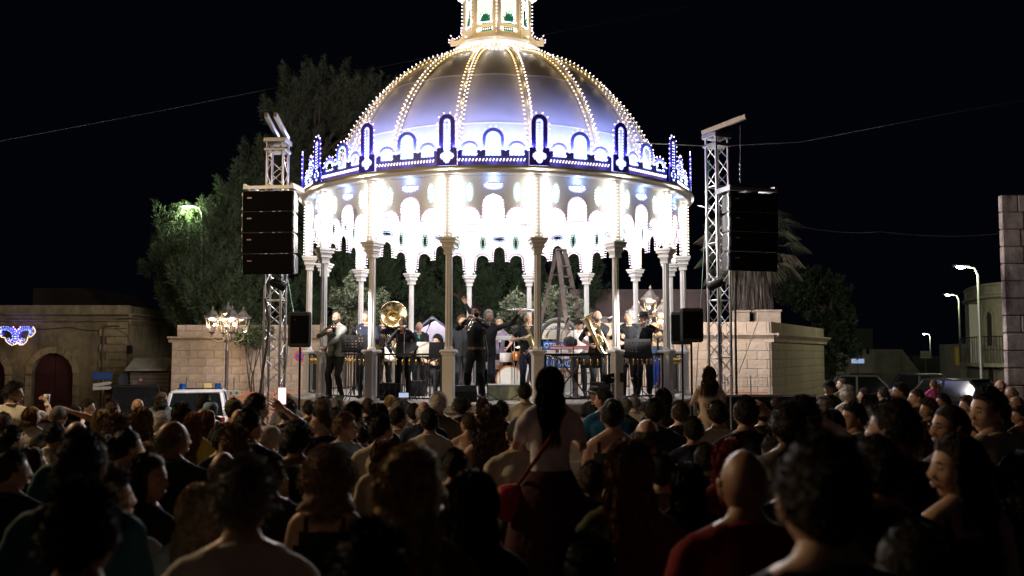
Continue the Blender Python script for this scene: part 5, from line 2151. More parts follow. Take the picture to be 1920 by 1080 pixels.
def head_mesh(mb, M, mi_skin=0, mi_eye=4, mi_iris=5, mi_lip=6, mi_brow=7, age=0.0, wide=1.0):
    nu, nv = 28, 22
    rings = []
    for j in range(nv + 1):
        ph = -pi / 2 + pi * min(max(j, .12), nv - .12) / nv
        ring = []
        for i in range(nu):
            th = 2 * pi * i / nu
            x, y, z = cos(ph) * cos(th), cos(ph) * sin(th), sin(ph)
            X, Y, Z = x * .077 * wide, y * .098, z * .118
            if z < 0:
                k = (-z) ** 1.3
                X *= 1 - .34 * k
                if y > 0:
                    Y *= 1 - .06 * k
                    Y += .014 * k
                else:
                    Y *= 1 - .42 * k
            if y < 0 and z > -.2:
                Y *= 1.04
            # planes of the face
            f = max(0, y)
            g = lambda cx, cz, sx, sz: math.exp(-((x - cx) / sx) ** 2 - ((z - cz) / sz) ** 2) * (f > .2)
            Y += .022 * g(0, -.20, .13, .14) + .012 * g(0, -.02, .10, .2) - .010 * (g(.36, .03, .17, .11) + g(-.36, .03, .17, .11))
            Y += .006 * (g(.3, .20, .25, .07) + g(-.3, .20, .25, .07)) + .007 * g(0, -.50, .22, .09) + .009 * g(0, -.82, .25, .12) - .005 * g(0, -.66, .25, .06)
            X += (.006 if x > 0 else -.006) * math.exp(-((abs(x) - .75) / .2) ** 2 - ((z + .2) / .2) ** 2) * (f > .1)
            ring.append(M @ V3((X, Y, Z)))
        rings.append(ring)
    mb.rings(rings, mi_skin)
    R = M.to_3x3()
    for s in (-1, 1):
        mb.ell(M @ V3((s * .029, .083, .006)), (.0125, .0085, .008), mi_eye, 8, 6, R)
        mb.ell(M @ V3((s * .029, .0905, .006)), (.0058, .003, .0058), mi_iris, 7, 5, R)
        mb.tube([M @ V3((s * .014, .0925, .024)), M @ V3((s * .030, .0935, .030)), M @ V3((s * .047, .083, .026))], [.0028, .0042, .002], 5, mi_brow)
        # ear
        ex = M @ V3((s * .0775 * wide, -.004, -.006))
        RE = R @ Matrix.Rotation(s * radians(-22), 3, 'Z')
        mb.ell(ex, (.007, .019, .031), mi_skin, 8, 6, RE)
        mb.ell(M @ V3((s * .082 * wide, -.008, .010)), (.006, .015, .015), mi_skin, 7, 5, RE)
    mb.tube([M @ V3((-.024, .092, -.0565)), M @ V3((-.010, .1005, -.0545)), M @ V3((0, .1005, -.056)), M @ V3((.010, .1005, -.0545)), M @ V3((.024, .092, -.0565))], [.002, .0042, .004, .0042, .002], 6, mi_lip)
    mb.tube([M @ V3((-.020, .092, -.0635)), M @ V3((0, .0995, -.0665)), M @ V3((.020, .092, -.0635))], [.002, .0055, .002], 6, mi_lip)
    for s in (-1, 1):
        mb.ell(M @ V3((s * .010, .106, -.030)), (.007, .008, .006), mi_skin, 7, 5, R)


BODY = {}


def body(key, sex='m', h=1.72, wrists=None, poles=None, palms=None, curl=.5, lean=(0, 0), twist=0, head=(0, 0, 0), sleeves='short', top_loose=1.0,
         seated=False, feet=None, knee_out=0, bottom='trousers', voxel=.02, fat=1.0, hem=None, belt=False):
    """one continuous figure facing +y; returns (mesh, head matrix). slots: skin, top, bottom, shoe, eye, iris, lip, brow, belt"""
    if key in BODY:
        return BODY[key]
    s = h / 1.75
    f = sex == 'f'
    hipz = (.50 if seated else .93)
    sw = (.165 if f else .192)
    L1, L2, U1, U2 = .42, .42, .285, .255
    Rl = Matrix.Rotation(lean[0], 4, 'X') @ Matrix.Rotation(lean[1], 4, 'Y') @ Matrix.Rotation(twist, 4, 'Z')
    piv = Matrix.Translation((0, 0, hipz + .03)) @ Rl @ Matrix.Translation((0, 0, -.96))
    # the torso is laid out standing (hips at .93) and then leant about the hips
    def U(p):
        return piv @ V3(p)
    prims = []      # (a, b, ra, rb, tag) used for the skin and for colouring
    tags = {'skin': 0, 'top': 1, 'bottom': 2, 'shoe': 3}
    mb = MB()
    if f:
        prof = [(.84, .150, .118), (.90, .172, .128), (.97, .170, .124), (1.05, .140, .104), (1.12, .128, .095), (1.20, .138, .102), (1.28, .152, .118), (1.35, .150, .108), (1.41, .130, .085), (1.45, .085, .064), (1.475, .05, .05)]
    else:
        prof = [(.84, .150, .118), (.90, .166, .124), (.97, .160, .118), (1.05, .152, .112), (1.12, .152, .112), (1.20, .160, .117), (1.28, .175, .123), (1.35, .178, .115), (1.41, .155, .092), (1.46, .09, .068), (1.485, .055, .055)]
    n = 20
    rings = []
    for i, (z, hx, hy) in enumerate(prof):
        k = top_loose * fat if z < 1.4 else 1
        fwd = .018 * sin(max(0, min(1, (z - .95) / .4)) * pi) * (fat ** 3)
        if f and 1.2 < z < 1.36:
            fwd += .012
        rings.append([U((hx * k * cos(2 * pi * a / n), hy * k * (abs(sin(2 * pi * a / n)) ** .9) * (1 if sin(2 * pi * a / n) > 0 else -1) + fwd, z)) for a in range(n)])
    mb.rings(rings, 0)
    TORSO = [(U((0, 0, prof[i][0])), prof[i][1], prof[i][2]) for i in range(len(prof))]
    neck0, headc = U((0, -.012, 1.43)), U((0, .018, 1.622))
    neckT = U((0, .0, 1.56))
    capsule(mb, neck0, neckT, .064 if not f else .052, .056 if not f else .046)
    prims.append((neck0 + (neckT - neck0) * .32, neckT, .058, .053, 'skin'))
    sh = {}
    for sd in (-1, 1):
        S = U((sd * sw, -.005, 1.395))
        sh[sd] = S
        capsule(mb, U((sd * .045, -.010, 1.485)), U((sd * (sw - .025), -.008, 1.418)), .046, .054)
        wr = wrists[0 if sd < 0 else 1] if wrists else None
        if wr is None:
            W = V3((sd * (sw + .07), .04, hipz - .10))
        else:
            W = V3(wr)
        pole = (poles[0 if sd < 0 else 1] if poles else None) or (sd * .35, -1, -.2)
        E, W = ik(S, W, U1, U2, pole)
        big = 1.0 if not f else .86
        rU, rE, rF, rW = .054 * big, .041 * big, .040 * big, .026 * big
        capsule(mb, S, E, rU, rE)
        # forearm swells below the elbow
        mid = E.lerp(W, .28)
        mb.tube([E, mid, E.lerp(W, .65), W], [rE * .98, rF * 1.06, rF * .86, rW], 10)
        if sleeves == 'short':
            q = S.lerp(E, .62)
            mb.tube([S - (E - S) * .05, S.lerp(E, .2), q], [rU * 1.05, rU * 1.16, rU * 1.22], 12)
            prims.append((S, S.lerp(E, .56), rU * 1.2, rU * 1.2, 'top'))
            prims.append((S.lerp(E, .68), E, rU * .8, rE, 'skin'))
            prims.append((E, W, rE, rW, 'skin'))
        elif sleeves == 'long':
            mb.tube([S, E, mid, E.lerp(W, .97)], [rU * 1.16, rE * 1.22, rF * 1.2, rW * 1.45], 12)
            prims.append((S, E, rU * 1.16, rE * 1.2, 'top'))
            prims.append((E, E.lerp(W, .94), rE * 1.2, rW * 1.4, 'top'))
        elif sleeves == 'rolled':
            mb.tube([S, E, E.lerp(W, .3)], [rU * 1.16, rE * 1.25, rF * 1.22], 12)
            prims.append((S, E, rU * 1.16, rE * 1.2, 'top'))
            prims.append((E, E.lerp(W, .22), rE * 1.2, rF * 1.2, 'top'))
            prims.append((E.lerp(W, .36), W, rF, rW, 'skin'))
        else:       # bare
            prims.append((U((sd * (sw - .02), 0, 1.40)), E, rU * 1.1, rE, 'skin'))
            prims.append((E, W, rE, rW, 'skin'))
        sh[(sd, 'hand')] = (W, (W - E).normalized())
    # legs
    for sd in (-1, 1):
        Hp = V3((sd * .088, 0, hipz - .05)) if not seated else V3((sd * .1, .02, hipz))
        if feet:
            A = V3(feet[0 if sd < 0 else 1])
        elif seated:
            A = V3((sd * .14, .42, .09))
        else:
            A = V3((sd * .12, .0 + .02 * sd, .09))
        K, A = ik(Hp, A, L1, L2, (sd * knee_out, 1, 0 if not seated else .4))
        loose = 1.12 if bottom == 'trousers' else 1.0
        capsule(mb, Hp, K, .088 * loose * (1 + (fat - 1) * .5), .060 * loose)
        mb.tube([K, K.lerp(A, .28), K.lerp(A, .7), A], [.058 * loose, .061 * loose, .050 * loose, .044 * loose], 10)
        if bottom == 'trousers':
            prims.append((Hp, K, .09, .06, 'bottom'))
            prims.append((K, A, .06, .045, 'bottom'))
        else:
            prims.append((Hp, Hp.lerp(K, .7), .09, .07, 'bottom'))
            prims.append((Hp.lerp(K, .8), K, .065, .055, 'skin'))
            prims.append((K, A, .055, .04, 'skin'))
        if bottom == 'skirt':
            pass
        toe = A + V3((sd * .03, .17, -.045))
        capsule(mb, A + V3((0, -.04, -.045)), A + V3((sd * .012, .08, -.052)), .040, .042)
        capsule(mb, A + V3((sd * .012, .08, -.055)), toe, .040, .028)
        prims.append((A + V3((0, -.04, -.05)), toe, .05, .04, 'shoe'))
    if bottom == 'skirt':
        rr = []
        for z, a_ in ((.98, .165), (.85, .20), (.65, .235), (.45, .27), (.43, .26)):
            rr.append([V3((a_ * cos(2 * pi * k / 20) * (1 + .05 * sin(5 * 2 * pi * k / 20)), a_ * .8 * sin(2 * pi * k / 20), z + hipz - .93)) for k in range(20)])
        mb.rings(rr, 0)
        prims.append((V3((0, 0, .98)), V3((0, 0, .45)), .17, .26, 'bottom'))
    me0 = mb.mesh('tmp', [])
    ob = bpy.data.objects.new('tmp', me0)
    COL.objects.link(ob)
    md = ob.modifiers.new('r', 'REMESH')
    md.mode = 'VOXEL'
    md.voxel_size = voxel
    sm = ob.modifiers.new('s', 'SMOOTH')
    sm.factor = .5
    sm.iterations = 3
    dg = bpy.context.evaluated_depsgraph_get()
    ev = ob.evaluated_get(dg)
    me1 = bpy.data.meshes.new_from_object(ev)
    bpy.data.objects.remove(ob)
    bpy.data.meshes.remove(me0)
    nvt = len(me1.vertices)
    co = np.empty(nvt * 3, 'f')
    me1.vertices.foreach_get('co', co)
    co = co.reshape(-1, 3).astype(float)
    nf = len(me1.polygons)
    faces = [tuple(p.vertices) for p in me1.polygons]
    cen = np.array([co[list(fc)].mean(0) for fc in faces]) if nf else np.zeros((0, 3))
    # colour by the closest limb; the torso splits at the belt and at the collar
    best = np.full(nf, 1e9)
    tag = np.zeros(nf, int)
    for (a, b, ra, rb, tg) in prims:
        a_, b_ = np.array(a), np.array(b)
        d = b_ - a_
        L = max(1e-9, float(d @ d))
        t = np.clip(((cen - a_) @ d) / L, 0, 1)
        dist = np.linalg.norm(cen - a_ - t[:, None] * d, axis=1) - (ra + (rb - ra) * t)
        m_ = dist < best
        best[m_] = dist[m_]
        tag[m_] = tags[tg]
    inv = np.array(piv.inverted())
    loc = cen @ inv[:3, :3].T + inv[:3, 3]
    zz, xx, yy = loc[:, 2], loc[:, 0], loc[:, 1]
    pz = [p[0] for p in prof]
    hx = np.interp(zz, pz, [p[1] for p in prof]) * fat * top_loose
    hy = np.interp(zz, pz, [p[2] for p in prof]) * fat * top_loose
    tor = (np.sqrt((xx / hx) ** 2 + (yy / hy) ** 2) - 1) * .12
    hemz = hem if hem is not None else .93
    tt = (tor < best + .012) & (zz > .84) & (zz < 1.50)
    tag[tt & (zz > hemz)] = 1
    tag[tt & (zz <= hemz)] = 2
    if belt:
        tag[tt & (np.abs(zz - .965) < .02)] = 8
        tag[tt & (zz <= .945)] = 2
    traps = (zz > 1.36) & (zz < 1.50) & (np.abs(xx) < sw + .01) & (np.abs(xx) > .05)
    if sleeves != 'bare':
        tag[traps] = 1
        tag[(zz > 1.50) & (zz < 1.62) & (np.abs(xx) < .09)] = 0
        tag[(zz > 1.44) & (zz <= 1.50) & (np.sqrt(xx ** 2 + (yy + .005) ** 2) > .0)] = 1
        tag[(zz > 1.44) & (zz <= 1.50) & (yy > .035) & (np.abs(xx) < .05)] = 0
    else:
        strap = (np.abs(np.abs(xx) - .095) < .02)
        tag[(zz > 1.385) & (zz < 1.6) & (np.abs(xx) < sw + .05) & ~(strap & (zz < 1.50))] = 0
        tag[(zz > 1.30) & (np.abs(xx) > .14) & (zz < 1.5)] = 0
        tag[strap & (zz > 1.33) & (zz < 1.46) & (np.abs(xx) < .14)] = 1
    # soft folds in the cloth
    amp = np.zeros(nvt)
    for i, fc in enumerate(faces):
        if tag[i] in (1, 2):
            for v in fc:
                amp[v] = 1
    nrm = np.empty(nvt * 3, 'f')
    try:
        me1.vertex_normals.foreach_get('vector', nrm)
    except Exception:
        me1.vertices.foreach_get('normal', nrm)
    nrm = nrm.reshape(-1, 3)
    hsh = sum(ord(c) for c in key)
    for v in np.nonzero(amp)[0]:
        p = V3(co[v])
        k = noise.noise(V3((p.x * 9, p.y * 9, p.z * 5 + hsh))) * .014 + noise.noise(V3((p.x * 22, p.y * 22, p.z * 13 + hsh))) * .006
        co[v] += nrm[v] * k
    mb = MB()
    mb.v = [tuple(c * s) for c in co]
    mb.f = faces
    mb.m = [int(t) for t in tag]
    mb.s = [True] * nf
    bpy.data.meshes.remove(me1)
    # head and hands join the body mesh
    HM = Matrix.Translation(headc) @ Rl @ Matrix.Rotation(head[0], 4, 'Z') @ Matrix.Rotation(head[1], 4, 'X') @ Matrix.Rotation(head[2], 4, 'Y')
    h2 = MB()
    head_mesh(h2, HM)
    for sd in (-1, 1):
        W, D = sh[(sd, 'hand')]
        pn = (palms[0 if sd < 0 else 1] if palms else None) or (-sd, .1, 0)
        cr = curl[0 if sd < 0 else 1] if hasattr(curl, '__len__') else curl
        hand(h2, W, D, pn, cr, 1.0 if not f else .9, sd)
    if sleeves != 'bare':
        nb = len(mb.f)
        ring = [U((.072 * cos(2 * pi * k / 18), -.006 + .066 * sin(2 * pi * k / 18), 1.492 - .022 * sin(2 * pi * k / 18))) * s for k in range(18)]
        mb.tube(ring, .0095 * s, 6, 1, closed=True)
    mb.add([V3(v) * s for v in h2.v], h2.f, 0)
    mb.m[-len(h2.f):] = h2.m
    mb.s[-len(h2.f):] = [True] * len(h2.f)
    names = [SKIN, M_shoe, M_shoe, M_shoe, M_eye, M_iris, M_lip, HAIR['brown'], M_shoe]
    me = mb.mesh('person_' + key, names)
    HM2 = HM.copy()
    HM2.translation = HM.translation * s
    HM2 = HM2 @ Matrix.Scale(s, 4)
    BODY[key] = (me, HM2, s)
    return BODY[key]


# ------------------------------------------------------------ hair
def scalp(th, ph, g=0.0, z0=0.0):
    """point over the skull: th azimuth (pi/2 = face), ph latitude"""
    x, y, z = cos(ph) * cos(th), cos(ph) * sin(th), sin(ph)
    X, Y, Z = x * (.079 + g), y * (.100 + g), z * (.119 + g)
    if z < 0:
        k = (-z) ** 1.3
        X *= 1 - .25 * k
        Y *= 1 - (.30 if y < 0 else .0) * k
    return V3((X, Y, Z))


def hairline(th, style):
    """lowest latitude covered at this azimuth"""
    a = abs(((th - pi / 2 + pi) % (2 * pi)) - pi)    # 0 at the face, pi at the back
    if a < .75:
        base = .62
    elif a < 1.35:
        base = .62 - (a - .75) / .6 * .55
    elif a < 1.9:
        base = .07 - (a - 1.35) / .55 * .35
    else:
        base = -.28 - (a - 1.9) / 1.24 * .35
    return base


HAIRM = {}


def hair_mesh(style, seed=0):
    key = (style, seed)
    if key in HAIRM:
        return HAIRM[key]
    r = random.Random(seed + hash(style) % 1 + len(style) * 7)
    mb = MB()
    th_n, ph_n = 30, 10

    def cap(g, lump=0.0, lo=None, hi=pi / 2, freq=22):
        rings = []
        for j in range(ph_n + 1):
            ring = []
            for i in range(th_n):
                th = 2 * pi * i / th_n
                l = hairline(th, style) if lo is None else lo(th)
                ph = l + (hi - l) * (j / ph_n) ** .9
                ph = min(ph, pi / 2 - .02)
                gg = g * min(1, .25 + j / 2.2)
                p = scalp(th, ph, gg)
                if lump:
                    nn = noise.noise(p * freq + V3((seed, 0, 0)))
                    n2 = noise.noise(p * freq * 2.3 + V3((seed, 4, 0)))
                    p += p.normalized() * (nn + .5 * n2) * lump
                ring.append(p)
            rings.append(ring)
        mb.rings(rings, 0, True, cap=(hi >= pi / 2))

    def strand(pts, w_):
        pts = [V3(p) for p in pts]
        vs = []
        sd = V3((r.gauss(0, 1), r.gauss(0, 1), r.gauss(0, .3))).normalized()
        for i, p in enumerate(pts):
            t = (pts[min(i + 1, len(pts) - 1)] - pts[max(i - 1, 0)]).normalized()
            s_ = t.cross(sd)
            if s_.length < 1e-4:
                s_ = t.orthogonal()
            s_.normalize()
            ww = w_ * (1 - .75 * i / (len(pts) - 1))
            vs += [p - s_ * ww, p + s_ * ww]
        mb.add(vs, [(2 * i, 2 * i + 1, 2 * i + 3, 2 * i + 2) for i in range(len(pts) - 1)], 0, True)

    def fuzz(n, g, L, w_, up=.3, jit=.6, lo=None):
        for _ in range(n):
            th = r.random() * 2 * pi
            l = hairline(th, style) if lo is None else lo(th)
            ph = l + (pi / 2 - l) * r.random() ** .8
            p = scalp(th, ph, g)
            nn = p.normalized()
            # combed back and down
            comb = V3((nn.x * .3, -.9, -.35)) - nn * V3((nn.x * .3, -.9, -.35)).dot(nn)
            d = (nn * up + comb * .9 + V3((r.gauss(0, 1), r.gauss(0, 1), r.gauss(0, 1))) * jit * .5).normalized()
            strand([p, p + d * L * .5, p + d * L + nn * -.004], w_)

    def fall(n, length, spread=.012, w_=.0035, front=False, wav=0.0, out=0.0):
        for _ in range(n):
            a = r.uniform(1.0 if front else 1.25, pi) * r.choice((-1, 1))
            th = pi / 2 + a
            ph0 = r.uniform(hairline(th, style), 1.3)
            pts = []
            steps = 5
            for k in range(steps):
                ph = ph0 + (-.35 - ph0) * k / (steps - 1)
                pts.append(scalp(th, ph, .016 + r.uniform(0, .008)))
            p = pts[-1].copy()
            c = V3((p.x, p.y, 0))
            if c.length > 0:
                c.normalize()
            L = length * r.uniform(.8, 1.05)
            ph_w = r.random() * 6.28
            for k in range(1, 7):
                q = p + V3((c.x * (spread + out * k / 6) + r.gauss(0, .003), c.y * (spread * .5) + r.gauss(0, .003) - (.03 * min(1, k / 2) if c.y < 0 else 0), -L * k / 6))
                if wav:
                    q += V3((sin(k * 1.9 + ph_w) * wav, cos(k * 1.7 + ph_w) * wav, 0))
                pts.append(q)
            strand(pts, w_)

    def curtain(length, g=.016, wav=0.0, out=.0):
        """solid fall of hair below the skull, open at the face"""
        rings = []
        n = 18
        for k in range(7):
            f = k / 6
            ring = []
            for i in range(n + 1):
                a = -2.05 + 4.1 * i / n
                th = -pi / 2 + a
                p = scalp(th, -.30, g)
                q = p + V3((p.x * (.15 + out) * f, -.025 * min(1, f * 2), -length * f * (1 - .08 * abs(a) / 2)))
                if wav:
                    q += V3((sin(f * 9 + i * 1.3) * wav, cos(f * 8 + i) * wav, 0))
                ring.append(q)
            inner = [V3((p.x * .72, p.y * .72 + .004, p.z)) for p in reversed(ring)]
            rings.append(ring + inner)
        # upper ring joins the cap
        top = []
        for i in range(n + 1):
            a = -2.05 + 4.1 * i / n
            top.append(scalp(-pi / 2 + a, .25, g))
        top = top + [V3((p.x * .72, p.y * .72, p.z)) for p in reversed(top)]
        mb.rings([top] + rings, 0, True)

    if style == 'short':
        cap(.014, .0045, freq=40)
        fuzz(1100, .012, .028, .0022, .5, .9)
    elif style == 'buzz':
        cap(.006, .002, freq=40)
        fuzz(700, .004, .009, .0015, .9)
    elif style == 'messy':
        cap(.018, .010, freq=26)
        fuzz(1300, .014, .045, .0026, .7, 1.1)
    elif style == 'fringe':      # bald crown with hair round the sides and back
        lo = lambda th: hairline(th, style) if abs(((th - pi / 2 + pi) % (2 * pi)) - pi) > 1.3 else .05
        rings = []
        for j in range(5):
            ring = []
            for i in range(21):
                a = -1.75 + 3.5 * i / 20
                th = -pi / 2 + a
                l = hairline(th, style)
                ph = l + (.42 - l) * j / 4
                ring.append(scalp(th, ph, .009 if 0 < j < 4 else .001))
            rings.append(ring + [V3((p.x * .93, p.y * .93, p.z)) for p in reversed(ring)])
        mb.rings(rings, 0, True)
        for _ in range(320):
            th = -pi / 2 + r.uniform(-1.75, 1.75)
            ph = r.uniform(hairline(th, style), .42)
            p = scalp(th, ph, .008)
            nn = p.normalized()
            strand([p, p + (nn * .4 + V3((0, -.3, -1))).normalized() * .012, p + (nn * .2 + V3((0, -.3, -1))).normalized() * .024], .002)
    elif style == 'curly':
        cap(.030, .018, freq=24)
        for _ in range(950):
            th, ph = r.random() * 2 * pi, r.uniform(-.5, 1.5)
            if ph < hairline(th, style) - .1:
                continue
            p = scalp(th, ph, .028)
            nn = p.normalized()
            x = nn.orthogonal()
            y = nn.cross(x)
            t0 = r.random() * 6.28
            strand([p + nn * .006 * k + (x * cos(t0 + k * 1.4) + y * sin(t0 + k * 1.4)) * .010 for k in range(5)], .0022)
    elif style == 'bigcurly':
        cap(.045, .022, freq=20)
        curtain(.10, .042, .01, .25)
        for _ in range(1500):
            th, ph = r.random() * 2 * pi, r.uniform(-.8, 1.5)
            if ph < hairline(th, style) - .5:
                continue
            p = scalp(th, ph, .044)
            if ph < -.2:
                p += V3((0, 0, -.06))
            nn = p.normalized()
            x = nn.orthogonal()
            y = nn.cross(x)
            t0 = r.random() * 6.28
            strand([p + nn * .009 * k + (x * cos(t0 + k * 1.4) + y * sin(t0 + k * 1.4)) * .014 for k in range(6)], .0024)
    elif style == 'bob':
        cap(.017, .004)
        curtain(.08)
        fall(420, .09)
        fuzz(200, .016, .025, .002, .2, .4)
    elif style == 'long':
        cap(.016, .003)
        curtain(.32)
        fall(620, .36)
        fuzz(220, .015, .03, .002, .15, .4)
    elif style == 'wavy':
        cap(.020, .007)
        curtain(.24, .02, .008, .2)
        fall(620, .27, .02, .0035, False, .012, .04)
        fuzz(260, .018, .03, .002, .3, .6)
    elif style == 'bun':
        cap(.010, .003)
        fuzz(260, .009, .03, .002, .12, .25)
        c = V3((0, -.105, .055))
        for k in range(16):
            mb.ell(c + V3((r.gauss(0, .014), r.gauss(0, .01), r.gauss(0, .014))), (.026, .022, .026), 0, 8, 6)
        for _ in range(70):
            p = c + V3((r.gauss(0, .03), r.gauss(0, .02), r.gauss(0, .03)))
            strand([p, p + V3((r.gauss(0, .02), r.gauss(0, .02), r.gauss(0, .02))), p + V3((r.gauss(0, .03), r.gauss(0, .03), r.gauss(0, .03)))], .002)
    elif style == 'tail':
        cap(.011, .003)
        fuzz(260, .010, .03, .002, .12, .25)
        q = [V3((0, -.105, .03)), V3((0, -.15, .02)), V3((0, -.16, -.06)), V3((0, -.15, -.2))]
        mb.tube(q, [.014, .024, .026, .006], 8)
        for _ in range(160):
            o = V3((r.gauss(0, .012), r.gauss(0, .012), 0))
            strand([p + o * (1 + .4 * i) for i, p in enumerate(q)], .003)
    me = mb.mesh('hair_' + style, [HAIR['black']])
    HAIRM[key] = me
    return me


def dress(o, mats_):
    for i, m in mats_.items():
        o.material_slots[i].link = 'OBJECT'
        o.material_slots[i].material = m


def glasses_mesh():
    mb = MB()
    for s in (-1, 1):
        mb.tube([V3((s * .031 + .019 * cos(2 * pi * k / 14), .105, .006 + .015 * sin(2 * pi * k / 14))) for k in range(14)], .0016, 5, closed=True)
        mb.tube([(s * .05, .103, .009), (s * .076, .08, .012), (s * .083, -.005, .010)], .0016, 4)
    mb.tube([(-.012, .106, .01), (.012, .106, .01)], .0016, 4)
    return mb.mesh('glasses', [M_iron])


def beard_mesh(full=True):
    mb = MB()
    r = random.Random(4)
    n = 18
    rings = []
    for j in range(6):
        ring = []
        for i in range(n + 1):
            a = -1.35 + 2.7 * i / n
            th = pi / 2 + a
            ph = -.45 - j * .17 if abs(a) < .5 else -.18 - j * .20
            x, y, z = cos(ph) * cos(th), cos(ph) * sin(th), sin(ph)
            k = (-z) ** 1.3
            g = .006 + .004 * (j == 3)
            p = V3((x * (.078 + g) * (1 - .34 * k), (y * (.099 + g)) * (1 - .06 * k) + .014 * k + (.006 if abs(a) < .3 else 0), z * (.119 + g)))
            ring.append(p)
        rings.append(ring + [V3((p.x * .86, p.y * .86, p.z)) for p in reversed(ring)])
    mb.rings(rings, 0, True)
    for s in (-1, 1):
        mb.tube([V3((0, .108, -.044)), V3((s * .015, .106, -.046)), V3((s * .031, .093, -.060))], [.004, .006, .003], 6)
    for _ in range(240):
        i, j = r.randrange(n), r.randrange(5)
        p = rings[j][i].lerp(rings[j + 1][i + 1], r.random())
        d = (p.normalized() * .6 + V3((0, .2, -.8))).normalized()
        q = p + d * .012
        x = V3((r.gauss(0, 1), r.gauss(0, 1), 0)).normalized() * .0014
        mb.add([p - x, p + x, q], [(0, 1, 2)])
    return mb.mesh('beard', [HAIR['grey']])


GLASSES = glasses_mesh()
BEARD = beard_mesh()


def person(me_hm, M, label, group=None, skin=None, top=None, bottom=None, shoe=None, hair=None, hcol='brown', hseed=0, beard=None, glasses=False, hat=None, beltm=None, extra=None):
    me, HM, s = me_hm
    o = put('person', me, None, M, label=label, cat='person', group=group)
    ms = {0: skin or SKIN}
    if top:
        ms[1] = top
    if bottom:
        ms[2] = bottom
    if shoe:
        ms[3] = shoe
    ms[7] = HAIR[hcol]
    if beltm:
        ms[8] = beltm
    elif top:
        ms[8] = top
    dress(o, ms)
    if hair:
        h = put('hair', hair_mesh(hair, hseed), o, HM)
        h.material_slots[0].link = 'OBJECT'
        h.material_slots[0].material = HAIR[hcol]
    if beard:
        b = put('beard', BEARD, o, HM)
        b.material_slots[0].link = 'OBJECT'
        b.material_slots[0].material = HAIR[beard]
    if glasses:
        put('glasses', GLASSES, o, HM)
    if hat:
        mb = MB()
        if hat[0] == 'hat':
            mb.lathe([(.088, .045), (.125, .035), (.127, .040), (.094, .055), (.09, .12), (.07, .145), (.01, .15)], 20, 0)
            mb.lathe([(.0955, .056), (.0945, .078)], 20, 1, cap=False)
        elif hat[0] == 'cap':
            mb.lathe([(.092, .03), (.096, .05), (.092, .09), (.065, .125), (.01, .135)], 20, 0)
            mb.add([V3((x, y, z)) for x, y, z in ((-.075, .06, .04), (-.05, .165, .03), (.05, .165, .03), (.075, .06, .04), (-.075, .06, .046), (-.05, .163, .037), (.05, .163, .037), (.075, .06, .046))], [(0, 1, 2, 3), (7, 6, 5, 4), (0, 4, 5, 1), (1, 5, 6, 2), (2, 6, 7, 3)])
        elif hat[0] == 'band':
            mb.lathe([(.09, -.01), (.097, .02), (.096, .06), (.08, .10), (.05, .122), (.01, .13)], 20, 0)
        ho = put('hat', mb.mesh('hat', [hat[1], hat[2] if len(hat) > 2 else hat[1]]), o, HM @ Matrix.Diagonal((1, 1.12, 1, 1)))
    return o, HM, s
# ------------------------------------------------------------ the band on stage
T_black = cloth('black', (.008, .009, .011))
T_black2 = cloth('charcoal', (.014, .016, .019))
T_navy = cloth('navy', (.008, .011, .026))
T_blazer = cloth('grey_blazer', (.11, .115, .105))
T_white = cloth('white', (.62, .60, .58))
T_brownbelt = mat('brown_belt', (.14, .05, .025), .4)
M_silver = mat('silver_plate', (.8, .78, .74), .2, metal=1.0)
M_horn = mat('gold_lacquer', (.84, .68, .36), .2, metal=1.0)
M_old = mat('old_brass', (.55, .44, .22), .3, metal=1.0)
ZS = FLOOR + .004
BG_ = 'band musicians playing on the stage'


def at(px, Y, yaw):
    return T(PX(px, Y, ZS + 1), Y, ZS, yaw)


def inst(name, parts, M, lab, cat, parent_name=None):
    """parts: (name, mesh builder, materials)"""
    root = empty(name, M.translation, 0, label=lab, cat=cat)
    root.matrix_world = M
    for nm, mb, ms in parts:
        put(nm, mb.mesh(nm, ms if isinstance(ms, list) else [ms]), root)
    return root


def frame_from(a, b, up=(0, 0, 1)):
    a, b = V3(a), V3(b)
    y = (b - a).normalized()
    x = y.cross(V3(up)).normalized()
    z = x.cross(y)
    M = Matrix((x, y, z)).transposed().to_4x4()
    M.translation = a
    return M


def xf(mb, M):
    mb.v = [tuple(M @ V3(v)) for v in mb.v]
    return mb


def trumpet_parts(a, b, m=None):
    """mouthpiece at a, bell towards b"""
    F = frame_from(a, b)
    m = m or M_silver
    t = MB()
    t.lathe([(.011, 0), (.007, .015), (.005, .03), (.006, .12)], 8, 0, axis=Matrix.Rotation(-pi / 2, 3, 'X'))
    t.tube([(0, .08, 0), (0, .34, 0), (0, .39, -.02), (0, .40, -.05), (0, .38, -.08), (0, .34, -.095), (0, .12, -.095), (0, .08, -.08), (0, .07, -.05), (0, .09, -.02), (0, .12, -.01), (0, .15, -.01)], .0065, 7)
    t.tube([(.012, .14, -.01), (.012, .1, -.03), (.012, .1, -.07), (.012, .14, -.09), (.012, .3, -.09)], .006, 6)
    v = MB()
    for i in range(3):
        y = .17 + i * .028
        v.cyl((0, y, -.11), (0, y, .02), .0115, 8)
        v.cyl((0, y, .02), (0, y, .045), .004, 6)
        v.ell((0, y, .047), (.008, .008, .003), 0, 7, 4)
    bl = MB()
    R = Matrix.Rotation(-pi / 2, 3, 'X')
    bl.lathe([(.007, .14), (.008, .28), (.011, .36), (.018, .42), (.030, .455), (.050, .475), (.062, .48), (.060, .478), (.046, .470), (.026, .45), (.014, .42), (.002, .38)], 20, 0, c=(0, 0, -.01), axis=R, cap=False)
    return [('tubing', xf(t, F), m), ('valves', xf(v, F), m), ('bell', xf(bl, F), m)]


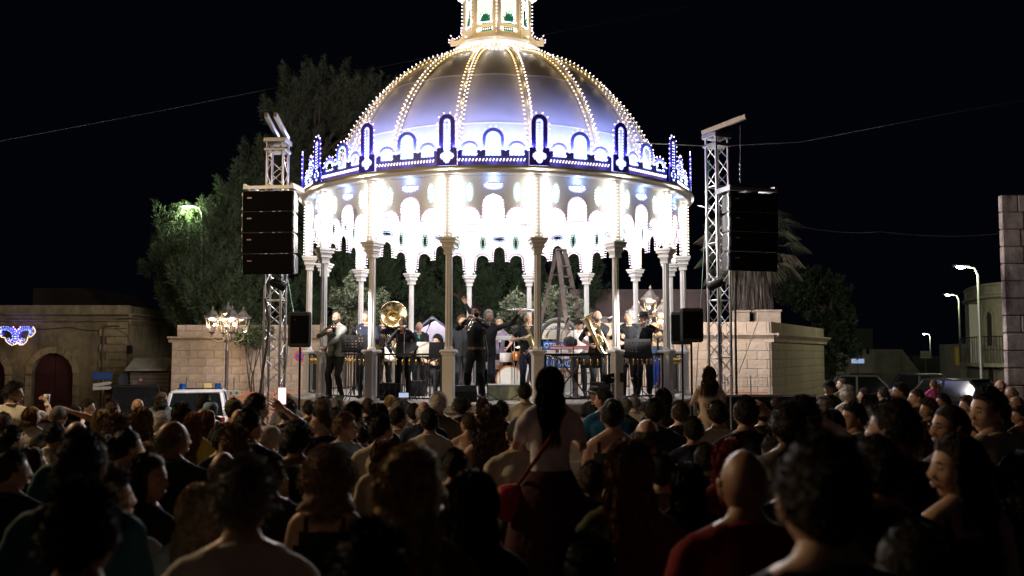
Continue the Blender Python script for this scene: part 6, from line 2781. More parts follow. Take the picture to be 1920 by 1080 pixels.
def sax_parts(F, m, s=1.0):
    """alto saxophone in frame F: neck at origin going forward, body down"""
    t = MB()
    t.tube([(0, -.02, .02), (0, .03, .035), (0, .09, .02), (0, .12, -.03)], [.008, .010, .011, .012], 8)
    t.cyl((0, -.06, .01), (0, -.01, .024), .009, 7)
    q = [(0, .12, -.03), (0, .13, -.15), (0, .14, -.33), (0, .155, -.50), (0, .18, -.57), (0, .225, -.60), (0, .27, -.57), (0, .295, -.50), (0, .31, -.40), (0, .33, -.32), (0, .36, -.27)]
    r_ = [.012, .017, .023, .030, .034, .037, .040, .044, .050, .060, .075]
    b = MB().tube(q, r_, 14, cap=False)
    b.tube([(0, .36, -.27), (0, .358, -.275), (0, .33, -.32), (0, .31, -.38)], [.075, .070, .052, .03], 14)
    k = MB()
    for i in range(9):
        z = -.10 - i * .05
        k.ell((.024 + i * .001, .13 + i * .003, z), (.008, .017, .017), 0, 8, 5)
        k.ell((-.004, .15 + i * .004, z - .02), (.011, .008, .011), 0, 8, 5)
    k.cyl((.032, .14, -.08), (.036, .17, -.54), .003, 5)
    k.cyl((-.02, .15, -.08), (-.03, .18, -.54), .003, 5)
    for z in (-.42, -.50):
        k.ell((.05, .30, z), (.012, .03, .03), 0, 9, 5)
    for p in (t, b, k):
        p.v = [tuple(F @ (V3(v) * s)) for v in p.v]
    return [('neck', t, m), ('body', b, m), ('keys', k, m)]


def w_of(M, p):
    return M @ V3(p)


# -- 1 bald man, grey blazer, clarinet
b1 = body('clarinet', h=1.74, wrists=((.02, .34, 1.04), (.06, .30, 1.34)), poles=((-1, -.2, -.4), (1, .2, -.6)), palms=((.9, -.2, 0), (-1, -.2, 0)), curl=1.0, head=(-.15, -.12, 0), sleeves='long', top_loose=1.1, voxel=.016, hem=.86)
M = at(631, 18.6, pi - .35)
o, HM, s = person(b1, M, 'bald bearded man in a grey blazer playing a dark clarinet', BG_, SKIN, T_blazer, T_black, None, None, 'brown', 0, 'darkgrey', True)
mb = MB()
pan = [(0, .125, 1.05), (.0, .13, 1.20), (0, .115, 1.40), (.05, .085, 1.44), (-.05, .085, 1.44)]
mb.add([(-.055, .118, 1.42), (.055, .118, 1.42), (.03, .152, 1.15), (-.03, .152, 1.15), (-.045, .10, 1.42), (.045, .10, 1.42), (.025, .13, 1.15), (-.025, .13, 1.15)], [(0, 3, 2, 1), (4, 5, 6, 7), (0, 1, 5, 4), (1, 2, 6, 5), (2, 3, 7, 6), (3, 0, 4, 7)])
put('shirt_front', mb.mesh('shirt_front', [T_black]), o)
cl = MB().tube([(0, .125, 1.56), (0, .17, 1.46), (.01, .28, 1.20), (.01, .36, 1.00), (.01, .385, .94)], [.008, .013, .015, .016, .030], 10)
ky = MB()
for i in range(8):
    f = i / 8
    ky.ell((.012, .19 + .16 * f, 1.43 - .42 * f), (.012, .005, .012), 0, 7, 5)
ky.tube([(.018, .18, 1.44), (.018, .35, 1.02)], .0025, 4)
inst('clarinet', [('body', cl, mat('ebony', (.012, .011, .011), .25)), ('keys', ky, M_silver)], M, 'black clarinet held by the man in the grey blazer', 'clarinet')

# -- 2 man in dark navy jacket with gold cord
b2 = body('jacketman', h=1.78, wrists=((-.05, .30, 1.15), (.12, .30, 1.18)), poles=((-1, -.2, -.5), (1, -.2, -.5)), curl=.9, head=(-.7, -.05, 0), sleeves='long', top_loose=1.12, voxel=.016, hem=.86)
M = at(688, 19.0, pi - .1)
o, HM, s = person(b2, M, 'man in a dark navy jacket with gold cord on the shoulder beside the second column', BG_, SKIN2, T_navy, T_black, None, 'buzz', 'darkgrey')
mb = MB()
for k in range(3):
    mb.tube([(.185, .03, 1.46), (.20, .07 + .01 * k, 1.36), (.17 - .01 * k, .12, 1.22), (.12, .135, 1.16 + .02 * k), (.10, .12, 1.3), (.12, .08, 1.43)], .006, 5)
mb.box((.18, .0, 1.475), (.1, .05, .012), 0, Matrix.Rotation(.35, 3, 'Y'))
put('gold_cord', mb.mesh('gold_cord', [mat('gold_braid', (.65, .5, .12), .5)]), o)
inst('cornet', trumpet_parts((.02, .36, 1.28), (.25, .42, 1.22), M_old), M, 'small brass cornet lowered by the man in the navy jacket', 'cornet')

# -- 3 sousaphone player
b3 = body('sousa', h=1.74, wrists=((-.16, .26, 1.20), (.10, .30, 1.26)), poles=((-1, -.2, -.4), (1, 0, -.6)), curl=1.1, head=(.1, 0, 0), sleeves='rolled', voxel=.016, top_loose=1.06)
M = at(720, 19.6, pi + .1)
person(b3, M, 'sousaphone player in black half hidden under the big gold bell', BG_, SKIN, T_black, T_black2, None, 'short', 'brown')
C0 = V3((PX(738, 19.35, 2.9), 19.35, P(738, 590, 19.35).z))
loc = M.inverted() @ C0
bl = MB()
dirv = V3((-.10, .95, .18)).normalized()
R = dirv.to_track_quat('Z', 'Y').to_matrix()
rp = [(.26, 0), (.285, .012), (.28, .018), (.25, .005), (.20, -.035), (.145, -.075), (.105, -.115), (.085, -.16), (.075, -.24)]
bl.lathe(rp, 40, 0, loc, R, cap=False)
bl.lathe([(.262, -.004), (.20, -.05), (.15, -.09), (.112, -.13), (.094, -.17), (.082, -.24)], 40, 0, loc, R, cap=False)
neck = loc - dirv * .24
tb = MB()
tb.tube([neck, neck + V3((.02, -.10, -.04)), neck + V3((.03, -.14, -.16)), V3((.20, -.16, 1.42)), V3((.24, -.10, 1.15)), V3((.15, .10, .92)), V3((-.05, .26, .88)), V3((-.22, .22, 1.02)), V3((-.28, .02, 1.25)), V3((-.18, -.10, 1.42))],
        [.075, .07, .062, .055, .048, .042, .036, .032, .028, .024], 14)
for k in range(4):
    tb.tube([V3((-.12 + .05 * k, .25, 1.30)), V3((-.15 + .05 * k, .29, 1.15)), V3((-.10 + .05 * k, .29, 1.0)), V3((-.02 + .04 * k, .27, .96)), V3((.06 + .03 * k, .26, 1.08)), V3((.04 + .04 * k, .25, 1.28))], .014, 8)
tb.tube([V3((-.18, -.10, 1.42)), V3((-.1, .08, 1.60)), V3((-.02, .13, 1.565))], [.02, .012, .010], 8)
vv = MB()
for k in range(3):
    vv.cyl((-.03 + .045 * k, .30, 1.10), (-.03 + .045 * k, .33, 1.27), .02, 10)
    vv.cyl((-.03 + .045 * k, .33, 1.27), (-.03 + .045 * k, .335, 1.31), .008, 8)
inst('sousaphone', [('bell', bl, M_horn), ('tubing', tb, M_horn), ('valves', vv, M_silver)], M, 'gold sousaphone with a wide round bell facing the crowd', 'sousaphone')

# -- 4 woman leaning forward over the stand
b4 = body('leaning', 'f', h=1.66, wrists=((-.22, .38, .98), (.22, .36, .96)), poles=((-1, -.4, .1), (1, -.4, .1)), curl=.6, lean=(-.42, 0), head=(0, -.55, 0), sleeves='long', voxel=.016)
M = at(757, 18.5, pi + .05)
o, HM, s = person(b4, M, 'dark-haired woman in black bending forward beside the sousaphone bell', BG_, SKIN, T_black, T_black, None, 'tail', 'brown')

# -- 5 older man with the green tie
b5 = body('greentie', h=1.64, wrists=((-.16, .30, 1.02), (.16, .30, 1.0)), curl=.7, head=(.1, -.05, 0), sleeves='rolled', voxel=.016, fat=1.06, top_loose=1.06)
M = at(786, 21.6, pi)
o, HM, s = person(b5, M, 'white-haired older man with a bright green tie and dark shirt on the stage', BG_, SKIN, T_black2, T_black, None, 'fringe', 'white')
mb = MB()
mb.add([V3(p) * s for p in ((-.02, .108, 1.43), (.02, .108, 1.43), (.035, .155, 1.2), (0, .16, 1.02), (-.035, .155, 1.2), (-.02, .098, 1.43), (.02, .098, 1.43), (.035, .135, 1.2), (0, .13, 1.02), (-.035, .135, 1.2))],
       [(0, 4, 2, 1), (4, 3, 2), (5, 6, 7, 9), (9, 7, 8), (0, 1, 6, 5), (1, 2, 7, 6), (2, 3, 8, 7), (3, 4, 9, 8), (4, 0, 5, 9)])
put('tie', mb.mesh('tie', [mat('green_tie', (.0, .36, .22), .5)]), o)

# -- 6 young man sitting
b6 = body('sitting', h=1.72, wrists=((-.18, .38, .68), (.20, .36, .72)), poles=((-1, -.2, -.2), (1, -.2, -.2)), curl=.7, seated=True, lean=(-.12, 0), head=(-1.0, 0, 0), sleeves='short', voxel=.016)
M = at(818, 20.0, pi + .35)
o, HM, s = person(b6, M, 'young man with dark curly hair sitting low beside the front left column of the stage', BG_, SKIN3, T_black2, T_black, None, 'curly', 'black', 3)
mb = MB()
for x in (-.19, .19):
    for y in (-.19, .19):
        mb.cyl((x, y, 0), (x * .8, y * .8, .43), .012, 6)
st = empty('stool', M.translation, 0, label='low black stool under the sitting young man', cat='stool')
st.matrix_world = M
for x in (-.17, .17):
    for y in (-.17, .17):
        put('leg', MB().cyl((x, y, 0), (x * .85, y * .85, .375), .012, 6).mesh('leg', [M_iron]), st)
put('seat', MB().lathe([(.17, .375), (.18, .385), (.175, .40), (.01, .405)], 18, 0).mesh('seat', [M_black]), st)

# -- 7 trumpeter at the front
b7 = body('trumpeter', h=1.84, wrists=((-.06, .34, 1.50), (.10, .28, 1.49)), poles=((-1, .1, -.75), (1, .25, -.8)), palms=((1, 0, .1), (-1, 0, .1)), curl=1.1, head=(-.15, .02, 0), sleeves='rolled', voxel=.015, belt=True, feet=((-.15, .02, .09), (.14, .10, .09)), top_loose=1.05)
M = at(893, 18.05, pi - .22)
o, HM, s = person(b7, M, 'tall trumpeter with glasses, dark shirt and brown belt standing front centre on the stage', BG_, SKIN, T_black2, T_black, None, 'messy', 'black', 2, 'black', True, None, T_brownbelt)
mp = HM @ V3((0, .112, -.06))
inst('trumpet', trumpet_parts(mp, mp + V3((.02, .48, -.30)) * 1.0), M, 'silver trumpet played by the tall front centre trumpeter', 'trumpet')

# -- 8 long-haired man raising both arms, saxophone in one hand
b8 = body('raising', h=1.80, wrists=((-.64, .12, 1.66), (.50, .05, 2.02)), poles=((-.2, -.3, -1), (.5, -.8, .2)), palms=((0, .3, 1), (-.5, 1, 0)), curl=(1.2, .4), head=(.6, .05, 0), sleeves='long', voxel=.016, top_loose=1.1, hem=.84, lean=(0, -.05))
M = at(913, 19.1, pi - .08)
o, HM, s = person(b8, M, 'long-haired man in a black jacket raising a horizontal saxophone behind the front trumpeter', BG_, SKIN, T_black, T_navy, None, 'wavy', 'grey', 1, None, True)
wl = V3((-.66, .12, 1.72)) * s
F = Matrix.Translation(wl + V3((.22, .02, .03))) @ Matrix.Rotation(radians(88), 4, 'Y') @ Matrix.Rotation(radians(180), 4, 'Z')
inst('saxophone', sax_parts(F, M_silver, .8), M, 'silver saxophone held up level above the heads right of centre', 'saxophone')

# -- 9 blond person behind
b9 = body('blond', 'f', h=1.70, wrists=((-.2, .34, 1.06), (.2, .34, 1.06)), poles=((-1, -.3, -.2), (1, -.3, -.2)), head=(0, -.1, 0), sleeves='short', voxel=.018)
M = at(936, 21.8, pi)
person(b9, M, 'blonde musician in a grey top standing behind the silver percussion table', BG_, SKIN3, cloth('grey_lilac', (.20, .17, .24)), T_navy, None, 'bob', 'blonde')

# -- 10 dark suited man half hidden
b10 = body('suit', h=1.74, head=(.3, 0, 0), sleeves='long', voxel=.018, top_loose=1.14, hem=.84, wrists=((-.26, .06, .84), (.26, .06, .84)))
M = at(866, 20.2, pi + .1)
person(b10, M, 'man in a dark suit half hidden behind the front left column and the trumpeter', BG_, SKIN, T_black2, T_black2, None, 'short', 'brown')

# -- 11 saxophonist
b11 = body('saxman', h=1.72, wrists=((-.02, .28, .98), (.12, .30, 1.22)), poles=((-1, -.35, -.2), (1, -.1, -.5)), palms=((1, .2, 0), (-1, 0, 0)), curl=1.0, head=(.1, -.35, 0), sleeves='short', voxel=.016, fat=1.04, top_loose=1.05)
M = at(990, 19.0, pi - .05)
o, HM, s = person(b11, M, 'bald saxophonist in a short-sleeved black shirt right of centre on the stage', BG_, SKIN, T_black, T_navy, None, None, 'darkgrey')
mp = HM @ V3((0, .12, -.055))
F = Matrix.Translation(mp) @ Matrix.Rotation(radians(-14), 4, 'Z') @ Matrix.Rotation(radians(22), 4, 'Y')
inst('saxophone', sax_parts(F, M_old, 1.0), M, 'aged brass alto saxophone played by the bald saxophonist', 'saxophone')

# -- 14 keyboard player
b14 = body('keys', h=1.66, wrists=((-.16, .36, 1.02), (.18, .36, 1.02)), poles=((-1, -.3, -.2), (1, -.3, -.2)), palms=((0, 0, -1), (0, 0, -1)), curl=.4, lean=(-.12, 0), head=(.2, -.4, 0), sleeves='rolled', voxel=.016, top_loose=1.08)
M = at(1086, 20.4, pi)
person(b14, M, 'curly-haired keyboard player in an open white shirt looking down', BG_, SKIN, T_white, T_black, None, 'curly', 'black', 1)

# -- 15 euphonium player
b15 = body('euph', h=1.78, wrists=((.16, .26, 1.26), (.20, .24, 1.06)), poles=((-1, .2, -.6), (1, -.2, -.4)), palms=((.6, -.8, 0), (-1, .2, .2)), curl=1.1, head=(.25, .05, 0), sleeves='rolled', voxel=.016, belt=True, fat=1.08, top_loose=1.06)
M = at(1120, 18.9, pi + .12)
o, HM, s = person(b15, M, 'bald man with a grey beard and black shirt playing a brass euphonium', BG_, SKIN, T_black2, T_black, None, None, 'grey', 0, 'grey')
e = MB()
A0, A1 = V3((.02, .30, .98)), V3((.27, .24, 1.62))
bb = MB().tube([V3((-.02, .32, .96)), V3((.02, .30, 1.04)), V3((.10, .28, 1.22)), V3((.18, .26, 1.40)), V3((.235, .25, 1.53)), V3((.265, .245, 1.60)), V3((.28, .24, 1.635))], [.05, .052, .050, .058, .078, .108, .135], 20, cap=False)
bb.tube([V3((.28, .24, 1.635)), V3((.277, .24, 1.63)), V3((.26, .245, 1.59)), V3((.23, .25, 1.52))], [.135, .128, .10, .06], 20)
e.tube([V3((-.02, .32, .96)), V3((-.06, .33, .90)), V3((-.13, .33, .89)), V3((-.17, .33, .95)), V3((-.13, .31, 1.08)), V3((-.04, .29, 1.28)), V3((.03, .27, 1.44)), V3((.08, .26, 1.50)), V3((.13, .26, 1.46)), V3((.10, .27, 1.38))], [.045, .04, .034, .03, .027, .024, .022, .02, .018, .016], 10)
e.tube([V3((.10, .27, 1.38)), V3((.02, .22, 1.5)), HM @ V3((0, .115, -.06))], [.014, .010, .012], 8)
for k in range(3):
    o_ = V3((-.045 + .035 * k, .36 - .005 * k, 1.12 - .012 * k))
    e.tube([o_, o_ + V3((.05, 0, .13)), o_ + V3((.07, 0, .15)), o_ + V3((.085, 0, .12)), o_ + V3((.03, .0, -.02)), o_ + V3((.0, 0, -.04)), o_], .010, 7)
va = MB()
for k in range(3):
    p0 = V3((-.03 + .04 * k, .34, 1.08))
    va.cyl(p0, p0 + V3((.06, 0, .18)), .018, 9)
    va.cyl(p0 + V3((.06, 0, .18)), p0 + V3((.07, 0, .21)), .007, 7)
inst('euphonium', [('bell', bb, M_horn), ('tubing', e, M_horn), ('valves', va, M_horn)], M, 'brass euphonium with its bell tilted up to the left', 'euphonium')

# -- 16 grey-haired man looking left
b16 = body('trumpet2', h=1.77, wrists=((.05, .30, 1.10), (.14, .30, 1.22)), poles=((-1, -.4, -.3), (1, -.2, -.5)), curl=1.1, head=(-1.0, .02, 0), sleeves='long', voxel=.016, fat=1.08, top_loose=1.08)
M = at(1181, 18.8, pi - .35)
o, HM, s = person(b16, M, 'grey-haired man in a black shirt looking left beside the right front column', BG_, SKIN, T_black, T_black, None, 'short', 'grey')
inst('trumpet', trumpet_parts((.08, .30, 1.22), (.22, .42, 1.55)), M, 'silver trumpet held upright by the grey-haired man at the right column', 'trumpet')

# -- 17 trumpeter with hat
b17 = body('hatman', h=1.76, wrists=((-.05, .36, 1.50), (.10, .30, 1.49)), poles=((-1, .1, -.6), (1, .1, -.6)), curl=1.1, head=(0, .0, 0), sleeves='short', voxel=.016, fat=1.05)
M = at(1207, 19.4, pi)
o, HM, s = person(b17, M, 'trumpeter in a dark brimmed hat aiming his horn straight at the crowd', BG_, SKIN, T_black, T_black2, None, 'buzz', 'darkgrey', 0, None, False, ('hat', cloth('hat_grey', (.03, .03, .03)), M_black))
mp = HM @ V3((0, .112, -.06))
inst('trumpet', trumpet_parts(mp, mp + V3((-.02, .5, -.02)), M_silver), M, 'silver trumpet pointing forward under the dark brimmed hat', 'trumpet')

# -- 18 man with a dark hat in front of the platform
b18 = body('roadie', h=1.70, head=(.5, -.2, 0), sleeves='short', voxel=.018, wrists=((-.15, .35, 1.05), (.15, .35, 1.05)))
M = T(PX(1114, 16.55, 1.3), 16.55, gz(16.55) - .0, pi - .2)
person(b18, M, 'man in a black hat standing against the platform below the euphonium player', None, SKIN2, T_black, T_black, None, 'short', 'black', 0, None, False, ('hat', cloth('hat_black', (.012, .012, .012)), mat('hat_band', (.35, .35, .33), .6)))

# ------------------------------------------------------------ stands, microphones, monitors
def music_stand(px, Y, yaw, z, lab, w_=.50, paper=False, holes=True, hgt=.34):
    root = empty('music_stand', (PX(px, Y, 2.2), Y, ZS), yaw, label=lab, cat='music stand', group='music stands along the stage')
    for k in range(3):
        a = k * 2.094
        put('leg', MB().tube([(0, 0, .28), (.27 * cos(a), .27 * sin(a), .01)], .009, 5).mesh('leg', [M_iron]), root)
    put('pole', MB().cyl((0, 0, .12), (0, 0, z - .05), .011, 8).mesh('pole', [M_iron]), root)
    hs = []
    if holes:
        for i in range(6):
            for j in range(4):
                x, y = -.165 + i * .066, -.08 + j * .06
                hs.append([(x - .014, y - .010), (x + .014, y - .010), (x + .014, y + .010), (x - .014, y + .010)])
    dk = cutout('desk', [(-w_ / 2, -hgt / 2), (w_ / 2, -hgt / 2), (w_ / 2, hgt / 2), (-w_ / 2, hgt / 2)], hs, .006, [M_black])
    Md = Matrix.Translation((0, 0, z + hgt / 2 - .08)) @ Matrix.Rotation(radians(68), 4, 'X')
    d = put('desk', dk, root, Md)
    put('ledge', MB().box((0, -hgt / 2, -.03), (w_, .008, .06)).mesh('ledge', [M_black]), d)
    if paper:
        put('sheet_music', MB().box((.05, 0, .008 if paper == 1 else -.008), (.24, .30, .003)).mesh('sheet_music', [mat('paper', (.7, .68, .62), .8)]), d)
    return root


music_stand(664, 18.0, .35, 1.02, 'perforated black music stand in front of the man in the grey blazer', .5)
music_stand(788, 18.2, 0, .92, 'wide black music stand before the leaning woman and the older man', .95, 1, False, .3)
music_stand(728, 18.3, .1, .84, 'low black music stand behind the railing under the sousaphone', .52, 1, False, .26)
music_stand(1196, 17.95, 0, .92, 'black music stand in front of the two trumpeters at the right', .52, 0, True, .36)
music_stand(1108, 18.1, .2, .72, 'low music stand with a pale sheet before the euphonium player', .42, 2, False, .3)


def mic(px, Y, base_py, pts, lab, r=.010):
    """pts: list of (px, py, Y) for the boom, microphone at the last"""
    x = PX(px, Y, 2.2)
    root = empty('microphone_stand', (x, Y, ZS), label=lab, cat='microphone stand', group='microphone stands on the stage')
    o = V3((x, Y, ZS))
    for k in range(3):
        a = k * 2.094 + .4
        put('leg', MB().tube([(0, 0, .16), (.26 * cos(a), .26 * sin(a), .01)], .008, 5).mesh('leg', [M_iron]), root)
    q = [P(*p) - o for p in pts]
    put('pole', MB().tube([V3((0, 0, .08)), q[0]], r, 7).mesh('pole', [M_iron]), root)
    put('boom', MB().tube(q, r * .8, 6).mesh('boom', [M_rig]), root)
    m = MB()
    d = (q[-1] - q[-2]).normalized()
    m.tube([q[-1] - d * .12, q[-1]], [.012, .018], 8)
    m.ell(q[-1] + d * .02, (.027, .027, .03), 1, 10, 7)
    put('microphone', m.mesh('microphone', [M_black, mat('mic_grille', (.45, .45, .45), .35, metal=.8)]), root)


mic(800, 18.6, 745, [(803, 650, 18.6), (793, 640, 18.55), (809, 600, 18.5)], 'microphone on a slanted boom left of the front column')
mic(759, 18.1, 745, [(758, 662, 18.1), (758, 640, 18.1), (759, 614, 18.05)], 'straight microphone stand in front of the leaning woman')
mic(914, 17.75, 745, [(914, 700, 17.75), (915, 660, 17.75), (908, 616, 17.75)], 'microphone stand set under the bell of the front trumpet')
mic(938, 18.8, 722, [(937, 690, 18.8), (937, 650, 18.8), (937, 642, 18.8)], 'slim straight stand in front of the blonde musician', .007)
mic(976, 18.0, 740, [(976, 668, 18), (975, 650, 18), (977, 637, 18)], 'short microphone stand aimed at the saxophone bell')
mic(1052, 18.4, 745, [(1052, 655, 18.4), (1052, 628, 18.4), (1066, 596, 18.4)], 'microphone boom rising in front of the round white board')
mic(1075, 18.3, 745, [(1075, 650, 18.3), (1076, 618, 18.3), (1092, 602, 18.3)], 'microphone stand beside the keyboard player')
mic(1153, 18.2, 745, [(1153, 650, 18.2), (1154, 632, 18.2), (1157, 618, 18.2)], 'microphone stand by the right front column')
mic(866, 17.9, 745, [(868, 640, 17.9), (866, 612, 17.9), (876, 598, 17.9)], 'microphone boom behind the front left column')
mic(1190, 17.9, 745, [(1190, 722, 17.9), (1188, 718, 17.9), (1186, 712, 17.9)], 'low black microphone stand on the floor at the right front column')


def wedge(px, Y, py_top, lab, w_=.5, yaw=0):
    h = P(px, py_top, Y).z - ZS
    root = empty('stage_monitor', (PX(px, Y, 1.4), Y, ZS), yaw, label=lab, cat='stage monitor', group='wedge monitors on the stage floor')
    prof = [(-.18, 0), (.2, 0), (.2, h * .45), (.06, h), (-.12, h * .96), (-.18, h * .6)]
    mb = MB().rings([[(x, y, z) for y, z in prof] for x in (-w_ / 2, w_ / 2)], 0, False)
    put('cabinet', mb.mesh('cabinet', [M_black]), root)
    g = MB().slab((0, .075, h * .97), (0, .205, h * .50), w_ * .9, .014, 0)
    put('grille', g.mesh('grille', [M_grille]), root)
    put('handle', MB().box((w_ / 2 + .002, 0, h * .4), (.008, .12, .04)).mesh('handle', [M_rig]), root)


wedge(781, 20.1, 713, 'black wedge monitor behind the railing left of the front column', .42)
wedge(868, 17.75, 722, 'black wedge monitor at the feet of the front trumpeter', .46, .3)
wedge(728, 18.4, 717, 'dark wedge monitor under the low music stand', .5)
wedge(1020, 19.3, 712, 'black wedge monitor right of the saxophonist', .42)
wedge(1132, 18.2, 716, 'black wedge monitor in front of the euphonium player', .46, -.2)


def light_fixture(px, py, Y, lab, yaw):
    z = P(px, py, Y).z
    root = empty('stage_light', (PX(px, Y, 1.7), Y, ZS), yaw, label=lab, cat='stage light')
    h = z - ZS
    put('stand', MB().cyl((0, 0, 0), (0, 0, h - .12), .015, 7).box((0, 0, .015), (.3, .3, .03)).mesh('stand', [M_black]), root)
    mb = MB().rings([[(-.16, -.02, h - .12), (.16, .04, h - .08), (.12, .04, h + .1), (-.12, -.02, h + .06)], [(-.13, .18, h - .1), (.13, .2, h - .08), (.1, .2, h + .06), (-.1, .18, h + .05)]], 0, False)
    put('housing', mb.mesh('housing', [M_black]), root)
    for s in (-1, 1):
        put('barn_door', MB().box((s * .17, .0, h), (.02, .14, .18), 0, Matrix.Rotation(s * .5, 3, 'Z')).mesh('barn_door', [M_black]), root)
    put('label_plate', MB().box((0, -.03, h), (.07, .01, .02), 0, Matrix.Rotation(-.15, 3, 'Z')).mesh('label_plate', [mat('plate_grey', (.45, .45, .42), .5)]), root)


light_fixture(1149, 708, 17.85, 'angular black stage light with flaps below the euphonium player', .2)

# keyboard, two tiers
def keyboard():
    Y = 19.6
    x0, x1 = PX(1036, Y, 2), PX(1106, Y, 2)
    g = ZS
    root = empty('keyboard', ((x0 + x1) / 2, Y, g), label='two-tier stage keyboard with a red upper body on a black stand', cat='keyboard')
    W = x1 - x0 + .1
    zt = P(1070, 652, Y).z - g
    for i, (dz, dy, m) in enumerate(((0, 0, mat('nord_red', (.55, .02, .015), .4)), (-.15, -.08, mat('keyboard_white', (.6, .6, .62), .4)))):
        mb = MB().box((0, dy, zt + dz), (W, .3, .07), 0, bev=.01)
        nm = 'upper_body' if i == 0 else 'lower_body'
        b_ = put(nm, mb.mesh(nm, [m]), root)
        wk = MB()
        for k in range(30):
            wk.box((-W / 2 + .05 + k * (W - .1) / 30 + .012, dy + .08, zt + dz + .040), ((W - .1) / 30 - .002, .13, .012))
        put('white_keys', wk.mesh('white_keys', [mat('key_white', (.75, .74, .7), .3)]), b_, kind='stuff')
        put('front_panel', MB().box((0, dy - .152, zt + dz - .005), (W - .02, .006, .04)).mesh('front_panel', [mat('panel_stripe', (.55, .55, .6), .4) if i == 0 else M_black]), b_)
    for s in (-1, 1):
        put('stand_leg', MB().slab((s * W * .36, .1, .02), (-s * W * .3, -.02, zt - .2), .03, .03, 0, up=(0, 1, 0)).mesh('stand_leg', [M_iron]), root)
        put('stand_arm', MB().box((s * W * .36, -.02, zt - .21), (.03, .34, .03)).mesh('stand_arm', [M_iron]), root)
    # cloth dropped on top
    mb = MB()
    c = V3((-.02, -.02, zt + .12))
    mb.ell(c, (.15, .13, .13), 0, 18, 12)
    r = random.Random(2)
    mb.v = [tuple(c + (V3(v) - c) * (1 + .45 * noise.noise(V3(v) * 9))) for v in mb.v]
    jk = put('jacket', mb.mesh('jacket', [cloth('jacket_dark', (.03, .03, .035))]), None, T((x0 + x1) / 2, Y, g), label='crumpled dark jacket lying on the keyboard', cat='jacket')


keyboard()

# percussion table and drum kit
def percussion():
    Y = 20.6
    x = PX(948, Y, 2)
    root = empty('drum_kit', (x, Y, ZS), label='drum kit with a white bass drum and orange shell behind the saxophonist', cat='drum kit')
    R = Matrix.Rotation(pi / 2, 3, 'X')
    bd = MB().lathe([(.30, -.2), (.31, -.18), (.31, .18), (.30, .2)], 32, 0, (.10, .0, .33), R)
    b_ = put('bass_drum', bd.mesh('bass_drum', [mat('orange_shell', (.50, .17, .02), .3)]), root)
    put('drumhead', MB().lathe([(.005, .203), (.285, .203)], 32, 0, (.10, 0, .33), R, cap=False).mesh('drumhead', [mat('drumhead', (.68, .67, .64), .6, var=.1)]), b_)
    hp = MB()
    hp.tube([V3((.10 + .305 * cos(2 * pi * k / 28), -.2, .33 + .305 * sin(2 * pi * k / 28))) for k in range(28)], .014, 6, closed=True)
    put('hoop', hp.mesh('hoop', [mat('orange_shell', (.50, .17, .02), .3)]), b_)
    for i, (dx, dy, z, r_) in enumerate(((.30, .05, .85, .15), (.02, .05, .82, .14), (-.25, .15, .66, .18))):
        put('tom_drum' if i < 2 else 'snare_drum', MB().lathe([(r_, z - .1), (r_ + .008, z - .095), (r_ + .008, z + .095), (r_, z + .1), (.01, z + .098)], 22, 0, (dx, dy, 0)).mesh('tom', [mat('orange_shell', (.50, .17, .02), .3) if i == 0 else mat('drumhead', (.68, .67, .64), .6)]), root)
        put('drum_stand', MB().cyl((dx, dy, 0), (dx, dy, z - .1), .012, 6).mesh('drum_stand', [M_steel]), root)
    for dx, z, r_ in ((.42, 1.08, .22), (-.48, .98, .2)):
        c = MB().lathe([(r_, z - .02), (r_ * .5, z), (.03, z + .012), (.02, z + .03)], 24, 0, (dx, .1, 0), Matrix.Rotation(.15, 3, 'X'))
        c.lathe([(.02, z + .028), (r_ * .5, z - .003), (r_, z - .022)], 24, 0, (dx, .1, 0), Matrix.Rotation(.15, 3, 'X'))
        put('cymbal', c.mesh('cymbal', [M_old]), root)
        put('cymbal_stand', MB().cyl((dx, .02, 0), (dx, -.03, z), .01, 6).mesh('cymbal_stand', [M_steel]), root)
    t = empty('percussion_table', (PX(942, 20.2, 2), 20.2, ZS), label='silver-edged percussion table with cymbal beside the blonde musician', cat='table')
    put('tabletop', MB().box((0, 0, P(940, 634, 20.2).z - ZS), (.62, .4, .09), 0, bev=.01).mesh('tabletop', [mat('silver_case', (.5, .52, .52), .35, metal=.6)]), t)
    for sx in (-1, 1):
        for sy in (-1, 1):
            put('leg', MB().cyl((sx * .26, sy * .15, 0), (sx * .26, sy * .15, P(940, 634, 20.2).z - ZS - .05), .012, 6).mesh('leg', [M_steel]), t)
    rr = empty('trumpet_on_table', (0, 0, 0), label='brass horn lying on the silver percussion table', cat='horn')
    c = V3((PX(952, 20.15, 2), 20.15, P(940, 634, 20.2).z + .07))
    for nm, m_, ms in trumpet_parts(c, c + V3((.45, -.1, .02)), M_old):
        put(nm, m_.mesh(nm, [ms]), rr)


percussion()

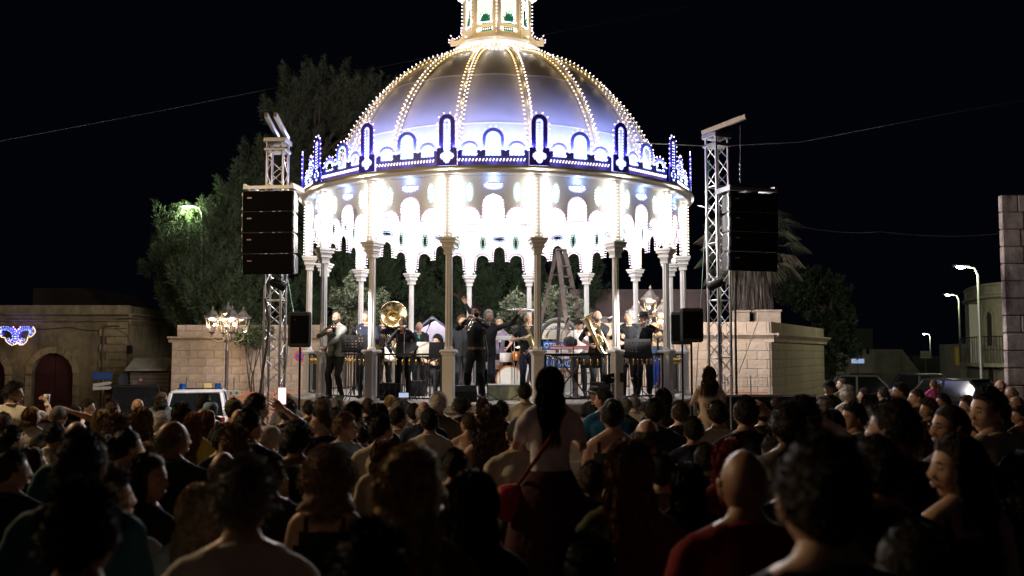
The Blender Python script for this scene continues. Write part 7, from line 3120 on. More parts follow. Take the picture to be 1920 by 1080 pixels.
# round decorated board with lettering
def board():
    Y = 22.3
    k = Y / FPX
    cx, zc = PX(1047, Y, 2.5), P(1047, 636, Y).z
    root = empty('decorated_board', (cx, Y, ZS), label='white half-round board with arched lettering above blue lettered panels behind the keyboard', cat='sign board')
    R_ = 31 * k
    z0 = zc - ZS
    arc = lambda r, n=28: [(r * cos(pi * i / n), r * sin(pi * i / n)) for i in range(n + 1)]
    Mx = Matrix.Translation((0, 0, z0)) @ Matrix.Rotation(pi / 2, 4, 'X')
    put('half_disc', cutout('half_disc', [(-R_, 0)] + [(R_, 0)] + arc(R_)[1:-1], [], .04, [mat('cream_board', (.66, .63, .52), .6, var=.06)]), root, Mx)
    rim = MB().tube([V3((38 * k * cos(pi * i / 24), .02, z0 + 38 * k * sin(pi * i / 24))) for i in range(25)], .035, 8)
    put('hoop_rim', rim.mesh('hoop_rim', [mat('rim_grey', (.20, .22, .20), .5)]), root)
    rim = MB().tube([V3((34 * k * cos(pi * i / 24), .03, z0 + 34 * k * sin(pi * i / 24))) for i in range(25)], .03, 8)
    put('hoop_inner', rim.mesh('hoop_inner', [mat('rim_dark', (.05, .055, .045), .6)]), root)
    txt = 'Comune di Uggiano La Chiesa'
    ink = mat('ink', (.02, .018, .015), .6)
    parts = []
    a0, a1 = radians(172), radians(8)
    for i, c in enumerate(txt):
        if c == ' ':
            continue
        a = a0 + (a1 - a0) * (i + .5) / len(txt)
        lm = text_mesh('letter', c, .105, ink, .003)
        r = R_ - .13
        parts.append((lm, Matrix.Translation((r * cos(a), -.026, z0 + r * sin(a))) @ Matrix.Rotation(-(a - pi / 2), 4, 'Y') @ Matrix.Rotation(pi / 2, 4, 'X'), 0))
    put('arched_lettering', join_mesh('arched_lettering', parts, [ink]), root, kind='stuff')
    blue = mat('panel_blue', (.01, .12, .50), .5)
    wht = mat('letter_white', (.75, .75, .75), .5)
    brown = mat('panel_brown', (.30, .16, .07), .6)
    W = 60 * k
    rows = [(640, 655, blue, 'OTRANTO', 1), (656, 668, wht, '', 0), (672, 691, blue, 'FULL PARCO', 1), (692, 709, brown, 'salento', 1)]
    for y0, y1, m, s, _ in rows:
        z1, zz0 = P(1047, y0, Y).z - ZS, P(1047, y1, Y).z - ZS
        b_ = put('panel_board', MB().box((.02, 0, (z1 + zz0) / 2), (W, .05, z1 - zz0 - .012), 0, bev=.005).mesh('panel_board', [m]), root)
        if s:
            lm = text_mesh('lettering', s, (z1 - zz0) * .86, wht, .003)
            xs = [v.co.x for v in lm.vertices]
            f = min(1.6, (W * .94) / (max(xs) - min(xs)))
            put('lettering', lm, b_, Matrix.Translation((.02, -.03, zz0 + (z1 - zz0) * .2)) @ Matrix.Rotation(pi / 2, 4, 'X') @ Matrix.Diagonal((f, 1, 1, 1)))
    z1 = P(1047, 709, Y).z - ZS
    put('lower_board', MB().box((.02, 0, z1 / 2), (W, .05, z1 - .01), 0, bev=.005).mesh('lower_board', [mat('panel_pale', (.5, .5, .46), .6)]), root)


board()

# step ladder, tall
def ladder():
    def Q(px, py, Y):
        return P(px, py, Y)
    root = empty('step_ladder', (PX(1052, 21, 2), 21.0, ZS), label='tall grey wooden step ladder standing open behind the right half of the stage', cat='ladder')
    o = root.location.copy()
    wood = mat('weathered_wood', (.13, .10, .09), .75, var=.35, scale=9, bump=.4)
    zt = P(1051, 470, 21.0).z
    top = [V3((-.07, .0, zt)) - V3((0, 0, o.z)), V3((.09, .0, zt)) - V3((0, 0, o.z))]
    # rear frame splays left/back, climbing frame to the right/front
    xl0, xl1 = PX(985, 21.6, 1.3) - o.x, PX(1040, 22.3, 1.3) - o.x
    xr0, xr1 = PX(1080, 20.2, 1.3) - o.x, PX(1119, 20.9, 1.3) - o.x
    fa, fb = V3((xr0, -.8, 0)), V3((xr1, -.1, 0))
    ra, rb = V3((xl0, .6, 0)), V3((xl1, 1.3, 0))
    for a, t in ((fa, top[0]), (fb, top[1])):
        put('side_rail', MB().slab(a, t, .10, .045, 0, up=(0, 1, .2)).mesh('side_rail', [wood]), root)
    for a, t in ((ra, top[0] + V3((-.03, .05, -.05))), (rb, top[1] + V3((-.03, .05, -.05)))):
        put('rear_rail', MB().slab(a, t, .075, .04, 0, up=(0, 1, .2)).mesh('rear_rail', [wood]), root)
    for i in range(1, 13):
        f = i / 13.5
        put('tread', MB().slab(fa.lerp(top[0], f), fb.lerp(top[1], f), .10, .028, 0).mesh('tread', [wood]), root)
    for i in range(1, 6):
        f = i / 6
        put('cross_bar', MB().slab(ra.lerp(top[0], f), rb.lerp(top[1], f), .05, .025, 0).mesh('cross_bar', [wood]), root)
    put('top_step', MB().box((top[0] + top[1]) / 2 + V3((0, 0, .02)), (.26, .16, .035), 0, bev=.005).mesh('top_step', [wood]), root)
    put('spreader_rope', MB().tube([fa.lerp(top[0], .45), ra.lerp(top[0], .45)], .008, 5).tube([fb.lerp(top[1], .75), rb.lerp(top[1], .72)], .008, 5).mesh('spreader_rope', [mat('blue_rope', (.03, .08, .3), .6)]), root)


ladder()

# pale green box on the floor in the middle
p0, p1 = PX(914, 18.4, 1.4), PX(981, 18.4, 1.4)
zt = P(948, 722, 18.2).z
gb = empty('green_box', ((p0 + p1) / 2, 18.55, ZS), label='worn pale green block with a grey top in the middle of the stage', cat='box')
put('sides', MB().box((0, 0, (zt - ZS) / 2 - .01), (p1 - p0, .5, zt - ZS - .03), 0, bev=.008).mesh('sides', [stain_mat('worn_green', (.55, .62, .42), (.34, .34, .22), scale=4)]), gb)
put('top', MB().box((0, 0, zt - ZS - .012), (p1 - p0 + .05, .56, .035), 0, bev=.006).mesh('top', [mat('grey_slab', (.42, .41, .38), .7, var=.2)]), gb)

# white gazebo behind the left half
def gazebo():
    Y = 26.5
    x0, x1 = PX(726, Y, 2), PX(868, Y, 2)
    g = gz(Y)
    xm = (x0 + x1) / 2 + .3
    root = empty('gazebo', (xm, Y, g), label='white gazebo tent with a lilac peaked roof behind the seated young man', cat='tent')
    w_ = (x1 - x0) / 2
    ze, zp = P(800, 655, Y).z - g, P(844, 600, Y).z - g
    fab = mat('tent_fabric', (.50, .47, .60), .8, var=.08)
    mb = MB()
    b = [(-w_, -w_, ze), (w_, -w_, ze), (w_, w_, ze), (-w_, w_, ze)]
    b2 = [(-w_, -w_, ze - .22), (w_, -w_, ze - .22), (w_, w_, ze - .22), (-w_, w_, ze - .22)]
    n = 8
    rings = [b2, b] + [[(x * (1 - f), y * (1 - f), ze + (zp - ze) * f ** .85) for x, y, _ in b] for f in (.2, .4, .6, .8, .97)]
    mb.rings([[V3(p) for p in r] for r in rings], 0, False, cap=False)
    put('canopy', mb.mesh('canopy', [fab]), root)
    for x, y, _ in b:
        put('leg', MB().box((x, y, (ze - .1) / 2), (.05, .05, ze - .1)).mesh('leg', [M_alu]), root)
    for s in (-1, 1):
        mb = MB()
        mb.box((s * w_ * .5, w_ + .03, (ze - .2) / 2), (w_ * .55, .01, ze - .2))
        put('side_curtain', mb.mesh('side_curtain', [fab]), root)
    put('truss_pole', MB().slab((-w_ - .4, -w_ - .06, ze - .3), (0, -w_ - .06, zp + .05), .05, .05).slab((0, -w_ - .06, zp + .04), (w_ + .3, -w_ - .06, ze - .2), .05, .05).mesh('truss_pole', [mat('pole_lilac', (.2, .18, .3), .5)]), root)


gazebo()

# clothes and a blue shade hung on the back railing at the right
def hangings():
    Y = 24.8
    c = P(1233, 668, Y)
    R = 21.5 * Y / FPX
    g = gz(Y)
    root = empty('blue_shade', (c.x, Y, g), label='large blue-grey octagonal board on a dark post behind the right railing', cat='board')
    zc = c.z - g
    loop = [(R * cos(2 * pi * (i + .5) / 8), R * .95 * sin(2 * pi * (i + .5) / 8)) for i in range(8)]
    put('panel', cutout('panel', loop, [], .03, [mat('slate_blue', (.10, .16, .26), .5)]), root, Matrix.Translation((0, 0, zc)) @ Matrix.Rotation(pi / 2, 4, 'X'))
    put('post', MB().cyl((0, -.04, 0), (0, -.04, zc + R + .12), .03, 8).box((0, -.05, zc + R * .25), (.12, .05, .05)).ell((0, -.04, zc + R + .15), (.045, .045, .06), 0, 10, 7).mesh('post', [M_iron]), root)
    put('print', MB().box((-.17, -.02, zc - .12), (.05, .004, .05)).box((.2, -.02, zc - .1), (.16, .004, .02)).mesh('print', [mat('sign_white', (.55, .54, .5), .5)]), root)
    for px, col, nm, lab in ((1224, (.02, .06, .32), 'blue_garment', 'blue garment hanging below the octagonal board behind the right railing'), (1244, (.16, .02, .07), 'maroon_garment', 'maroon garment hanging beside the blue one behind the right railing')):
        Yg = 22.9
        q = P(px, 672, Yg)
        mb = MB()
        rings = []
        for j in range(9):
            f = j / 8
            ring = []
            for i in range(13):
                u = i / 12 - .5
                ring.append(V3((u * (.28 + .05 * f) + .02 * sin(j), .03 * sin(i * 1.9 + j * .3) * (.4 + f), -f * (.62 + .06 * sin(i * 1.3)))))
            back = [p + V3((0, .02, 0)) for p in reversed(ring)]
            rings.append(ring + back)
        mb.rings(rings, 0, True)
        mb.cyl((-.15, .01, .0), (.15, .01, .0), .012, 6)
        put('hanging_garment', mb.mesh(nm, [cloth(nm, col)]), None, Matrix.Translation(q), label=lab, cat='garment')
    rk = empty('garment_rail', (PX(1234, 22.9, 2), 22.9, gz(22.9)), label='thin black clothes rail behind the right railing', cat='clothes rail')
    zr = P(1234, 671, 22.9).z - gz(22.9)
    put('rail', MB().cyl((-.45, .03, zr), (.45, .03, zr), .012, 6).mesh('rail', [M_iron]), rk)
    for s in (-1, 1):
        put('leg', MB().cyl((s * .45, .03, 0), (s * .45, .03, zr), .012, 6).mesh('leg', [M_iron]), rk)


hangings()
# cables over the stage floor
mb = MB()
rr = random.Random(9)
for k in range(9):
    x, y = rr.uniform(-2.6, 2.4), rr.uniform(-3.2, 0)
    q = []
    a = rr.random() * 6
    for i in range(16):
        q.append((x, y, .008))
        a += rr.gauss(0, .5)
        x += .18 * cos(a)
        y += .12 * sin(a)
    q = [p for p in q if p[0] ** 2 + p[1] ** 2 < 3.7 ** 2]
    if len(q) > 3:
        mb.tube(q, .007, 5)
put('stage_cables', mb.mesh('stage_cables', [M_cable]), None, T(CX, CY, ZS), kind='stuff', label='black cables lying loose over the stage floor', cat='cable')
# ------------------------------------------------------------ the crowd
CL = {k: cloth('c_' + k, v) for k, v in dict(black=(.012, .012, .014), navy=(.014, .02, .05), white=(.66, .64, .61), beige=(.50, .46, .38), teal=(.02, .09, .11), olive=(.07, .075, .035),
      green=(.02, .055, .03), yellow=(.62, .50, .07), grey=(.16, .16, .17), brown=(.12, .07, .035), red=(.20, .012, .02), maroon=(.05, .008, .018), pink=(.5, .08, .28), blue=(.02, .13, .28),
      sky=(.20, .30, .42), blush=(.74, .70, .76), denim=(.03, .05, .09)).items()}


def floral(name, a, b, sc):
    m = cloth(name, a)
    t = m.node_tree
    bs = t.nodes['Principled BSDF']
    v = t.nodes.new('ShaderNodeTexVoronoi')
    v.inputs['Scale'].default_value = sc
    tc = t.nodes.new('ShaderNodeTexCoord')
    r = t.nodes.new('ShaderNodeMapRange')
    r.inputs['From Min'].default_value = .28
    r.inputs['From Max'].default_value = .36
    mx = t.nodes.new('ShaderNodeMix')
    mx.data_type = 'RGBA'
    mx.inputs['A'].default_value = (*b, 1)
    mx.inputs['B'].default_value = (*a, 1)
    t.links.new(tc.outputs['Object'], v.inputs['Vector'])
    t.links.new(v.outputs['Distance'], r.inputs['Value'])
    t.links.new(r.outputs['Result'], mx.inputs['Factor'])
    t.links.new(mx.outputs['Result'], bs.inputs['Base Color'])
    return m


CL['floral'] = floral('c_floral', (.50, .47, .40), (.05, .03, .03), 9)
CL['dress'] = floral('c_dress', (.60, .50, .42), (.55, .28, .10), 16)


def variant(k):
    """shared figures: sex, head turn, sleeves, arms"""
    sex = 'f' if k[0] == 'f' else 'm'
    turn = {'0': 0, 'l': .95, 'r': -.95, 'L': 1.45, 'R': -1.45, 'd': .1, 'u': -.4, 'B': 2.6}[k[1]]
    tilt = {'d': -.5, 'u': .35}.get(k[1], 0)
    a = k[2] if len(k) > 2 else 's'
    kw = dict(sleeves={'s': 'short', 'l': 'long', 't': 'bare'}.get(a, 'short'))
    if a == 'p':      # both hands raised with a phone
        kw.update(wrists=((-.07, .24, 1.72), (.07, .24, 1.72)), poles=((-1, .3, -.4), (1, .3, -.4)), palms=((1, .2, 0), (-1, .2, 0)), curl=.8, sleeves='bare')
    if a == 'h':      # right hand raised and open
        kw.update(wrists=(None, (.20, .20, 1.62)), poles=(None, (1, .2, -.4)), palms=(None, (-.3, 1, 0)), curl=.45)
    if a == 'c':      # right hand forward at face height
        kw.update(wrists=(None, (.20, .36, 1.50)), poles=(None, (1, .1, -.8)), palms=(None, (-1, .2, 0)), curl=1.0)
    if a == 'n':      # hand on the head
        kw.update(wrists=(None, (.10, .08, 1.68)), poles=(None, (1, .5, -.2)), palms=(None, (-1, 0, -.3)), curl=.5)
    if a == 's' and k[0] == 'm':
        kw.update(wrists=((-.22, .22, 1.02), (.24, .05, .84)))
    return body('crowd_' + k, sex, 1.75, top_loose=1.1, head=(turn, tilt, 0), voxel=.024, **kw)


HW = {'short': .172, 'buzz': .16, 'messy': .19, 'fringe': .165, 'curly': .215, 'bigcurly': .26, 'bob': .19, 'long': .19, 'wavy': .215, 'bun': .175, 'tail': .175, None: .158}
BS_ = {}
placed = []
# px, py of the crown of the head, width of the head, hair, hair colour, figure, top, label, extras
CROWD = [
 (25, 716, 30, 'messy', 'black', 'mRc', 'floral', 'curly man in a floral shirt lifting a plastic cup at the far left'),
 (7, 774, 16, 'short', 'brown', 'm0s', 'black', 'small dark head at the left edge below the man with the cup'),
 (23, 800, 44, 'messy', 'black', 'mrs', 'black', 'dark curly head at the left edge beside the open paving'),
 (19, 842, 62, 'short', 'darkgrey', 'mrs', 'navy', 'big greying man cut by the left edge of the picture'),
 (109, 758, 32, 'buzz', 'darkgrey', 'mdn', 'black', 'man in a black T-shirt holding a hand to his head on the left'),
 (141, 760, 20, 'bob', 'black', 'frs', 'brown', 'dark-haired woman just behind the man with a hand on his head'),
 (165, 748, 24, 'short', 'black', 'mRs', 'white', 'dark-haired man in profile with a white shirt before the old facade'),
 (192, 768, 40, 'bob', 'blonde', 'f0s', 'white', 'pale blonde head lit warm left of centre of the left crowd'),
 (222, 779, 52, 'messy', 'chestnut', 'mrs', 'beige', 'brown wavy head next to the pale blonde one on the left'),
 (143, 786, 50, 'fringe', 'brown', 'm0s', 'teal', 'shiny bald crown above the very dark head on the left'),
 (102, 792, 34, 'short', 'black', 'f0s', 'beige', 'dark head with a pale top under the bald crown on the left'),
 (149, 807, 80, 'short', 'black', 'm0s', 'teal', 'large dark-haired man in a teal shirt at the left'),
 (236, 803, 54, 'bun', 'black', 'frt', 'beige', 'woman with dark hair gathered up and bare shoulders on the left'),
 (266, 763, 42, 'long', 'chestnut', 'f0s', 'black', 'woman with straight brown hair and black top below the black car'),
 (259, 746, 18, None, 'brown', 'mlB', 'black', 'small bald man far back in front of the black car'),
 (304, 733, 16, 'buzz', 'brown', 'mrs', 'sky', 'tiny far man left of the white patrol car'),
 (301, 745, 30, 'curly', 'black', 'm0s', 'black', 'dark curly head in front of the patrol car bonnet'),
 (303, 771, 34, 'curly', 'white', 'f0s', 'white', 'white-blonde curly head in the middle of the left crowd'),
 (340, 753, 36, 'bob', 'black', 'f0s', 'black', 'black bobbed head below the patrol car'),
 (323, 785, 52, 'fringe', 'grey', 'mrs', 'green', 'balding grey man in a dark green polo shirt'),
 (363, 772, 38, 'long', 'auburn', 'f0s', 'yellow', 'woman with long auburn hair and a bright yellow top'),
 (279, 826, 62, 'wavy', 'chestnut', 'fls', 'brown', 'wavy brown-haired woman behind the black-haired profile on the left'),
 (275, 850, 74, 'long', 'black', 'fRs', 'black', 'woman with black hair in profile to the right and a black top'),
 (383, 739, 26, 'short', 'black', 'mrs', 'black', 'small dark head right in front of the patrol car window'),
 (395, 752, 28, 'short', 'black', 'm0s', 'grey', 'head in a pale blue patterned cap below the patrol car', ('band', 'sky')),
 (438, 748, 32, 'short', 'black', 'm0s', 'black', 'head in a grey-green cap beside the notice board', ('cap', 'olive')),
 (390, 768, 30, 'bob', 'chestnut', 'frs', 'brown', 'short brown-haired person beside the yellow top'),
 (416, 799, 30, 'short', 'black', 'f0s', 'black', 'dark head between the yellow top and the curly light brown hair'),
 (438, 800, 58, 'messy', 'chestnut', 'fls', 'beige', 'light brown tousled hair just right of the yellow top'),
 (447, 765, 30, None, 'brown', 'm0s', 'brown', 'bald orange-lit head left of the dark man in blue'),
 (466, 768, 46, 'short', 'black', 'mrs', 'navy', 'dark-haired man in a dark blue shirt turned right'),
 (418, 843, 56, 'fringe', 'brown', 'm0s', 'black', 'shiny brown bald head under the tousled light brown hair'),
 (456, 862, 112, 'messy', 'grey', 'm0s', 'white', 'large grey-haired man in a light collar near the camera at left'),
 (372, 907, 72, 'long', 'blonde', 'f0s', 'beige', 'woman with long straight blonde hair beside the large grey-haired man'),
 (150, 905, 140, 'messy', 'black', 'm0s', 'black', 'very large dark head closest to the camera at lower left'),
 (205, 878, 84, 'messy', 'brown', 'mrs', 'grey', 'dark brown head in a grey shirt behind the very large dark head'),
 (480, 739, 38, 'short', 'black', 'mrh', 'beige', 'dark-haired man raising a glowing phone beside the left tower'),
 (539, 749, 34, 'short', 'darkgrey', 'm0s', 'black', 'short-haired man in black under the left speaker stand'),
 (540, 736, 20, 'buzz', 'brown', 'm0s', 'grey', 'small head right behind the left speaker stand'),
 (505, 797, 34, None, 'brown', 'fBs', 'white', 'woman in a pale headband looking up towards the camera side', ('band', 'beige')),
 (556, 788, 60, 'curly', 'black', 'm0s', 'brown', 'man with a big black curly head and brown shirt'),
 (605, 767, 38, 'short', 'brown', 'mLs', 'black', 'brown-haired man in a black T-shirt facing left'),
 (646, 774, 38, 'short', 'chestnut', 'mRs', 'sky', 'short-haired man with glasses and a light blue shirt facing right'),
 (606, 744, 34, 'curly', 'brown', 'f0s', 'black', 'brown curly head below the first stage column'),
 (632, 744, 26, 'short', 'grey', 'm0s', 'brown', 'grey head right of the brown curls below the stage'),
 (630, 765, 28, 'short', 'black', 'm0s', 'black', 'small dark head above the man with glasses'),
 (664, 756, 40, 'messy', 'black', 'mrs', 'navy', 'dark swept hair below the second stage column'),
 (710, 755, 38, 'bob', 'black', 'f0s', 'black', 'black bobbed head below the leaning woman on stage'),
 (732, 741, 22, 'bob', 'blonde', 'f0s', 'beige', 'small blonde head beside the raised arms'),
 (757, 752, 24, 'short', 'brown', 'm0p', 'beige', 'person holding a phone high in both hands in front of the stage'),
 (748, 748, 30, 'short', 'grey', 'm0s', 'beige', 'grey-haired head right under the raised phone arms'),
 (748, 765, 30, 'short', 'black', 'frs', 'floral', 'dark-haired person in a patterned top under the grey head'),
 (715, 777, 42, 'short', 'black', 'mrs', 'beige', 'black-haired man in a pale beige shirt left of centre'),
 (681, 791, 30, 'bun', 'black', 'f0t', 'sky', 'dark-haired woman with bare shoulders left of the beige shirt'),
 (796, 749, 32, 'fringe', 'white', 'm0s', 'navy', 'bald man with white side hair and a navy shirt before the stage'),
 (822, 735, 32, 'short', 'white', 'm0s', 'olive', 'white-haired man in an olive shirt right before the stage'),
 (806, 767, 36, 'short', 'black', 'm0s', 'beige', 'young man with a faded haircut and beige T-shirt'),
 (866, 740, 36, 'curly', 'black', 'm0s', 'black', 'dark curly head in black below the front left column'),
 (718, 824, 50, 'bob', 'chestnut', 'f0s', 'beige', 'brown-haired head in front of the beige shirt'),
 (615, 842, 100, 'bigcurly', 'chestnut', 'f0t', 'black', 'woman with a big head of backlit curls near the camera'),
 (770, 832, 128, 'wavy', 'blonde', 'fr0', 'brown', 'large wavy-haired woman near the camera left of centre'),
 (690, 985, 150, 'messy', 'black', 'm0s', 'black', 'very close dark tousled head at the bottom of the picture'),
 (853, 842, 48, 'short', 'black', 'm0s', 'black', 'dark round head between the wavy and the long-haired women'),
 (984, 718, 26, 'short', 'black', 'm0s', 'beige', 'dark-haired man right below the pale green box'),
 (919, 757, 56, 'wavy', 'brown', 'f0t', 'olive', 'woman with long dark curls and a green patterned top'),
 (879, 775, 30, 'short', 'brown', 'mlt', 'beige', 'tanned man with bare shoulders left of the long dark curls'),
 (972, 780, 44, 'buzz', 'black', 'm0s', 'beige', 'shaven-headed man with a beige shirt left of the girl'),
 (884, 880, 100, 'long', 'black', 'f0s', 'black', 'woman with very long dark hair near the camera at centre'),
 (1133, 728, 30, 'short', 'black', 'mls', 'blue', 'dark-haired man in a blue T-shirt right of the girl'),
 (1149, 745, 46, 'bun', 'black', 'f0t', 'black', 'dark-haired woman in a black strap top right of the girl'),
 (1172, 746, 30, 'curly', 'grey', 'f0s', 'navy', 'grey curly head behind the woman in the black strap top'),
 (1213, 782, 50, 'fringe', 'darkgrey', 'm0s', 'white', 'bald man in a pale shirt right of centre'),
 (1180, 822, 90, 'long', 'chestnut', 'f0s', 'olive', 'woman with long straight light brown hair near the camera'),
 (1228, 747, 38, 'short', 'black', 'm0s', 'navy', 'dark head above the pale-shirted bald man'),
 (1110, 866, 32, 'short', 'brown', 'm0s', 'black', 'small brown head right of the man carrying the girl'),
 (1100, 1003, 110, 'messy', 'black', 'm0s', 'black', 'close dark head at the bottom edge right of centre'),
 (1241, 727, 32, 'bob', 'black', 'mlS', 'black', 'dark-haired person in a black jacket below the last stage column'),
 (1346, 751, 38, 'short', 'black', 'm0s', 'beige', 'dark-haired man in a beige T-shirt beside the small girl in the dress'),
 (1399, 743, 46, 'short', 'black', 'm0h', 'black', 'dark head with a raised hand in front of the tufa corner'),
 (1478, 755, 68, 'curly', 'black', 'm0s', 'grey', 'large dark curly head in a grey shirt right of centre'),
 (1507, 743, 52, 'short', 'black', 'mLh', 'black', 'dark head raising an open hand at the foot of the tufa side wall'),
 (1561, 767, 46, 'bob', 'black', 'f0s', 'black', 'black rounded hair right of the large curly head'),
 (1603, 755, 40, 'short', 'black', 'mLs', 'white', 'dark-haired man in profile to the left with a pale shirt'),
 (1368, 822, 66, 'long', 'red', 'f0s', 'red', 'head with bright red hair behind the big bald man'),
 (1397, 835, 88, None, 'brown', 'm0s', 'red', 'big bald man in a dark red shirt near the camera'),
 (1550, 812, 126, 'short', 'black', 'm0s', 'black', 'very large dark head with a pale rim near the camera at right'),
 (1393, 805, 46, 'short', 'brown', 'm0s', 'black', 'dark hair just above the red-haired head'),
 (1290, 866, 40, 'bob', 'black', 'f0s', 'black', 'dark head right of the long light brown hair'),
 (1554, 713, 19, 'short', 'black', 'mBs', 'black', 'man in a black T-shirt and cap facing the camera far right', ('cap', 'black')),
 (1580, 708, 15, 'buzz', 'brown', 'mLs', 'brown', 'far reddish-lit man behind the one with the cap'),
 (1589, 722, 28, 'curly', 'white', 'f0s', 'white', 'bright white curly head at the right'),
 (1620, 728, 16, 'short', 'brown', 'mLs', 'beige', 'small face right of the white curls'),
 (1655, 726, 18, 'short', 'black', 'mlh', 'sky', 'far person raising a blue phone at the right'),
 (1689, 717, 24, 'short', 'black', 'mLs', 'black', 'dark-haired man looking left below the pale panel'),
 (1720, 727, 24, 'buzz', 'brown', 'mLs', 'brown', 'profile face left of the girl in pink'),
 (1876, 711, 15, None, 'brown', 'mLs', 'brown', 'small bald man at the foot of the stone tower'),
 (1896, 724, 19, 'fringe', 'grey', 'mLs', 'beige', 'grey-haired face before the sooty stone tower'),
 (1907, 741, 24, None, 'brown', 'mLs', 'black', 'bald face at the right edge below the tower'),
 (1631, 738, 34, 'bob', 'black', 'f0s', 'black', 'dark head below the white curls at right'),
 (1546, 744, 32, 'short', 'grey', 'm0s', 'grey', 'grey head in front of the man with the cap'),
 (1678, 748, 72, 'short', 'black', 'mls', 'black', 'large dark-haired man in black looking left at the right'),
 (1634, 762, 38, 'short', 'grey', 'm0s', 'grey', 'grey head left of the large man in black'),
 (1742, 747, 32, 'messy', 'brown', 'fLs', 'brown', 'brown hair below the girl in pink'),
 (1788, 755, 54, 'buzz', 'black', 'mLs', 'grey', 'shaven man with glasses in profile to the left'),
 (1860, 726, 62, 'short', 'black', 'mLs', 'beige', 'tall dark-haired man in a beige shirt looking left at the right edge'),
 (1800, 814, 90, 'long', 'black', 'fLt', 'black', 'woman with long black hair in profile and one bare shoulder'),
 (1648, 819, 84, 'short', 'black', 'm0s', 'black', 'dark broad head between the two big right-hand figures'),
 (1916, 848, 84, 'bob', 'black', 'f0s', 'black', 'dark mass of hair cut by the right edge'),
 (1912, 762, 26, 'short', 'black', 'mLs', 'brown', 'dark head in profile right at the right border'),
 (1715, 985, 130, 'short', 'black', 'm0s', 'black', 'close dark head at the bottom right'),
 (60, 762, 22, 'bob', 'chestnut', 'frs', 'floral', 'brown head under the arm holding the cup'),
 (212, 752, 24, 'short', 'brown', 'mrs', 'black', 'small brown head right of the white-shirted profile man'),
 (470, 750, 28, 'bob', 'darkgrey', 'f0s', 'black', 'dark grey head in front of the orange fence'),
 (580, 752, 26, 'short', 'black', 'm0s', 'olive', 'dark head between the speaker stand and the first column'),
 (690, 748, 26, 'short', 'brown', 'm0s', 'black', 'brown head right below the second column'),
 (776, 757, 28, 'short', 'black', 'm0s', 'grey', 'dark head right of the raised phone arms'),
 (905, 744, 24, 'bob', 'brown', 'f0s', 'beige', 'brown head at the trumpeter’s feet'.replace('’', "'")),
 (940, 752, 30, 'short', 'black', 'm0s', 'black', 'dark head below the pale green box'),
 (1190, 742, 24, 'short', 'grey', 'm0s', 'beige', 'grey head below the right front column'),
 (1275, 752, 34, 'short', 'brown', 'm0s', 'black', 'brown head left of the small girl in the dress'),
 (1300, 782, 40, 'short', 'black', 'm0s', 'navy', 'dark head in front of the small girl in the dress'),
 (1432, 752, 34, 'short', 'black', 'm0s', 'black', 'dark head before the black barrier at the tufa corner'),
 (1455, 745, 26, 'short', 'brown', 'm0s', 'black', 'small brown head between the two raised hands'),
 (1530, 752, 30, 'short', 'brown', 'm0s', 'navy', 'brown head below the edge of the tufa side wall'),
 (1712, 742, 26, 'bob', 'black', 'fls', 'black', 'dark head under the profile face at right'),
 (1768, 738, 24, 'short', 'black', 'mLs', 'black', 'dark head right of the girl in pink'),
 (1815, 742, 28, 'short', 'brown', 'mLs', 'grey', 'brown head between the shaven man and the tall one'),
 (1840, 790, 50, 'short', 'black', 'mLs', 'navy', 'dark head in front of the tall man in beige'),
 (1730, 800, 54, 'bob', 'brown', 'f0s', 'black', 'brown head left of the long black-haired profile woman'),
 (560, 872, 44, 'bob', 'black', 'f0s', 'black', 'dark head left of the big backlit curls'),
 (505, 852, 48, 'short', 'black', 'm0s', 'black', 'dark head right of the large grey-haired man'),
 (1020, 842, 40, 'bob', 'brown', 'f0s', 'maroon', 'dark brown head left of the man carrying the girl'),
 (1240, 850, 44, 'short', 'black', 'm0s', 'grey', 'dark head behind the long light brown hair on its right'),
 (1450, 812, 52, 'short', 'black', 'm0s', 'navy', 'dark head between the big bald man and the large curly head'),
 (60, 838, 44, 'bob', 'brown', 'frs', 'black', 'brown head right of the greying man at the left edge'),
 (1322, 832, 42, 'short', 'black', 'm0s', 'black', 'dark head left of the bright red hair'),
 (1480, 850, 60, 'short', 'brown', 'm0s', 'navy', 'brown head left of the very large dark right head'),
]
skins = [SKIN, SKIN2, SKIN, SKIN3]
_r = random.Random(21)
PEOPLE = {}


def settle(px, py, wd, hair, kid=False):
    hw = HW.get(hair, .175)
    d = FPX * hw / wd
    k = (py - 662) / FPX
    lo, hi = (1.50, 1.90) if not kid else (1.0, 1.4)
    if k > .004:
        d = min(max(d, (CAMZ - hi) / k), (CAMZ - lo) / k)
    d = min(d, 22)
    best = d
    for t in range(14):
        dd = d + (t + 1) // 2 * .14 * (1 if t % 2 == 0 else -1)
        if dd < 1.7:
            continue
        x = PX(px, dd, 1.7)
        zt = CAMZ - k * dd
        if not (lo - .06 <= zt - gz(dd) <= hi + .06):
            continue
        if all((x - a) ** 2 + (dd - b) ** 2 > .40 ** 2 for a, b in placed):
            best = dd
            break
    d = best
    x = PX(px, d, 1.7)
    placed.append((x, d))
    zt = P(px, py, d).z
    return x, d, zt


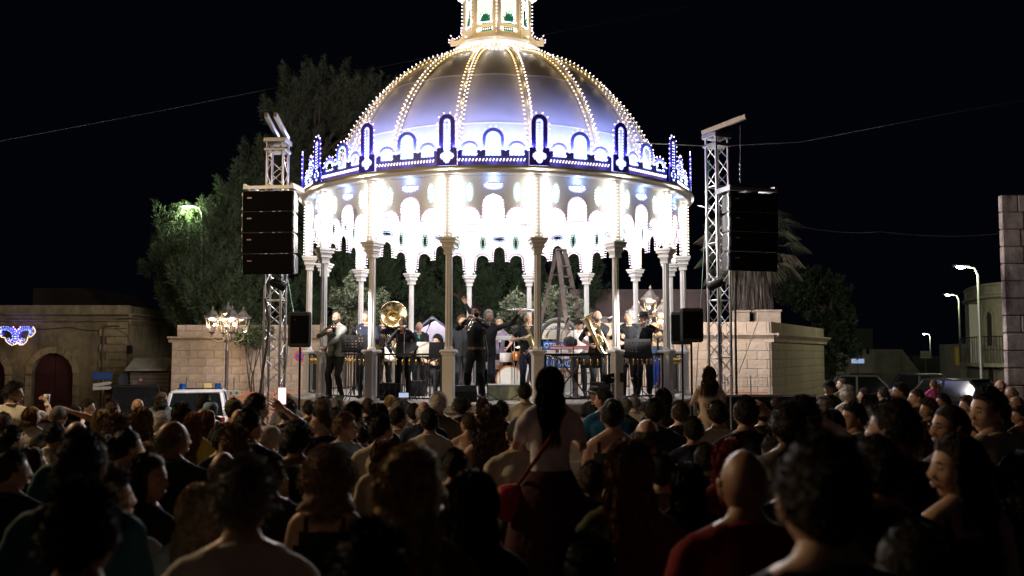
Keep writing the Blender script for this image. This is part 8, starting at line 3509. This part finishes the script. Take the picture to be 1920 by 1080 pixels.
for row in sorted(CROWD, key=lambda r: -r[2]):
    px, py, wd, hair, hc, var, top, lab = row[:8]
    ex = row[8] if len(row) > 8 else None
    x, d, zt = settle(px, py, wd, hair)
    v = var.replace('B', 'B') if var[1] != 'l' or var[2] != 'B' else 'mls'
    if v[2] in 'S0B':
        v = v[:2] + ('l' if v[2] == 'S' else 's')
    bm = variant(v)
    g = gz(d)
    lift = {'curly': .035, 'bigcurly': .05, 'messy': .02, 'wavy': .02}.get(hair, .01)
    sc = (zt - g) / (1.747 + lift)
    yaw = _r.uniform(-.14, .14) - (x * .045)
    if v[1] in 'LR':
        yaw += .35 if v[1] == 'L' else -.35
    M = T(x, d, g, yaw) @ Matrix.Scale(sc, 4)
    sk = skins[_r.randrange(4)]
    hat = (ex[0], CL[ex[1]]) if ex else None
    o, HM, s = person(bm, M, lab, 'people watching the concert from the square', sk, CL[top], CL[_r.choice(('denim', 'black', 'navy', 'brown'))], None,
                      hair, hc, _r.randrange(2), None, ('glasses' in lab), hat)
    PEOPLE[lab] = (o, M, HM)


def find(s):
    for k, v in PEOPLE.items():
        if s in k:
            return v


# things they hold
def phone(M, loc, rot, lab, col, es):
    mb = MB().box((0, 0, 0), (.075, .009, .155), 0, bev=.006)
    m4 = M @ Matrix.Translation(loc) @ rot
    o = put('phone', mb.mesh('phone', [M_black]), None, m4, label=lab, cat='phone')
    put('screen', MB().box((0, -.0055, 0), (.066, .002, .142)).mesh('screen', [mat('screen_' + lab[:6], (.1, .1, .1), .3, emit=col, es=es, sample=False)]), o)
    return o


o, M, HM = find('raising a glowing phone')
phone(M, (.19, .24, 1.73), Matrix.Identity(4), 'glowing phone held up beside the left tower', (1.0, .55, .6), 2.2)
o, M, HM = find('holding a phone high')
phone(M, (0, .27, 1.83), Matrix.Rotation(pi / 2, 4, 'Y'), 'phone held sideways by two raised hands before the stage', (.5, .6, .9), .9)
o, M, HM = find('raising a blue phone')
phone(M, (.19, .22, 1.73), Matrix.Rotation(.5, 4, 'Y'), 'small blue phone held up at the far right', (.05, .35, .8), .8)
o, M, HM = find('lifting a plastic cup')
cp = MB().lathe([(.026, -.05), (.028, -.048), (.038, .06), (.037, .061), (.027, -.044), (.001, -.044)], 14, 0)
put('plastic_cup', cp.mesh('plastic_cup', [mat('cup_plastic', (.75, .75, .78), .25)]), None, M @ Matrix.Translation((.155, .44, 1.54)), label='clear plastic cup held by the man in the floral shirt', cat='cup')
# small bag lights and bottle seen between people
bt = MB().lathe([(.03, 0), (.033, .01), (.033, .13), (.028, .16), (.012, .19), (.012, .22), (.001, .221)], 12, 0)
p = P(528, 950, 5.0)
put('beer_bottle', bt.mesh('beer_bottle', [mat('bottle_glass', (.35, .28, .03), .12, spec=.8)]), None, Matrix.Translation(p), label='yellow glinting bottle held low behind the large grey-haired man', cat='bottle')


# children carried on shoulders
def carried(px, py, d, h, hair, hc, top, skirt, lab, labman, mantop, strap=None, turn='0', skirtlen=.55):
    x = PX(px, d, 1.9)
    zt = P(px, py, d).z
    s = h / 1.75
    key = 'child_%d' % int(px)
    bm = body(key, 'f', 1.75, seated=True, feet=((-.16, .34, .02), (.16, .34, .02)), head=({'0': 0, 'l': .8, 'r': -.6}[turn], .05, 0), sleeves='short', voxel=.024, wrists=((-.16, .42, .80), (.16, .42, .80)), bottom='shorts')
    z0 = zt - (1.335) * s
    yaw = -x * .05
    M = T(x, d - .10, z0, yaw) @ Matrix.Scale(s, 4)
    o, HM, _ = person(bm, M, lab, 'children carried on shoulders', SKIN, CL[top], CL[skirt], None, hair, hc, 0)
    # skirt falling over the carrier's back
    mb = MB()
    rings = []
    for j, (z, a, b, dy) in enumerate(((.62, .15, .11, 0), (.52, .20, .16, .0), (.42, .26, .22, .02), (.42 - skirtlen * .5, .31, .24, .03), (.42 - skirtlen, .35, .25, .03))):
        rings.append([(a * cos(2 * pi * k / 28) * (1 + .05 * j / 4 * sin(9 * 2 * pi * k / 28)), dy + b * sin(2 * pi * k / 28) * (1 + .06 * j / 4 * sin(7 * 2 * pi * k / 28 + 1)), z) for k in range(28)])
    mb.rings(rings, 0, True, cap=False)
    put('skirt', mb.mesh('skirt', [CL[skirt]]), o)
    if strap:
        sb = MB()
        sb.tube([(.12, .10, 1.02), (.10, -.06, 1.03), (-.02, -.135, .82), (-.16, -.13, .62), (-.22, -.02, .52)], .014, 6)
        root = empty('shoulder_bag', M.translation, 0, label='red and yellow bag slung across the back of the girl on shoulders', cat='bag')
        root.matrix_world = M
        put('strap', sb.mesh('strap', [CL['red']]), root)
        bg2 = MB().ell((-.27, -.02, .40), (.15, .09, .13), 0, 14, 9)
        put('pouch', bg2.mesh('pouch', [floral('c_bag', (.45, .03, .05), (.75, .55, .15), 9)]), root)
    # the carrier
    g = gz(d)
    mh = (z0 + .40 * s + .30 - g) / 1.75
    bmm = variant('m0s')
    Mm = T(x, d + .06, g, yaw) @ Matrix.Scale(mh, 4)
    person(bmm, Mm, labman, 'adults carrying a child on the shoulders', SKIN, CL[mantop], CL['denim'], None, 'short', 'black', 0)
    placed.append((x, d))


carried(1030, 684, 4.9, 1.30, 'long', 'black', 'blush', 'maroon', 'dark-haired girl in a blush top and dark skirt riding on shoulders near the centre', 'man in black carrying the dark-haired girl in the blush top', 'black', True, '0', .6)
carried(1325, 686, 9.4, 1.18, 'wavy', 'brown', 'dress', 'dress', 'small girl with long brown hair in a pale floral dress on shoulders', 'man hidden under the small girl in the floral dress', 'beige', None, 'l', .55)
carried(1744, 711, 14.5, 1.0, 'tail', 'chestnut', 'pink', 'pink', 'little girl in a bright pink top lifted above the right crowd', 'man lifting the little girl in pink', 'black', None, 'l', .2)

# black crowd barrier in front of the tufa corner
p0, p1 = P(1352, 742, 14.5), P(1530, 742, 14.5)
g = gz(14.5)
br_ = empty('crowd_barrier', ((p0.x + p1.x) / 2, 14.5, g), label='black cloth-covered crowd barrier in front of the tufa corner', cat='barrier')
L_ = p1.x - p0.x
put('cloth', MB().box((0, 0, (p0.z - g) * .55), (L_, .02, (p0.z - g) * .88)).mesh('cloth', [CL['black']]), br_)
put('top_rail', MB().cyl((-L_ / 2, 0, p0.z - g), (L_ / 2, 0, p0.z - g), .02, 7).mesh('top_rail', [M_alu]), br_)
for s_ in (-1, 1):
    put('foot', MB().slab((s_ * L_ * .4, -.3, .02), (s_ * L_ * .4, .3, .02), .05, .03).cyl((s_ * L_ * .4, 0, .02), (s_ * L_ * .4, 0, p0.z - g), .018, 6).mesh('foot', [M_alu]), br_)
